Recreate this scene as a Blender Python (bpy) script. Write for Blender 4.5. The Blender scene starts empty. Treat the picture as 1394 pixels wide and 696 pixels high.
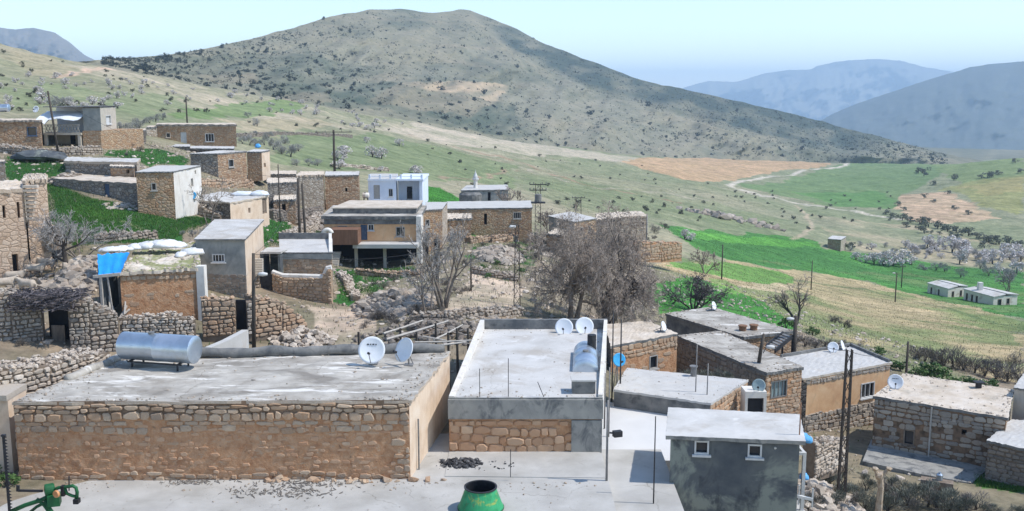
import bpy, math, random
import numpy as np
from mathutils import Vector

# ------------------------------------------------------------------ camera, sky, sun, exposure
F, CX, CY = 1339.0, 697.0, 348.0          # focal length and centre of the photograph, in its own pixels
HORIZON = 130.0
PITCH = math.atan((CY - HORIZON) / F)
ZC = 13.2                                  # eye height over the concrete yard
CP, SP = math.cos(PITCH), math.sin(PITCH)
SUN_AZ, SUN_EL = math.radians(96), math.radians(55)   # azimuth clockwise from +Y (away from the viewer)
SUN_STRENGTH, SKY_STRENGTH, EXPOSURE = 3.0, 0.15, 0.60
HAZE = 1.5e-4

scene = bpy.context.scene
C = scene.collection
cam_data = bpy.data.cameras.new('camera')
cam = bpy.data.objects.new('camera', cam_data)
C.objects.link(cam)
cam.location = (0, 0, ZC)
cam.rotation_euler = (math.pi / 2 - PITCH, 0, 0)
cam_data.sensor_width = 36.0
cam_data.lens = 36.0 * F / 1394.0
cam_data.clip_start, cam_data.clip_end = 0.2, 60000
scene.camera = cam

world = bpy.data.worlds.new('World')
scene.world = world
world.use_nodes = True
wn = world.node_tree
wn.nodes.clear()
sky = wn.nodes.new('ShaderNodeTexSky')
sky.sky_type = 'NISHITA'
sky.sun_disc = False
sky.sun_elevation = SUN_EL
sky.sun_rotation = SUN_AZ
sky.air_density, sky.dust_density, sky.ozone_density = 1.0, 0.0, 1.3
bg = wn.nodes.new('ShaderNodeBackground')
bg.inputs['Strength'].default_value = SKY_STRENGTH
wo = wn.nodes.new('ShaderNodeOutputWorld')
wn.links.new(sky.outputs[0], bg.inputs['Color'])
wn.links.new(bg.outputs[0], wo.inputs['Surface'])

sd = bpy.data.lights.new('sun', 'SUN')
sd.energy = SUN_STRENGTH
sd.angle = math.radians(0.9)
sd.color = (1.0, 0.955, 0.89)
sun = bpy.data.objects.new('sun', sd)
C.objects.link(sun)
sdir = Vector((math.sin(SUN_AZ) * math.cos(SUN_EL), math.cos(SUN_AZ) * math.cos(SUN_EL), math.sin(SUN_EL)))
sun.rotation_euler = sdir.to_track_quat('Z', 'Y').to_euler()
sun.location = (60, 20, 80)

scene.view_settings.view_transform = 'Standard'
scene.view_settings.look = 'None'
scene.view_settings.gamma = 1.0
scene.view_settings.use_curve_mapping = False
scene.view_settings.exposure = EXPOSURE
try:
    scene.cycles.use_denoising = True
    scene.cycles.max_bounces = 6
    scene.cycles.diffuse_bounces = 3
    scene.cycles.glossy_bounces = 2
    scene.cycles.transmission_bounces = 3
    scene.cycles.volume_bounces = 1
    scene.cycles.transparent_max_bounces = 6
    scene.cycles.sample_clamp_indirect = 4
except Exception:
    pass

# ------------------------------------------------------------------ photograph pixel -> place
def ray(px, py):
    u, v = (px - CX) / F, (CY - py) / F
    return (u, CP + v * SP, -SP + v * CP)

def PY(px, py, Y):
    r = ray(px, py); s = Y / r[1]
    return Vector((r[0] * s, Y, ZC + r[2] * s))

def PZ(px, py, z):
    r = ray(px, py); s = (z - ZC) / r[2]
    return Vector((r[0] * s, r[1] * s, z))

def elev(py):
    r = ray(CX, py)
    return r[2] / r[1]

# ------------------------------------------------------------------ small numeric helpers
def vnoise(x, y, seed=0):
    x = np.asarray(x, float); y = np.asarray(y, float)
    xi, yi = np.floor(x), np.floor(y)
    fx, fy = x - xi, y - yi
    fx = fx * fx * (3 - 2 * fx); fy = fy * fy * (3 - 2 * fy)
    def h(a, b):
        n = np.sin(a * 127.1 + b * 311.7 + seed * 74.7) * 43758.5453
        return n - np.floor(n)
    return (h(xi, yi) * (1 - fx) + h(xi + 1, yi) * fx) * (1 - fy) + (h(xi, yi + 1) * (1 - fx) + h(xi + 1, yi + 1) * fx) * fy

def fbm(x, y, seed=0, octv=4):
    s, a, t = 0, 1.0, 0
    for k in range(octv):
        s = s + a * (vnoise(np.asarray(x) * 2 ** k, np.asarray(y) * 2 ** k, seed + k * 17) - .5)
        t += a; a *= .5
    return s / t * 2

def smooth(a, n, axis):
    k = np.exp(-0.5 * (np.arange(-3 * n, 3 * n + 1) / n) ** 2); k /= k.sum()
    pad = [(0, 0), (0, 0)]; pad[axis] = (3 * n, 3 * n)
    b = np.pad(a, pad, mode='edge')
    return np.apply_along_axis(lambda m: np.convolve(m, k, mode='valid'), axis, b)

def inpoly(X, Y, poly):
    X = np.asarray(X, float); Y = np.asarray(Y, float)
    r = np.zeros(X.shape, bool)
    n = len(poly)
    for i in range(n):
        x0, y0 = poly[i]; x1, y1 = poly[(i + 1) % n]
        if y0 == y1: continue
        c = ((y0 > Y) != (y1 > Y)) & (X < (x1 - x0) * (Y - y0) / (y1 - y0) + x0)
        r ^= c
    return r

def polydist(X, Y, pts):
    d = np.full(np.shape(X), 1e9)
    for (x0, y0), (x1, y1) in zip(pts[:-1], pts[1:]):
        dx, dy = x1 - x0, y1 - y0
        t = np.clip(((X - x0) * dx + (Y - y0) * dy) / max(dx * dx + dy * dy, 1e-9), 0, 1)
        d = np.minimum(d, np.hypot(X - x0 - t * dx, Y - y0 - t * dy))
    return d

# ------------------------------------------------------------------ the lie of the land: distance against sight line, column by column
# an entry (Y, py) puts the ground at distance Y on the sight line of photo row py; (Y, None, z) gives its height outright
LAND = {
 -500: [(4,None,3),(32,None,3),(50,None,7),(70,None,12),(100,None,17),(200,None,30),(350,None,52),(600,None,40),(1500,None,-30)],
 -120: [(4,None,0),(32,None,0),(38,None,1.4),(50,None,3),(70,None,6),(100,None,11),(200,None,22),(350,None,44),(600,None,36),(1500,None,-30)],
 0:  [(4,None,0),(34,None,0),(37,None,.7),(40,None,1.2),(46,440),(55,390),(65,330),(75,270),(95,205),(150,150),(250,100),(350,56),(500,None,29),(800,None,0),(1500,None,-40)],
 150:[(4,None,0),(42,None,0),(47,None,1.6),(52,None,2.0),(57,342),(70,285),(85,225),(100,200),(130,165),(200,130),(280,105),(380,86),(600,None,10),(900,None,-30)],
 300:[(4,None,0),(44,None,0),(50,None,.9),(58,400),(70,320),(85,275),(100,235),(130,200),(170,180),(250,160),(320,140),(420,118),(650,None,0),(1000,None,-40)],
 450:[(4,None,0),(44,None,0),(50,None,.2),(60,415),(75,385),(88,365),(105,310),(125,265),(160,225),(220,195),(320,170),(480,146),(700,None,-10),(1000,None,-45)],
 530:[(4,None,0),(44,None,0),(50,None,.8),(62,402),(75,383),(84,371),(94,366),(108,300),(125,275),(160,243),(220,214),(320,188),(420,172),(520,156),(750,None,-18),(1100,None,-48)],
 600:[(4,None,0),(42,None,0),(50,440),(62,400),(75,370),(100,320),(125,285),(160,262),(220,235),(320,208),(420,190),(560,170),(800,None,-25),(1200,None,-50)],
 750:[(4,None,0),(37,None,0),(46,None,-.3),(55,440),(65,410),(80,380),(100,340),(125,315),(160,290),(220,268),(320,240),(450,218),(680,197),(900,None,-45),(1300,None,-60)],
 830:[(4,None,-.6),(33,None,-.8),(42,None,-1.2),(55,None,-1.9),(65,None,-2.4),(80,403),(100,368),(125,338),(160,310),(220,283),(320,252),(450,232),(750,206),(950,None,-45),(1300,None,-60)],
 900:[(4,None,-1),(33,None,-1.4),(42,None,-2),(55,None,-3),(65,None,-3.4),(75,425),(90,395),(115,365),(150,335),(200,305),(260,285),(340,262),(450,245),(600,230),(800,212),(1000,None,-52),(1400,None,-66)],
 1050:[(4,None,-2),(33,None,-2.8),(40,None,-3.8),(55,None,-5.4),(70,None,-6.0),(80,450),(95,430),(120,400),(160,375),(210,345),(280,315),(380,285),(520,262),(700,240),(900,216),(1100,None,-62),(1500,None,-75)],
 1200:[(4,None,-3),(33,None,-3.9),(42,None,-4.9),(52,None,-5.3),(62,None,-6.6),(75,490),(100,455),(130,430),(170,405),(220,375),(290,340),(380,310),(500,280),(650,255),(800,235),(950,222),(1200,None,-75),(1600,None,-85)],
 1394:[(4,None,-3),(33,None,-4),(39,None,-4.6),(46,None,-4.9),(52,None,-5.4),(62,None,-7),(75,525),(90,490),(120,455),(160,430),(200,408),(260,370),(330,340),(420,300),(520,262),(640,230),(760,210),(1000,None,-60),(1600,None,-85)],
 1800:[(4,None,-3),(33,None,-4),(46,None,-5),(62,None,-7),(90,None,-11),(160,None,-22),(260,None,-33),(420,None,-40),(520,None,-37),(640,None,-32),(760,None,-29),(1000,None,-55),(1600,None,-85)],
}
LY = np.linspace(math.log(3.0), math.log(16000.0), 620)
TS = np.linspace(-1.25, 1.25, 501)
_cols = sorted(LAND)
_zc = []
for c in _cols:
    ys, zs = [], []
    for e in LAND[c] + [(2600, None, -300), (9000, None, -650)]:
        ys.append(math.log(e[0]))
        zs.append(e[2] if e[1] is None else ZC + e[0] * elev(e[1]))
    _zc.append(np.interp(LY, ys, zs))
_zc = np.array(_zc).T
_tc = np.array([(c - CX) / F for c in _cols])
ZG = np.array([np.interp(TS, _tc, row) for row in _zc])
ZG = smooth(smooth(ZG, 4, 0), 7, 1)

def H(x, y):
    x = np.asarray(x, float); y = np.maximum(np.asarray(y, float), 3.05)
    t = np.clip(x / y, TS[0], TS[-1] - 1e-6); l = np.clip(np.log(y), LY[0], LY[-1] - 1e-6)
    a = (t - TS[0]) / (TS[1] - TS[0]); b = (l - LY[0]) / (LY[1] - LY[0])
    i = a.astype(int); j = b.astype(int); a = a - i; b = b - j
    z = (ZG[j, i] * (1 - a) + ZG[j, i + 1] * a) * (1 - b) + (ZG[j + 1, i] * (1 - a) + ZG[j + 1, i + 1] * a) * b
    amp = np.clip((y - 44) / 30, 0, 1) * .22 + np.clip((y - 120) / 200, 0, 1) * .9
    z = z + amp * fbm(x / 9, y / 9, 3, 3) * .8 + np.clip((y - 150) / 250, 0, 1) * 2.0 * fbm(x / 45, y / 45, 8, 3)
    return z

def h1(x, y):
    return float(H(np.array([x]), np.array([y]))[0])

_marchY = np.exp(np.linspace(math.log(24), math.log(1500), 2600))
def PT(px, py):
    """the point of the ground that photo pixel shows"""
    r = ray(px, py)
    s = _marchY / r[1]
    x, z = r[0] * s, ZC + r[2] * s
    d = z - H(x, _marchY)
    k = np.nonzero(d < 0)[0]
    if len(k) == 0: k = [int(np.argmin(d))]; d[k[0]] = -1e-6
    i = max(k[0], 1)
    f = d[i - 1] / (d[i - 1] - d[i]) if d[i - 1] != d[i] else 0
    Y = _marchY[i - 1] + f * (_marchY[i] - _marchY[i - 1])
    x = r[0] * Y / r[1]
    return Vector((x, Y, h1(x, Y)))

def ground_poly(pix):
    return [(p.x, p.y) for p in (PT(*q) for q in pix)]

# ------------------------------------------------------------------ object helpers
def tag(o, label=None, cat=None, group=None, kind=None):
    if label: o['label'] = label
    if cat:
        o['category'] = cat
        if not kind: o['kind'] = 'thing'
    if group: o['group'] = group
    if kind: o['kind'] = kind
    return o

def thing(name, label, cat, loc, group=None, rz=0, sc=1):
    o = bpy.data.objects.new(name, None)
    o.empty_display_size = .3
    C.objects.link(o)
    o.location = loc
    o.rotation_euler = (0, 0, rz)
    o.scale = (sc, sc, sc)
    return tag(o, label, cat, group)

def root_loc(o):
    while o.parent: o = o.parent
    return Vector(o.location)

class MB:
    def __init__(s): s.v, s.f, s.m = [], [], []
    def add(s, verts, faces, mi=0):
        b = len(s.v)
        s.v.extend([tuple(q) for q in verts])
        for f in faces:
            s.f.append(tuple(b + i for i in f)); s.m.append(mi)
    def quad(s, a, b, c, d, mi=0): s.add([a, b, c, d], [(0, 1, 2, 3)], mi)
    def box(s, c, size, mi=0, rz=0, ex=None):
        x, y, z = size[0] / 2, size[1] / 2, size[2] / 2
        cs, sn = math.cos(rz), math.sin(rz)
        vs = []
        for dz in (-z, z):
            for dx, dy in ((-x, -y), (x, -y), (x, y), (-x, y)):
                vs.append((c[0] + dx * cs - dy * sn, c[1] + dx * sn + dy * cs, c[2] + dz))
        s.add(vs, [(3, 2, 1, 0), (4, 5, 6, 7), (0, 1, 5, 4), (1, 2, 6, 5), (2, 3, 7, 6), (3, 0, 4, 7)], mi)
    def prism(s, poly, z0, z1, mi=0):
        """poly: (x,y) counter-clockwise; z0,z1 numbers or lists"""
        n = len(poly)
        zb = z0 if hasattr(z0, '__len__') else [z0] * n
        zt = z1 if hasattr(z1, '__len__') else [z1] * n
        vs = [(p[0], p[1], zb[i]) for i, p in enumerate(poly)] + [(p[0], p[1], zt[i]) for i, p in enumerate(poly)]
        fs = [tuple(range(n - 1, -1, -1)), tuple(range(n, 2 * n))]
        fs += [(i, (i + 1) % n, n + (i + 1) % n, n + i) for i in range(n)]
        s.add(vs, fs, mi)
    def bar(s, a, b, w, h=None, mi=0):
        a, b = Vector(a), Vector(b); d = (b - a)
        if d.length < 1e-6: return
        d.normalize()
        up = Vector((0, 0, 1)) if abs(d.z) < .95 else Vector((0, 1, 0))
        x = d.cross(up).normalized() * (w / 2); y = x.cross(d).normalized() * ((h or w) / 2)
        vs = [a - x - y, a + x - y, a + x + y, a - x + y, b - x - y, b + x - y, b + x + y, b - x + y]
        s.add(vs, [(0, 1, 2, 3), (7, 6, 5, 4), (1, 0, 4, 5), (2, 1, 5, 6), (3, 2, 6, 7), (0, 3, 7, 4)], mi)
    def tube(s, pts, rad, n=6, mi=0, cap=True):
        pts = [Vector(p) for p in pts]
        if not hasattr(rad, '__len__'): rad = [rad] * len(pts)
        vs, fs = [], []
        ref = None
        for i, p in enumerate(pts):
            d = (pts[min(i + 1, len(pts) - 1)] - pts[max(i - 1, 0)])
            if d.length < 1e-9: d = Vector((0, 0, 1))
            d.normalize()
            if ref is None: ref = Vector((1, 0, 0)) if abs(d.x) < .8 else Vector((0, 1, 0))
            x = (ref - d * ref.dot(d)).normalized(); y = d.cross(x); ref = x
            for k in range(n):
                a = 2 * math.pi * k / n
                vs.append(p + (x * math.cos(a) + y * math.sin(a)) * rad[i])
        for i in range(len(pts) - 1):
            for k in range(n):
                k2 = (k + 1) % n
                fs.append((i * n + k, i * n + k2, (i + 1) * n + k2, (i + 1) * n + k))
        if cap and n > 2:
            fs.append(tuple(range(n - 1, -1, -1)))
            e = (len(pts) - 1) * n
            fs.append(tuple(range(e, e + n)))
        s.add(vs, fs, mi)
    def lathe(s, c, prof, n=24, mi=0, axis='Z', rz=0, cap=True):
        """prof: list of (radius, height along axis)"""
        vs, fs = [], []
        cs, sn = math.cos(rz), math.sin(rz)
        for r, h in prof:
            for k in range(n):
                a = 2 * math.pi * k / n
                if axis == 'Z': q = (r * math.cos(a), r * math.sin(a), h)
                else: q = (h, r * math.cos(a), r * math.sin(a))
                vs.append((c[0] + q[0] * cs - q[1] * sn, c[1] + q[0] * sn + q[1] * cs, c[2] + q[2]))
        for i in range(len(prof) - 1):
            for k in range(n):
                k2 = (k + 1) % n
                fs.append((i * n + k, i * n + k2, (i + 1) * n + k2, (i + 1) * n + k))
        if cap:
            fs.append(tuple(range(n - 1, -1, -1)))
            e = (len(prof) - 1) * n
            fs.append(tuple(range(e, e + n)))
        s.add(vs, fs, mi)
    def rock(s, c, r, rng, mi=0, flat=.7):
        t = (1 + 5 ** .5) / 2
        base = [(-1, t, 0), (1, t, 0), (-1, -t, 0), (1, -t, 0), (0, -1, t), (0, 1, t), (0, -1, -t), (0, 1, -t), (t, 0, -1), (t, 0, 1), (-t, 0, -1), (-t, 0, 1)]
        a = rng.uniform(0, 6.28); cs, sn = math.cos(a), math.sin(a)
        sx, sy = rng.uniform(.75, 1.35), rng.uniform(.7, 1.1)
        vs = []
        for x, y, z in base:
            k = r / 1.9 * rng.uniform(.55, 1.4)
            x, y, z = x * k * sx, y * k * sy, z * k * flat
            vs.append((c[0] + x * cs - y * sn, c[1] + x * sn + y * cs, c[2] + z))
        s.add(vs, ICO, mi)
    def build(s, name, mats, parent=None, origin=None, smooth=False):
        o0 = root_loc(parent) if parent else Vector(origin or (0, 0, 0))
        me = bpy.data.meshes.new(name)
        v = [(a - o0.x, b - o0.y, c - o0.z) for a, b, c in s.v]
        me.from_pydata(v, [], s.f)
        if not isinstance(mats, (list, tuple)): mats = [mats]
        for m in mats: me.materials.append(m)
        if len(mats) > 1: me.polygons.foreach_set('material_index', s.m)
        if smooth: me.polygons.foreach_set('use_smooth', [True] * len(s.f))
        me.update()
        o = bpy.data.objects.new(name, me)
        C.objects.link(o)
        if parent: o.parent = parent
        else: o.location = o0
        return o

ICO = [(0, 11, 5), (0, 5, 1), (0, 1, 7), (0, 7, 10), (0, 10, 11), (1, 5, 9), (5, 11, 4), (11, 10, 2), (10, 7, 6), (7, 1, 8), (3, 9, 4), (3, 4, 2), (3, 2, 6), (3, 6, 8), (3, 8, 9), (4, 9, 5), (2, 4, 11), (6, 2, 10), (8, 6, 7), (9, 8, 1)]

def kids(o): return [c for c in C.objects if c.parent == o]

KIDS = {}
def copy_thing(root, loc, rz=0, sc=1.0, label=None, group=None):
    if root.name not in KIDS: KIDS[root.name] = [(ch, kids(ch)) for ch in kids(root)]
    r = root.copy(); C.objects.link(r)
    r.location = loc; r.rotation_euler = (0, 0, rz)
    r.scale = sc if hasattr(sc, '__len__') else (sc, sc, sc)
    if label: r['label'] = label
    if group: r['group'] = group
    for ch, sub in KIDS[root.name]:
        c = ch.copy(); C.objects.link(c); c.parent = r
        for g in sub:
            d = g.copy(); C.objects.link(d); d.parent = c
    return r

# ------------------------------------------------------------------ materials
def _new(name):
    m = bpy.data.materials.new(name); m.use_nodes = True
    nt = m.node_tree; nt.nodes.clear()
    out = nt.nodes.new('ShaderNodeOutputMaterial'); b = nt.nodes.new('ShaderNodeBsdfPrincipled')
    nt.links.new(b.outputs[0], out.inputs[0])
    return m, nt, b

def _ramp(nt, cols, lo=.3, hi=.7, interp='LINEAR'):
    r = nt.nodes.new('ShaderNodeValToRGB')
    el = r.color_ramp.elements
    n = len(cols)
    r.color_ramp.interpolation = interp
    while len(el) < n: el.new(.5)
    for i, c in enumerate(cols):
        el[i].position = lo + (hi - lo) * i / max(n - 1, 1)
        el[i].color = (*c, 1)
    return r

def _noise(nt, scale, detail=6, rough=.6, stretch=(1, 1, 1), pos=True, dist=0):
    g = nt.nodes.new('ShaderNodeNewGeometry') if pos else nt.nodes.new('ShaderNodeTexCoord')
    mp = nt.nodes.new('ShaderNodeMapping'); mp.inputs['Scale'].default_value = stretch
    nt.links.new(g.outputs['Position'] if pos else g.outputs['Object'], mp.inputs['Vector'])
    t = nt.nodes.new('ShaderNodeTexNoise')
    t.inputs['Scale'].default_value = scale; t.inputs['Detail'].default_value = detail; t.inputs['Roughness'].default_value = rough
    t.inputs['Distortion'].default_value = dist
    nt.links.new(mp.outputs[0], t.inputs['Vector'])
    return t

def _mix(nt, a, b, fac, mode='MIX'):
    m = nt.nodes.new('ShaderNodeMixRGB'); m.blend_type = mode
    for sock, val in ((m.inputs[1], a), (m.inputs[2], b), (m.inputs[0], fac)):
        if isinstance(val, (int, float)): sock.default_value = val
        elif isinstance(val, tuple): sock.default_value = (*val, 1)
        else: nt.links.new(val, sock)
    return m.outputs[0]

def mat(name, cols, scale=3, lo=.32, hi=.68, rough=.9, bump=.25, bscale=25, bdist=.02, metal=0, stain=None, stretch=(1, 1, 1), pos=True, spec=.3, island=None, stain2=None, cracks=None):
    m, nt, b = _new(name)
    n = _noise(nt, scale, stretch=stretch, pos=pos)
    r = _ramp(nt, cols, lo, hi)
    nt.links.new(n.outputs['Fac'], r.inputs[0])
    col = r.outputs[0]
    if island:
        g = nt.nodes.new('ShaderNodeNewGeometry')
        ri = _ramp(nt, island, 0, 1)
        nt.links.new(g.outputs['Random Per Island'], ri.inputs[0])
        col = _mix(nt, ri.outputs[0], col, .4)
    for st in (stain, stain2):
        if st:
            sc, sscale, amt, lo2, hi2 = st[:5]
            sn = _noise(nt, sscale, 5, .65, stretch=st[5] if len(st) > 5 else (1, 1, 1), pos=pos, dist=.6)
            sr = _ramp(nt, [(0, 0, 0), (1, 1, 1)], lo2, hi2)
            nt.links.new(sn.outputs['Fac'], sr.inputs[0])
            mm = nt.nodes.new('ShaderNodeMath'); mm.operation = 'MULTIPLY'; mm.inputs[1].default_value = amt
            nt.links.new(sr.outputs[0], mm.inputs[0])
            col = _mix(nt, col, sc, mm.outputs[0])
    if cracks:
        wv = _noise(nt, 1.1, 3, .6)
        gg = nt.nodes.new('ShaderNodeNewGeometry')
        ad = nt.nodes.new('ShaderNodeMixRGB'); ad.blend_type = 'ADD'; ad.inputs[0].default_value = .9
        nt.links.new(gg.outputs['Position'], ad.inputs[1]); nt.links.new(wv.outputs['Color'], ad.inputs[2])
        vo = nt.nodes.new('ShaderNodeTexVoronoi'); vo.feature = 'DISTANCE_TO_EDGE'; vo.inputs['Scale'].default_value = cracks[0]
        nt.links.new(ad.outputs[0], vo.inputs['Vector'])
        cr = _ramp(nt, [(.62, .60, .57), (1, 1, 1)], cracks[1] * .2, cracks[1] * .7); nt.links.new(vo.outputs['Distance'], cr.inputs[0])
        mk = _ramp(nt, [(0, 0, 0), (1, 1, 1)], .48, .62); mn = _noise(nt, .5, 4, .6); nt.links.new(mn.outputs['Fac'], mk.inputs[0])
        col = _mix(nt, col, _mix(nt, (1.0, 1.0, 1.0), cr.outputs[0], mk.outputs[0]), 1.0, 'MULTIPLY')
    nt.links.new(col, b.inputs['Base Color'])
    b.inputs['Roughness'].default_value = rough
    b.inputs['Metallic'].default_value = metal
    b.inputs['Specular IOR Level'].default_value = spec
    if bump:
        bn = _noise(nt, bscale, 5, .65, pos=pos)
        bp = nt.nodes.new('ShaderNodeBump'); bp.inputs['Strength'].default_value = bump; bp.inputs['Distance'].default_value = bdist
        nt.links.new(bn.outputs['Fac'], bp.inputs['Height'])
        nt.links.new(bp.outputs[0], b.inputs['Normal'])
    return m

def stone_mat(name, cols, mortar, size=.3, edge=.09, bump=.8, cover=None):
    """coursed rubble seen from afar: cells with their own tint, mortar in the joints"""
    m, nt, b = _new(name)
    g = nt.nodes.new('ShaderNodeNewGeometry')
    wn_ = nt.nodes.new('ShaderNodeTexNoise'); wn_.inputs['Scale'].default_value = 2.2; wn_.inputs['Detail'].default_value = 2
    nt.links.new(g.outputs['Position'], wn_.inputs['Vector'])
    mp = nt.nodes.new('ShaderNodeMapping'); mp.inputs['Scale'].default_value = (1 / size, 1 / size, 1.55 / size)
    nt.links.new(g.outputs['Position'], mp.inputs['Vector'])
    ad = nt.nodes.new('ShaderNodeMixRGB'); ad.blend_type = 'ADD'; ad.inputs[0].default_value = .5
    nt.links.new(mp.outputs[0], ad.inputs[1]); nt.links.new(wn_.outputs['Color'], ad.inputs[2])
    v1 = nt.nodes.new('ShaderNodeTexVoronoi'); v1.feature = 'F1'; v1.inputs['Scale'].default_value = 1; v1.inputs['Randomness'].default_value = .85
    v2 = nt.nodes.new('ShaderNodeTexVoronoi'); v2.feature = 'DISTANCE_TO_EDGE'; v2.inputs['Scale'].default_value = 1; v2.inputs['Randomness'].default_value = .85
    for v in (v1, v2): nt.links.new(ad.outputs[0], v.inputs['Vector'])
    sx = nt.nodes.new('ShaderNodeSeparateColor'); nt.links.new(v1.outputs['Color'], sx.inputs[0])
    r = _ramp(nt, cols, 0, 1); nt.links.new(sx.outputs[0], r.inputs[0])
    n = _noise(nt, 14, 5, .7)
    nr = _ramp(nt, [(.6, .6, .6), (1.2, 1.2, 1.2)], .3, .7); nt.links.new(n.outputs['Fac'], nr.inputs[0])
    col = _mix(nt, r.outputs[0], nr.outputs[0], 1.0, 'MULTIPLY')
    er = _ramp(nt, [(1, 1, 1), (0, 0, 0)], edge * .3, edge)
    nt.links.new(v2.outputs['Distance'], er.inputs[0])
    col = _mix(nt, col, mortar, er.outputs[0])
    if cover:
        cn = _noise(nt, .8, 5, .65)
        cr = _ramp(nt, [(0, 0, 0), (1, 1, 1)], cover[1], cover[1] + .14); nt.links.new(cn.outputs['Fac'], cr.inputs[0])
        col = _mix(nt, col, cover[0], cr.outputs[0])
    nt.links.new(col, b.inputs['Base Color'])
    b.inputs['Roughness'].default_value = .92; b.inputs['Specular IOR Level'].default_value = .25
    hr = _ramp(nt, [(0, 0, 0), (1, 1, 1)], 0, edge * 2.2); nt.links.new(v2.outputs['Distance'], hr.inputs[0])
    hs = _mix(nt, hr.outputs[0], n.outputs['Fac'], .25)
    bp = nt.nodes.new('ShaderNodeBump'); bp.inputs['Strength'].default_value = bump; bp.inputs['Distance'].default_value = .06
    nt.links.new(hs, bp.inputs['Height']); nt.links.new(bp.outputs[0], b.inputs['Normal'])
    return m

TAN = [(.28, .17, .105), (.40, .26, .16), (.47, .34, .23), (.34, .26, .19), (.53, .41, .30)]
GREY = [(.22, .20, .18), (.32, .29, .26), (.42, .38, .33), (.28, .24, .20), (.38, .31, .24)]
PALE = [(.42, .36, .29), (.54, .47, .39), (.34, .28, .22), (.60, .54, .46), (.46, .38, .30)]
DARK = [(.12, .11, .10), (.19, .17, .15), (.26, .23, .20), (.16, .14, .12)]
M = {}
M['stones'] = mat('tan_stones', TAN, 9, island=[(.30, .19, .12), (.45, .28, .17), (.36, .29, .22), (.56, .43, .31), (.38, .23, .14), (.48, .37, .27), (.24, .18, .14)], bump=.6, bscale=18, bdist=.03)
M['stones_grey'] = mat('grey_stones', GREY, 9, island=[(.20, .17, .145), (.40, .34, .27), (.32, .24, .17), (.50, .43, .35), (.15, .135, .12), (.44, .33, .24)], bump=.6, bscale=18, bdist=.03)
M['stones_pale'] = mat('pale_stones', PALE, 9, island=[(.36, .30, .24), (.56, .48, .40), (.28, .22, .17), (.64, .57, .49), (.46, .36, .27), (.20, .17, .14)], bump=.6, bscale=18, bdist=.03)
M['stones_dark'] = mat('dark_stones', DARK, 9, island=[(.14, .12, .10), (.22, .19, .16), (.30, .25, .20), (.19, .14, .11)], bump=.6, bscale=18, bdist=.03)
M['mud'] = mat('mud_mortar', [(.37, .185, .095), (.47, .26, .14), (.55, .335, .20)], 3.4, bump=.9, bscale=9, bdist=.06, stain=((.48, .36, .25), 3.5, .7, .56, .66, (1, 1, 1.8)), stain2=((.17, .11, .07), 4.5, .8, .62, .70))
M['mud_pale'] = mat('pale_mud_mortar', [(.36, .25, .16), (.47, .34, .23), (.55, .43, .31)], 2.6, bump=.8, bscale=9, bdist=.05, stain=((.24, .17, .12), 4, .6, .58, .68))
M['joint'] = mat('dark_joint', [(.09, .065, .045), (.20, .135, .09), (.30, .19, .12)], 3, bump=.5)
M['earth_core'] = mat('earth_fill', [(.15, .115, .085), (.23, .18, .135)], 5, bump=.5)
M['cream'] = mat('cream_plaster', [(.56, .42, .30), (.66, .52, .39), (.70, .58, .46)], 1.3, bump=.3, bscale=14, stain=((.42, .30, .21), 1.8, .55, .55, .72, (1, 1, .25)))
M['ochre'] = mat('ochre_plaster', [(.56, .33, .18), (.64, .40, .22), (.68, .46, .27)], 1.5, bump=.3, bscale=14, stain=((.40, .27, .17), 2.2, .5, .55, .7, (1, 1, .4)))
M['white_plaster'] = mat('whitewash', [(.62, .58, .52), (.74, .71, .66)], 1.6, bump=.25, stain=((.45, .38, .30), 1.6, .6, .56, .7, (1, 1, .3)))
M['bluewhite'] = mat('pale_blue_paint', [(.60, .67, .78), (.70, .76, .85)], 1.2, bump=.15, stain=((.45, .48, .55), 1.8, .4, .6, .75, (1, 1, .3)))
M['grey_plaster'] = mat('grey_cement_render', [(.19, .20, .195), (.26, .27, .26), (.33, .33, .31)], 1.4, bump=.3, bscale=12, stain=((.11, .12, .12), 1.1, .6, .52, .68, (1, 1, .5)))
M['beige_render'] = mat('beige_cement_render', [(.42, .38, .32), (.52, .47, .40)], 1.4, bump=.3, bscale=12, stain=((.28, .25, .21), 1.6, .55, .56, .72, (1, 1, .3)))
M['dark_render'] = mat('weathered_dark_render', [(.065, .075, .088), (.10, .11, .118), (.15, .16, .155)], .9, bump=.3, bscale=12, stain=((.26, .28, .24), .45, .85, .52, .60), stain2=((.055, .06, .068), 1.3, .75, .55, .66, (1, 1, .6)))
M['concrete_band'] = mat('concrete_fascia', [(.24, .235, .22), (.34, .33, .30)], 1.6, bump=.25, stain=((.10, .105, .11), 1.7, .85, .50, .64, (1, 1, .6)))
M['concrete_dark'] = mat('stained_concrete', [(.10, .105, .11), (.17, .17, .165), (.25, .24, .225)], 1.6, bump=.3, stain=((.06, .062, .066), 2.3, .7, .52, .68))
M['roof'] = mat('roof_screed', [(.31, .28, .24), (.40, .37, .325), (.48, .45, .40)], .9, lo=.34, hi=.66, bump=.35, bscale=9, bdist=.03, stain=((.19, .17, .145), .42, .8, .47, .62, (1, 1.6, 1)), stain2=((.68, .65, .60), .8, .9, .56, .63, (.5, 2.4, 1)), cracks=(.35, .012))
M['roof_pale'] = mat('pale_roof_screed', [(.44, .425, .40), (.51, .495, .47), (.56, .545, .52)], .8, bump=.2, bscale=9, cracks=(.4, .008), stain=((.36, .32, .27), .5, .65, .50, .66), stain2=((.70, .69, .67), .9, .6, .6, .7))
M['roof_white'] = mat('whitewashed_roof', [(.44, .425, .40), (.52, .51, .49)], .8, bump=.2, bscale=9, stain=((.48, .44, .39), .8, .65, .52, .66), cracks=(.5, .01))
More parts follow.
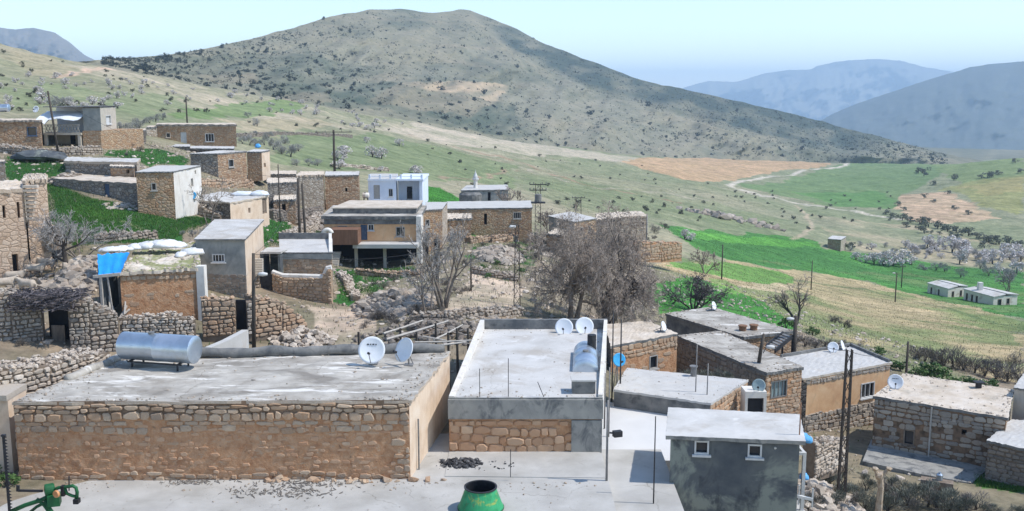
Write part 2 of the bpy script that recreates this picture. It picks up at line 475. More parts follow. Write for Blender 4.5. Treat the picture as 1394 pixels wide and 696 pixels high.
M['roof_earth'] = mat('earth_roof', [(.46, .38, .29), (.56, .48, .39), (.62, .55, .47)], 1.1, bump=.5, bscale=9, bdist=.04, stain=((.30, .27, .22), .7, .6, .54, .70))
M['roof_moss'] = mat('mossy_earth_roof', [(.50, .42, .32), (.60, .52, .43), (.66, .60, .52)], 1.2, bump=.5, bscale=10, bdist=.04, stain=((.22, .23, .09), .27, .95, .44, .53))
M['yard'] = mat('yard_concrete', [(.35, .335, .305), (.42, .405, .375), (.47, .455, .425)], .6, lo=.34, hi=.66, bump=.2, bscale=10, stain=((.36, .345, .32), .45, .7, .50, .66), stain2=((.25, .235, .21), 1.6, .6, .61, .70), cracks=(.3, .01))
M['yard_white'] = mat('whitewashed_yard', [(.54, .535, .525), (.60, .595, .585)], .7, bump=.15, stain=((.56, .54, .51), .7, .5, .56, .72))
M['glass'] = mat('dark_glass', [(.02, .025, .03), (.035, .04, .05)], 2, rough=.15, bump=0, spec=.6)
M['dark'] = mat('dark_interior', [(.018, .018, .022), (.03, .03, .034)], 2, bump=0)  # near-black base colour carries the shade of unlit openings
M['white_frame'] = mat('white_window_paint', [(.50, .50, .49), (.62, .62, .61)], 4, rough=.6, bump=.1)
M['grey_frame'] = mat('grey_window_paint', [(.32, .31, .29), (.42, .40, .37)], 4, rough=.6, bump=.1)
M['stone_frame'] = mat('pale_stone_surround', [(.52, .45, .37), (.62, .55, .47)], 5, bump=.3)
M['blue_door'] = mat('faded_blue_door', [(.05, .085, .15), (.09, .13, .20)], 3, rough=.6, bump=.15)
M['wood'] = mat('weathered_wood', [(.13, .10, .075), (.22, .17, .13), (.30, .25, .20)], 5, bump=.4, stretch=(1, 1, .25))
M['pole_wood'] = mat('tarred_pole_wood', [(.05, .042, .036), (.10, .085, .07)], 5, bump=.3, stretch=(1, 1, .2))
M['log'] = mat('bleached_poles', [(.36, .33, .29), (.50, .46, .41)], 6, bump=.3)
M['black_steel'] = mat('black_steel', [(.018, .019, .022), (.04, .04, .045)], 6, rough=.6, bump=.1)
M['steel'] = mat('weathered_steel', [(.16, .16, .16), (.26, .25, .24)], 6, rough=.6, bump=.1, metal=.3)
M['rust'] = mat('rusty_steel', [(.16, .085, .05), (.26, .15, .09)], 6, rough=.85, bump=.2)
M['galv'] = mat('galvanised_sheet', [(.40, .47, .55), (.48, .55, .63), (.56, .62, .70)], 1.6, rough=.36, bump=.08, metal=.8, spec=.5, stain=((.40, .42, .40), 1.4, .5, .55, .72))
M['dish'] = mat('pale_dish_paint', [(.66, .69, .73), (.76, .78, .81)], 2, rough=.5, bump=.05, stain=((.55, .56, .56), 2, .4, .58, .72))
M['dish_blue'] = mat('blue_dish_paint', [(.03, .30, .62), (.06, .40, .72)], 3, rough=.5, bump=.05)
M['dish_grey'] = mat('grey_green_dish_paint', [(.22, .30, .30), (.34, .42, .44)], 2, rough=.4, bump=.05)
M['dish_mark'] = mat('dark_dish_print', [(.03, .04, .06), (.05, .06, .08)], 5, rough=.6, bump=0)
M['tarp_blue'] = mat('blue_tarpaulin', [(.01, .24, .66), (.02, .33, .80)], 1.4, rough=.5, bump=.5, bscale=4, bdist=.08)
M['tarp_white'] = mat('white_sheeting', [(.62, .66, .70), (.78, .80, .82)], 1.6, rough=.5, bump=.6, bscale=4, bdist=.08)
M['sack'] = mat('white_plastic_sacks', [(.60, .61, .61), (.76, .76, .76)], 3, rough=.6, bump=.6, bscale=6, bdist=.06, stain=((.42, .37, .31), 2, .6, .57, .7))
M['blue_bag'] = mat('blue_plastic_bag', [(.04, .27, .62), (.16, .46, .78)], 5, rough=.5, bump=.5)
M['green_paint'] = mat('worn_green_paint', [(.02, .20, .075), (.035, .30, .12), (.045, .34, .15)], 3, rough=.5, bump=.15, stain=((.34, .36, .07), 1.5, .85, .57, .63), stain2=((.14, .10, .06), 3.5, .7, .60, .68))
M['machine_green'] = mat('machine_green_paint', [(.01, .075, .025), (.016, .12, .04)], 3, rough=.5, bump=.1, stain=((.10, .08, .05), 3, .5, .62, .74))
M['machine_orange'] = mat('machine_orange_paint', [(.50, .22, .08), (.62, .30, .14)], 3, rough=.5, bump=.1)
M['rubber'] = mat('black_rubber', [(.015, .015, .016), (.03, .03, .03)], 5, rough=.8, bump=.2)
M['char'] = mat('charred_bits', [(.015, .015, .017), (.05, .048, .048), (.12, .11, .105)], 7, bump=.4, island=[(.012, .012, .014), (.03, .03, .034), (.10, .10, .105), (.26, .26, .26)])
M['bark'] = mat('grey_bark', [(.13, .105, .085), (.21, .175, .145), (.28, .24, .20)], 6, bump=.5, bscale=14, pos=False)
M['twig'] = mat('grey_brown_twigs', [(.22, .18, .15), (.31, .26, .22), (.40, .345, .30)], 2, bump=0, pos=False)
M['twig_grey'] = mat('grey_twigs', [(.22, .205, .195), (.31, .295, .28), (.40, .38, .365)], 2, bump=0, pos=False)
M['twig_dark'] = mat('dark_twigs', [(.07, .062, .066), (.12, .105, .11), (.16, .14, .14)], 2, bump=0, pos=False)
M['bark_dark'] = mat('dark_bark', [(.045, .038, .034), (.085, .07, .06)], 6, bump=.4, pos=False)
def leafmat(name, cols): return mat(name, cols, 3, bump=0, rough=.85, pos=False, island=cols)
M['blossom'] = leafmat('pale_pink_blossom', [(.42, .38, .355), (.56, .52, .495), (.66, .62, .60), (.33, .30, .27)])
M['greyveg'] = leafmat('grey_budding_twigs', [(.20, .195, .185), (.29, .285, .27), (.36, .35, .34), (.23, .245, .19)])
M['bush'] = leafmat('grey_green_bush', [(.085, .10, .075), (.13, .145, .11), (.18, .185, .145), (.10, .105, .09)])
M['scrub'] = leafmat('dark_oak_scrub', [(.075, .085, .06), (.11, .12, .085), (.15, .145, .11), (.085, .095, .075)])
M['stones_mud'] = mat('mud_smeared_stones', [(.42, .235, .135), (.50, .31, .19)], 5, island=[(.38, .20, .11), (.50, .30, .18), (.56, .39, .26), (.44, .25, .14), (.58, .44, .31)], bump=.6, bscale=12, bdist=.03)
M['scrub_green'] = leafmat('green_shrub_leaves', [(.045, .10, .03), (.075, .14, .04), (.11, .18, .06)])
M['scrub_grey'] = leafmat('grey_green_brush', [(.10, .115, .095), (.155, .165, .13), (.20, .195, .165)])
M['brush'] = leafmat('dead_brush', [(.10, .09, .08), (.17, .15, .13), (.24, .21, .18)])
M['grass'] = leafmat('fresh_grass_blades', [(.025, .085, .014), (.04, .125, .02), (.075, .16, .03), (.14, .19, .06)])
M['wool'] = mat('dirty_wool', [(.40, .33, .26), (.54, .46, .37)], 6, bump=.6, bscale=30, pos=False)
M['sheep_face'] = mat('sheep_face_hair', [(.16, .12, .09), (.26, .20, .16)], 6, bump=.2, pos=False)
M['w_tan'] = stone_mat('tan_rubble_masonry', TAN, (.30, .20, .13), .34)
M['w_orange'] = stone_mat('ochre_rubble_masonry', [(.36, .22, .13), (.46, .30, .18), (.42, .32, .23), (.52, .38, .25)], (.34, .22, .14), .30)
M['w_grey'] = stone_mat('grey_rubble_masonry', GREY, (.14, .12, .10), .36)
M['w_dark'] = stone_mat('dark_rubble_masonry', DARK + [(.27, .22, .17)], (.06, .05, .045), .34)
M['w_pale'] = stone_mat('pale_rubble_masonry', PALE, (.34, .26, .19), .34)
M['w_ashlar'] = stone_mat('ashlar_masonry', [(.50, .37, .27), (.58, .44, .33), (.62, .49, .38), (.46, .33, .23)], (.34, .24, .17), .38, edge=.07, bump=.5)
M['brick_rust'] = mat('rust_brown_sheet', [(.16, .085, .055), (.23, .125, .08)], 2.4, bump=.3, stretch=(3, 3, .4), stain=((.10, .06, .045), 2, .6, .56, .7))
M['school_wall'] = mat('yellowish_whitewash', [(.58, .53, .46), (.70, .65, .58)], .5, bump=.2, stain=((.36, .28, .20), .5, .6, .52, .64))
M['tan_bark'] = mat('tan_stripped_bark', [(.30, .22, .15), (.42, .33, .24), (.50, .42, .33)], 6, bump=.5)
M['block'] = stone_mat('cement_block_wall', [(.30, .30, .29), (.36, .355, .34), (.42, .41, .39)], (.22, .22, .21), .42, edge=.06, bump=.4)

# ------------------------------------------------------------------ ground sheet
def mesh_grid(name, X, Y, Z, material, col=None, smooth_=True):
    r, c = X.shape
    me = bpy.data.meshes.new(name)
    co = np.stack([X, Y, Z], -1).reshape(-1, 3).astype(np.float32)
    idx = np.arange(r * c).reshape(r, c)
    q = np.stack([idx[:-1, :-1], idx[:-1, 1:], idx[1:, 1:], idx[1:, :-1]], -1).reshape(-1, 4)
    me.vertices.add(len(co)); me.vertices.foreach_set('co', co.ravel())
    me.loops.add(q.size); me.loops.foreach_set('vertex_index', q.ravel().astype(np.int32))
    me.polygons.add(len(q)); me.polygons.foreach_set('loop_start', np.arange(0, q.size, 4, dtype=np.int32))
    me.polygons.foreach_set('loop_total', np.full(len(q), 4, dtype=np.int32))
    me.polygons.foreach_set('use_smooth', np.ones(len(q), bool))
    if col is not None:
        at = me.color_attributes.new('cover', 'FLOAT_COLOR', 'POINT')
        rgba = np.concatenate([col.reshape(-1, 3), np.ones((len(co), 1))], 1).astype(np.float32)
        at.data.foreach_set('color', rgba.ravel())
    me.materials.append(material)
    me.update(calc_edges=True)
    o = bpy.data.objects.new(name, me); C.objects.link(o)
    return o

def cover_mat(name, n3a=1.0, fine=(1.6, .35), mid=(.12, .3), bump=.5, bdist=.08, bscale=3):
    m, nt, b = _new(name)
    a = nt.nodes.new('ShaderNodeAttribute'); a.attribute_name = 'cover'
    n1 = _noise(nt, fine[0], 6, .7); n2 = _noise(nt, mid[0], 5, .65)
    r1 = _ramp(nt, [(1 - fine[1],) * 3, (1 + fine[1],) * 3], .3, .7); nt.links.new(n1.outputs['Fac'], r1.inputs[0])
    r2 = _ramp(nt, [(1 - mid[1], 1 - mid[1] * .8, 1 - mid[1]), (1 + mid[1], 1 + mid[1] * .8, 1 + mid[1])], .33, .67); nt.links.new(n2.outputs['Fac'], r2.inputs[0])
    c = _mix(nt, a.outputs['Color'], r1.outputs[0], 1., 'MULTIPLY')
    c = _mix(nt, c, r2.outputs[0], 1., 'MULTIPLY')
    n3 = _noise(nt, fine[0] * .22, 4, .75)
    r3 = _ramp(nt, [(.62, .66, .60), (1, 1, 1), (1.3, 1.24, 1.2)], .3, .7); nt.links.new(n3.outputs['Fac'], r3.inputs[0])
    c = _mix(nt, c, r3.outputs[0], n3a, 'MULTIPLY')
    nt.links.new(c, b.inputs['Base Color'])
    b.inputs['Roughness'].default_value = .95; b.inputs['Specular IOR Level'].default_value = .15
    bn = _noise(nt, bscale, 6, .7)
    bp = nt.nodes.new('ShaderNodeBump'); bp.inputs['Strength'].default_value = bump; bp.inputs['Distance'].default_value = bdist
    nt.links.new(bn.outputs['Fac'], bp.inputs['Height']); nt.links.new(bp.outputs[0], b.inputs['Normal'])
    return m

DIRT, PALEDIRT = np.array((.25, .195, .145)), np.array((.45, .36, .27))
DRYGRASS = np.array((.245, .24, .155)); TANHILL = np.array((.36, .30, .215)); SOFTGREEN = np.array((.165, .205, .10))
GREEN, DKGREEN, LTGREEN = np.array((.072, .205, .045)), np.array((.028, .095, .02)), np.array((.14, .26, .065))
BROWN, TANFIELD, OLIVE = np.array((.42, .285, .165)), np.array((.36, .29, .165)), np.array((.24, .24, .10))
PATHC = np.array((.52, .46, .38))

tl = np.concatenate([np.linspace(-1.24, -.63, 18), np.linspace(-.62, .62, 580), np.linspace(.63, 1.24, 18)])
yl = np.concatenate([np.exp(np.linspace(math.log(3.1), math.log(27.5), 10)), np.exp(np.linspace(math.log(28), math.log(1250), 570)), np.exp(np.linspace(math.log(1300), math.log(15500), 22))])
GT, GY = np.meshgrid(tl, yl)
GX = GT * GY
GZ = H(GX, GY)

near = 1 - np.clip((GY - 85) / 60, 0, 1)
cov = DRYGRASS * np.ones(GX.shape + (1,))
patch = np.clip(.5 + 1.1 * fbm(GX / 60, GY / 60, 21, 4), 0, 1)[..., None]
cov = cov * (1 - .55 * patch) + SOFTGREEN * (.55 * patch)
tanp = np.clip(fbm(GX / 85, GY / 85, 33, 4) * 1.6 - .15, 0, 1)[..., None]
cov = cov * (1 - .7 * tanp) + TANHILL * .7 * tanp
# left hillside is drier, the valley side greener
lefty = np.clip((-GX - 10) / 90, 0, 1)[..., None] * np.clip((GY - 180) / 120, 0, 1)[..., None]
cov = cov * (1 - .6 * lefty) + (TANHILL * .6 + DRYGRASS * .4) * .6 * lefty
dn = np.clip(.5 + .9 * fbm(GX / 7, GY / 7, 5, 4), 0, 1)[..., None]
vil = DIRT * (1 - dn * .5) + np.array((.17, .175, .10)) * dn * .5
cov = cov * (1 - near[..., None]) + vil * near[..., None]
patchlist = []
def paint(pix, colour, soft=.0, wob=1.5, wl=6., amt=1.0, mask=None, rows=None):
    poly = ground_poly(pix)
    patchlist.append(poly)
    X = GX + fbm(GX / wl, GY / wl, 41, 3) * wob; Y = GY + fbm(GX / wl, GY / wl, 57, 3) * wob
    k = inpoly(X, Y, poly).astype(float) * amt
    if mask is not None: k = k * np.clip(.5 + mask[1] * fbm(GX / mask[0], GY / mask[0], 77, 4), 0, 1)
    global cov
    cc = colour
    if rows:
        a, sp, am = rows
        ph = (GX * math.cos(a) + GY * math.sin(a)) / sp * 6.283 + fbm(GX / 25, GY / 25, 99, 2) * 2.5
        cc = colour * (1 + am * np.sin(ph) + am * 1.2 * fbm(GX / 14, GY / 14, 88, 3))[..., None]
    cov = cov * (1 - k[..., None]) + cc * k[..., None]
    return poly
def track(pix, width, colour, amt=.9, wob=.5):
    poly = ground_poly(pix)
    pts = []
    for (a, b) in zip(poly[:-1], poly[1:]):
        for t in np.linspace(0, 1, 5)[:-1]: pts.append((a[0] + (b[0] - a[0]) * t, a[1] + (b[1] - a[1]) * t))
    pts.append(poly[-1])
    X = GX + fbm(GX / 9, GY / 9, 13, 2) * wob; Y = GY + fbm(GX / 9, GY / 9, 15, 2) * wob
    d = polydist(X, Y, pts)
    k = np.clip((width - d) / (width * .5), 0, 1) * amt
    global cov
    cov = cov * (1 - k[..., None]) + colour * k[..., None]

# far crest: a dry tan band
paint([(60,92),(150,92),(300,124),(430,148),(560,168),(700,190),(850,212),(900,216),(845,224),(700,214),(600,198),(500,178),(420,168),(300,152),(220,132),(100,108)], np.array((.42, .355, .26)), wob=11, wl=22, amt=.75, mask=(22, 1.6))
paint([(500,172),(560,168),(700,191),(850,213),(930,217),(850,222),(740,212),(640,200)], np.array((.47, .40, .31)), wob=9, wl=26, amt=.6)
paint([(385,186),(520,182),(620,205),(700,225),(700,250),(590,245),(480,238),(400,235)], SOFTGREEN, wob=8, wl=20, amt=.8)
paint([(690,232),(820,250),(980,278),(1080,300),(1060,320),(900,300),(760,285)], SOFTGREEN * .9, wob=10, wl=25, amt=.6, mask=(30, 1.5))
paint([(230,150),(330,138),(410,141),(408,152),(330,160),(240,162)], np.array((.14, .21, .075)), wob=4, wl=12, amt=.8)
paint([(0,118),(60,112),(130,120),(150,140),(60,140),(0,150)], np.array((.19, .23, .115)), wob=6, wl=14, amt=.6)
paint([(150,128),(240,128),(250,148),(190,160),(150,150)], np.array((.19, .225, .115)), wob=6, wl=14, amt=.6)
paint([(0,60),(60,70),(110,92),(60,100),(0,98)], np.array((.33, .285, .185)), wob=10, wl=30, amt=.8)
paint([(310,165),(420,160),(470,172),(330,180)], np.array((.36, .30, .20)), wob=5, wl=12, amt=.7)
# valley fields
paint([(998,252),(1130,228),(1230,222),(1290,232),(1240,262),(1200,285),(1110,278)], np.array((.125, .20, .075)), wob=8, wl=25, amt=.8)
paint([(1080,262),(1200,258),(1220,284),(1150,282)], np.array((.09, .20, .055)), wob=8, wl=25, amt=.75)
paint([(1240,222),(1394,210),(1394,250),(1300,256)], np.array((.17, .225, .085)), wob=8, wl=25, amt=.8)
paint([(846,219),(905,214),(1000,213),(1100,216),(1168,220),(1125,227),(1050,236),(1000,246),(960,248),(915,240),(870,229)], BROWN, wob=4, wl=15, rows=(1.2, 17, .09))
paint([(1224,266),(1290,262),(1330,280),(1362,298),(1300,304),(1240,300),(1222,284)], np.array((.43, .31, .20)), wob=5, wl=12, rows=(.5, 11, .16))
paint([(1278,258),(1330,246),(1394,238),(1394,294),(1340,282),(1310,266)], OLIVE, wob=4, wl=12, rows=(.9, 12, .12))
paint([(1310,254),(1394,240),(1394,262),(1345,266)], np.array((.33, .27, .12)), wob=6, wl=14, amt=.6)
paint([(1100,292),(1230,305),(1394,340),(1394,366),(1290,358),(1170,338),(1130,320)], np.array((.36, .30, .20)), wob=6, wl=14, amt=.8, mask=(16, 2))
paint([(905,307),(960,312),(1042,320),(1100,325),(1125,340),(1170,344),(1230,352),(1290,362),(1394,369),(1394,436),(1325,422),(1287,410),(1226,396),(1184,382),(1113,371),(1070,368),(1020,358),(985,352),(940,335),(912,318)], GREEN, wob=3, wl=9, rows=(1.25, 7, .14))
paint([(905,307),(1042,320),(1230,352),(1394,369),(1394,436),(1226,396),(1113,371),(985,352),(912,318)], np.array((.05, .145, .04)), wob=3, wl=9, amt=.55, mask=(22, 2.2))
paint([(985,345),(1230,370),(1394,400),(1394,430),(1226,394),(1113,369)], np.array((.16, .20, .08)), wob=3, wl=9, amt=.5, mask=(9, 2.6))
paint([(910,309),(1042,322),(1100,328),(1120,338),(1040,334),(940,322)], np.array((.10, .28, .048)), wob=4, wl=12, amt=.85)
paint([(890,360),(985,353),(1070,369),(1113,372),(1184,383),(1226,397),(1287,411),(1394,437),(1394,520),(1240,480),(1100,450),(1000,400)], TANFIELD, wob=4, wl=10, rows=(1.9, 5, .10))
paint([(900,362),(985,354),(1060,370),(1098,384),(1040,386),(985,378)], LTGREEN, wob=4, wl=9)
paint([(985,384),(1060,386),(1098,388),(1080,400),(1030,402),(990,394)], np.array((.42, .345, .22)), wob=3, wl=8, amt=.9)
paint([(985,385),(1100,400),(1394,455),(1394,515),(1240,476),(1100,445),(1010,405)], np.array((.15, .20, .075)), wob=4, wl=8, amt=.75, mask=(10, 2.4))
paint([(1140,388),(1226,398),(1290,414),(1394,440),(1394,462),(1280,436),(1180,412)], np.array((.16, .22, .075)), wob=5, wl=8, amt=.8, mask=(12, 2))
paint([(1100,440),(1200,452),(1300,480),(1394,496),(1394,540),(1200,500),(1120,470)], np.array((.19, .21, .10)), wob=5, wl=8, amt=.8, mask=(8, 2))
paint([(880,392),(925,372),(985,388),(1040,412),(1075,440),(1078,450),(1030,452),(960,425),(900,432)], np.array((.055, .19, .032)), wob=2, wl=6)
paint([(930,385),(985,380),(1010,395),(985,398)], LTGREEN, wob=2, wl=6, amt=.7)
paint([(880,335),(945,345),(985,355),(925,372),(885,392)], np.array((.13, .205, .065)), wob=3, wl=6, amt=.8, mask=(6, 2))
# village greens
G_SLOPE = paint([(60,250),(68,300),(100,338),(150,332),(215,336),(268,312),(300,300),(255,296),(200,286),(130,272),(80,252)], DKGREEN, wob=1.2, wl=5)
paint([(80,275),(150,285),(200,300),(160,318),(100,300)], np.array((.055, .15, .02)), wob=2, wl=5, amt=.7, mask=(5, 2))
G_B = paint([(5,212),(55,214),(92,222),(84,240),(48,246),(8,246)], DKGREEN * 1.1, wob=1.5, wl=5)
G_C = paint([(145,206),(216,203),(256,216),(262,221),(200,226),(150,212)], DKGREEN * 1.2, wob=1.2, wl=4)
G_D = paint([(352,300),(396,298),(398,332),(360,337)], DKGREEN * 1.3, wob=1, wl=4)
G_E = paint([(408,306),(442,296),(442,340),(412,340)], DKGREEN, wob=1, wl=4)
G_F = paint([(455,370),(482,366),(500,395),(480,415),(462,408)], DKGREEN * 1.4, wob=1, wl=4)
G_G = paint([(496,366),(570,362),(572,374),(520,384),(510,410),(496,400)], DKGREEN * 1.5, wob=1.2, wl=4, amt=.85)
G_H = paint([(574,254),(602,256),(632,276),(600,282),(576,278)], np.array((.05, .19, .025)), wob=1, wl=4)
G_I = paint([(640,318),(705,318),(735,335),(720,380),(690,384),(650,378)], DKGREEN * 1.6, wob=1.5, wl=4, amt=.9, mask=(4, 3))
G_J = paint([(1322,640),(1394,630),(1394,672),(1330,662)], np.array((.05, .17, .022)), wob=.3, wl=3)
# earth lanes
paint([(424,414),(498,420),(508,455),(482,478),(380,480),(396,452),(428,450)], PALEDIRT, wob=1, wl=4, amt=.9)
paint([(640,372),(706,386),(708,424),(600,428),(622,405)], PALEDIRT * 1.08, wob=1, wl=4, amt=.95)
paint([(765,335),(880,352),(890,392),(780,380)], PALEDIRT, wob=1.5, wl=5, amt=.6)
track([(1165,219),(1150,226),(1110,231),(1050,240),(1008,247),(992,252),(1010,259),(1060,270),(1120,281),(1180,292),(1224,299)], 2.6, PATHC, wob=.8)
track([(1085,280),(1098,294),(1106,306),(1098,318),(1078,326)], 1.0, np.array((.42, .33, .24)), amt=.7, wob=1)
track([(560,184),(620,201),(680,213),(730,229),(790,250),(850,262),(925,276)], 1.3, np.array((.30, .19, .13)), amt=.75, wob=2)
track([(700,225),(790,252),(880,262),(960,272)], 1.6, np.array((.34, .30, .23)), amt=.6, wob=3)
track([(590,240),(650,246),(700,232)], 1.0, np.array((.33, .22, .16)), amt=.6, wob=2)
track([(75,106),(112,99),(150,90),(164,90)], 1.8, np.array((.50, .36, .26)), amt=.9, wob=2)
track([(165,300),(205,318),(222,330)], .25, np.array((.34, .33, .20)), amt=.7, wob=.3)
track([(488,420),(494,400),(492,385)], .5, PALEDIRT, amt=.8, wob=.4)
track([(1060,378),(1180,394),(1290,420),(1394,448)], 1.0, np.array((.10, .15, .06)), amt=.7, wob=1)

M['ground'] = cover_mat('ground_cover', fine=(1.3, .30), mid=(.09, .20), bump=.6, bdist=.10, bscale=2.4)
g_o = tag(mesh_grid('ground', GX, GY, GZ, M['ground'], cov), kind='structure')

# ------------------------------------------------------------------ hills and mountains
def crest_py(px):
    return np.interp(px, [-400, 0, 150, 300, 430, 560, 700, 860, 1050, 1160, 1300, 1900], [50, 55, 86, 119, 143, 165, 191, 212, 216, 221, 222, 215])
def crest_Y(px):
    return np.interp(px, [-400, 0, 150, 300, 450, 600, 750, 900, 1050, 1200, 1900], [400, 400, 420, 460, 520, 620, 740, 860, 960, 1010, 1050])
HS = [(-250,120),(60,88),(150,80),(200,77),(250,72),(330,55),(400,38),(450,23),(480,17),(500,14),(545,13),(590,17),(612,16),(625,13.5),(640,15),(655,21),(700,38),(745,61),(800,82),(860,104),(900,116),(940,123),(1000,137),(1060,151),(1120,166),(1200,187),(1250,201),(1300,213),(1380,226),(1500,240)]
def hill_pt(px, s):
    """a point of the great hill; s: 0 foot .. 1 skyline (arrays)"""
    yT = np.interp(px, [p[0] for p in HS], [p[1] for p in HS]) + fbm(px / 22, px * 0, 91, 3) * 1.6
    yB = np.maximum(crest_py(px) + 16, yT + 4)
    py = yB + (yT - yB) * (.35 * s + .65 * s ** .8)
    Yb = crest_Y(px) + 70
    D = Yb + (yB - yT) * 4.2 * s ** 1.1 + 60 * s
    q = np.sin(np.pi * np.clip(s, 0, 1))
    D = D + q * (fbm(px / 55 + py / 60, py / 45, 61, 4) * 75 + fbm(px / 140, py / 90, 67, 3) * 90)
    ys = np.interp(px, [600, 640, 700, 800, 900, 1000, 1110, 1200], [0, 22, 76, 122, 152, 180, 205, 215])   # the spur that runs down to the right
    D = D - q * 70 * np.exp(-np.abs(py - ys) / 26.) * np.clip((px - 600) / 80, 0, 1) * np.where(py > ys, 1, .35)
    r0, v = (px - CX) / F, (CY - py) / F
    sc = D / (CP + v * SP)
    return r0 * sc, D, ZC + (-SP + v * CP) * sc, py, ys
hp, hs = np.meshgrid(np.linspace(-240, 1490, 520), np.linspace(0, 1, 190))
hx, hy, hz, hpy, hys = hill_pt(hp, hs)
hz = hz + fbm(hx / 12, hy / 12, 71, 3) * 1.6 * (1 - hs ** 8)
# carry the hill over its top and down behind
bx = [hx]; by = [hy]; bz = [hz]
for k, (dy, dz) in enumerate([(30, -1.5), (90, -12), (220, -50), (420, -120), (700, -220)]):
    f = (hy[-1] + dy) / hy[-1]
    bx.append((hx[-1] * f)[None]); by.append((hy[-1] + dy)[None]); bz.append(np.maximum(hz[-1] + dz, -90)[None])
HX, HYY, HZ = np.concatenate(bx), np.concatenate(by), np.concatenate(bz)
base = np.array((.225, .205, .14)); scrubc = np.array((.07, .09, .065)); tanc = np.array((.37, .285, .19)); greyc = np.array((.205, .205, .155))
nn = np.clip(.5 + 1.0 * fbm(HX / 40, HZ / 18, 101, 4), 0, 1)[..., None]
hc = base * (1 - .5 * nn) + greyc * .5 * nn
f2 = np.clip(fbm(HX / 70, HZ / 22, 111, 5) * 1.8 + .02, 0, 1)[..., None]
hc = hc * (1 - .62 * f2) + scrubc * .62 * f2
gul = np.clip(fbm((HX + .5 * HYY) / 26, (HZ + .02 * HYY) / 60, 117, 4) * 2.2 - .35, 0, 1)[..., None]
hc = hc * (1 - .5 * gul) + scrubc * 1.15 * .5 * gul
ter = np.clip(np.sin(HZ / 3.4 + 3 * fbm(HX / 80, HYY / 80, 119, 3)) * 1.4 - .75, 0, 1)[..., None] * np.clip(.4 + fbm(HX / 60, HZ / 15, 121, 3) * 2, 0, 1)[..., None]
hc = hc * (1 - .28 * ter) + tanc * .28 * ter
HPX = np.concatenate([hp] + [hp[-1:]] * 5); HPY = np.concatenate([hpy] + [hpy[-1:]] * 5); HYS = np.concatenate([hys] + [hys[-1:]] * 5)
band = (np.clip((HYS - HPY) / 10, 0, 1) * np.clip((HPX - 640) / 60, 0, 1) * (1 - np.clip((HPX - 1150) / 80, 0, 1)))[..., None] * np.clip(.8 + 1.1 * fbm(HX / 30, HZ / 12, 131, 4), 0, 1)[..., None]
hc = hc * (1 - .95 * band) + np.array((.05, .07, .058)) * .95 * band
def hpaint(poly, colour, amt, wob=8):
    global hc
    X = HPX + fbm(HX / 25, HZ / 10, 141, 3) * wob * 1.6; Y = HPY + fbm(HX / 25, HZ / 10, 151, 3) * wob
    k = inpoly(X, Y, poly)[..., None] * amt * np.clip(.6 + .9 * fbm(HX / 12, HZ / 5, 161, 3), 0, 1)[..., None]
    hc = hc * (1 - k) + colour * k
hpaint([(505,135),(540,115),(620,105),(690,112),(680,135),(640,158),(560,150)], tanc * 1.1, 1.0)
hpaint([(270,102),(350,100),(350,112),(290,112)], tanc, .8, 4)
hpaint([(380,128),(450,125),(450,142),(390,140)], tanc, .8, 4)
hpaint([(700,120),(760,105),(900,160),(1080,205),(900,208),(760,195),(700,170)], np.array((.24, .225, .165)), .7)
hpaint([(160,80),(250,75),(420,70),(520,95),(500,140),(420,125),(250,105)], scrubc, .6)
hpaint([(480,135),(520,110),(700,140),(720,190),(600,170)], scrubc, .75)
hpaint([(330,118),(480,120),(520,150),(450,148),(360,130)], scrubc, .7)
hpaint([(560,150),(640,160),(690,150),(760,190),(660,182)], scrubc, .6)
hpaint([(860,150),(960,160),(1080,195),(1020,195),(900,170)], np.array((.30, .26, .18)), .35, 5)
M['hill'] = cover_mat('hill_cover', fine=(.25, .16), mid=(.03, .10), n3a=.45, bump=.7, bdist=1.2, bscale=.22)
tag(mesh_grid('hill', HX, HYY, HZ, M['hill'], hc), kind='structure')

def mountain(name, sil, base, Y, run, colour, cols=260, rows=60, rel=.05, seed=1):
    p0, p1 = sil[0][0], sil[-1][0]
    px, s = np.meshgrid(np.linspace(p0, p1, cols), np.linspace(0, 1, rows))
    yT = np.interp(px, [q[0] for q in sil], [q[1] for q in sil]) + fbm(px / 14, px * 0, seed, 3) * .9
    yB = np.interp(px, [q[0] for q in base], [q[1] for q in base])
    yB = np.maximum(yB, yT + 2)
    py = yB + (yT - yB) * s ** .85
    q = np.sin(np.pi * s)
    D = Y + run * s + q * (fbm(px / 40 + py / 50, py / 30, seed + 3, 5) * rel * 2.2 * Y + fbm(px / 13, py / 22, seed + 9, 3) * rel * .5 * Y)
    r0, v = (px - CX) / F, (CY - py) / F
    sc = D / (CP + v * SP)
    X, Z = r0 * sc, ZC + (-SP + v * CP) * sc
    bx, by, bz = [X], [D], [Z]
    for dy, dz in ((run * .25, -.04), (run * .8, -.35), (run * 1.6, -.9)):
        f = (D[-1] + dy) / D[-1]
        bx.append((X[-1] * f)[None]); by.append((D[-1] + dy)[None]); bz.append((Z[-1] + dz * (Z[-1] - Z[0]))[None])
    X, D, Z = np.concatenate(bx), np.concatenate(by), np.concatenate(bz)
    n = np.clip(.5 + fbm(X / (Y * .03), Z / (Y * .01), seed + 5, 5), 0, 1)[..., None]
    col = np.array(colour) * (.93 + .14 * n)
    return tag(mesh_grid(name, X, D, Z, M['hill'], col), kind='structure')
mountain('far_mountain', [(880,140),(935,118),(965,110),(1000,112),(1040,100),(1075,95),(1105,94.5),(1112,90),(1150,82.5),(1190,80),(1225,82.5),(1260,92),(1310,100),(1380,112),(1480,125)], [(880,215),(1480,215)], 8200, 1800, (.20, .19, .15), seed=5)
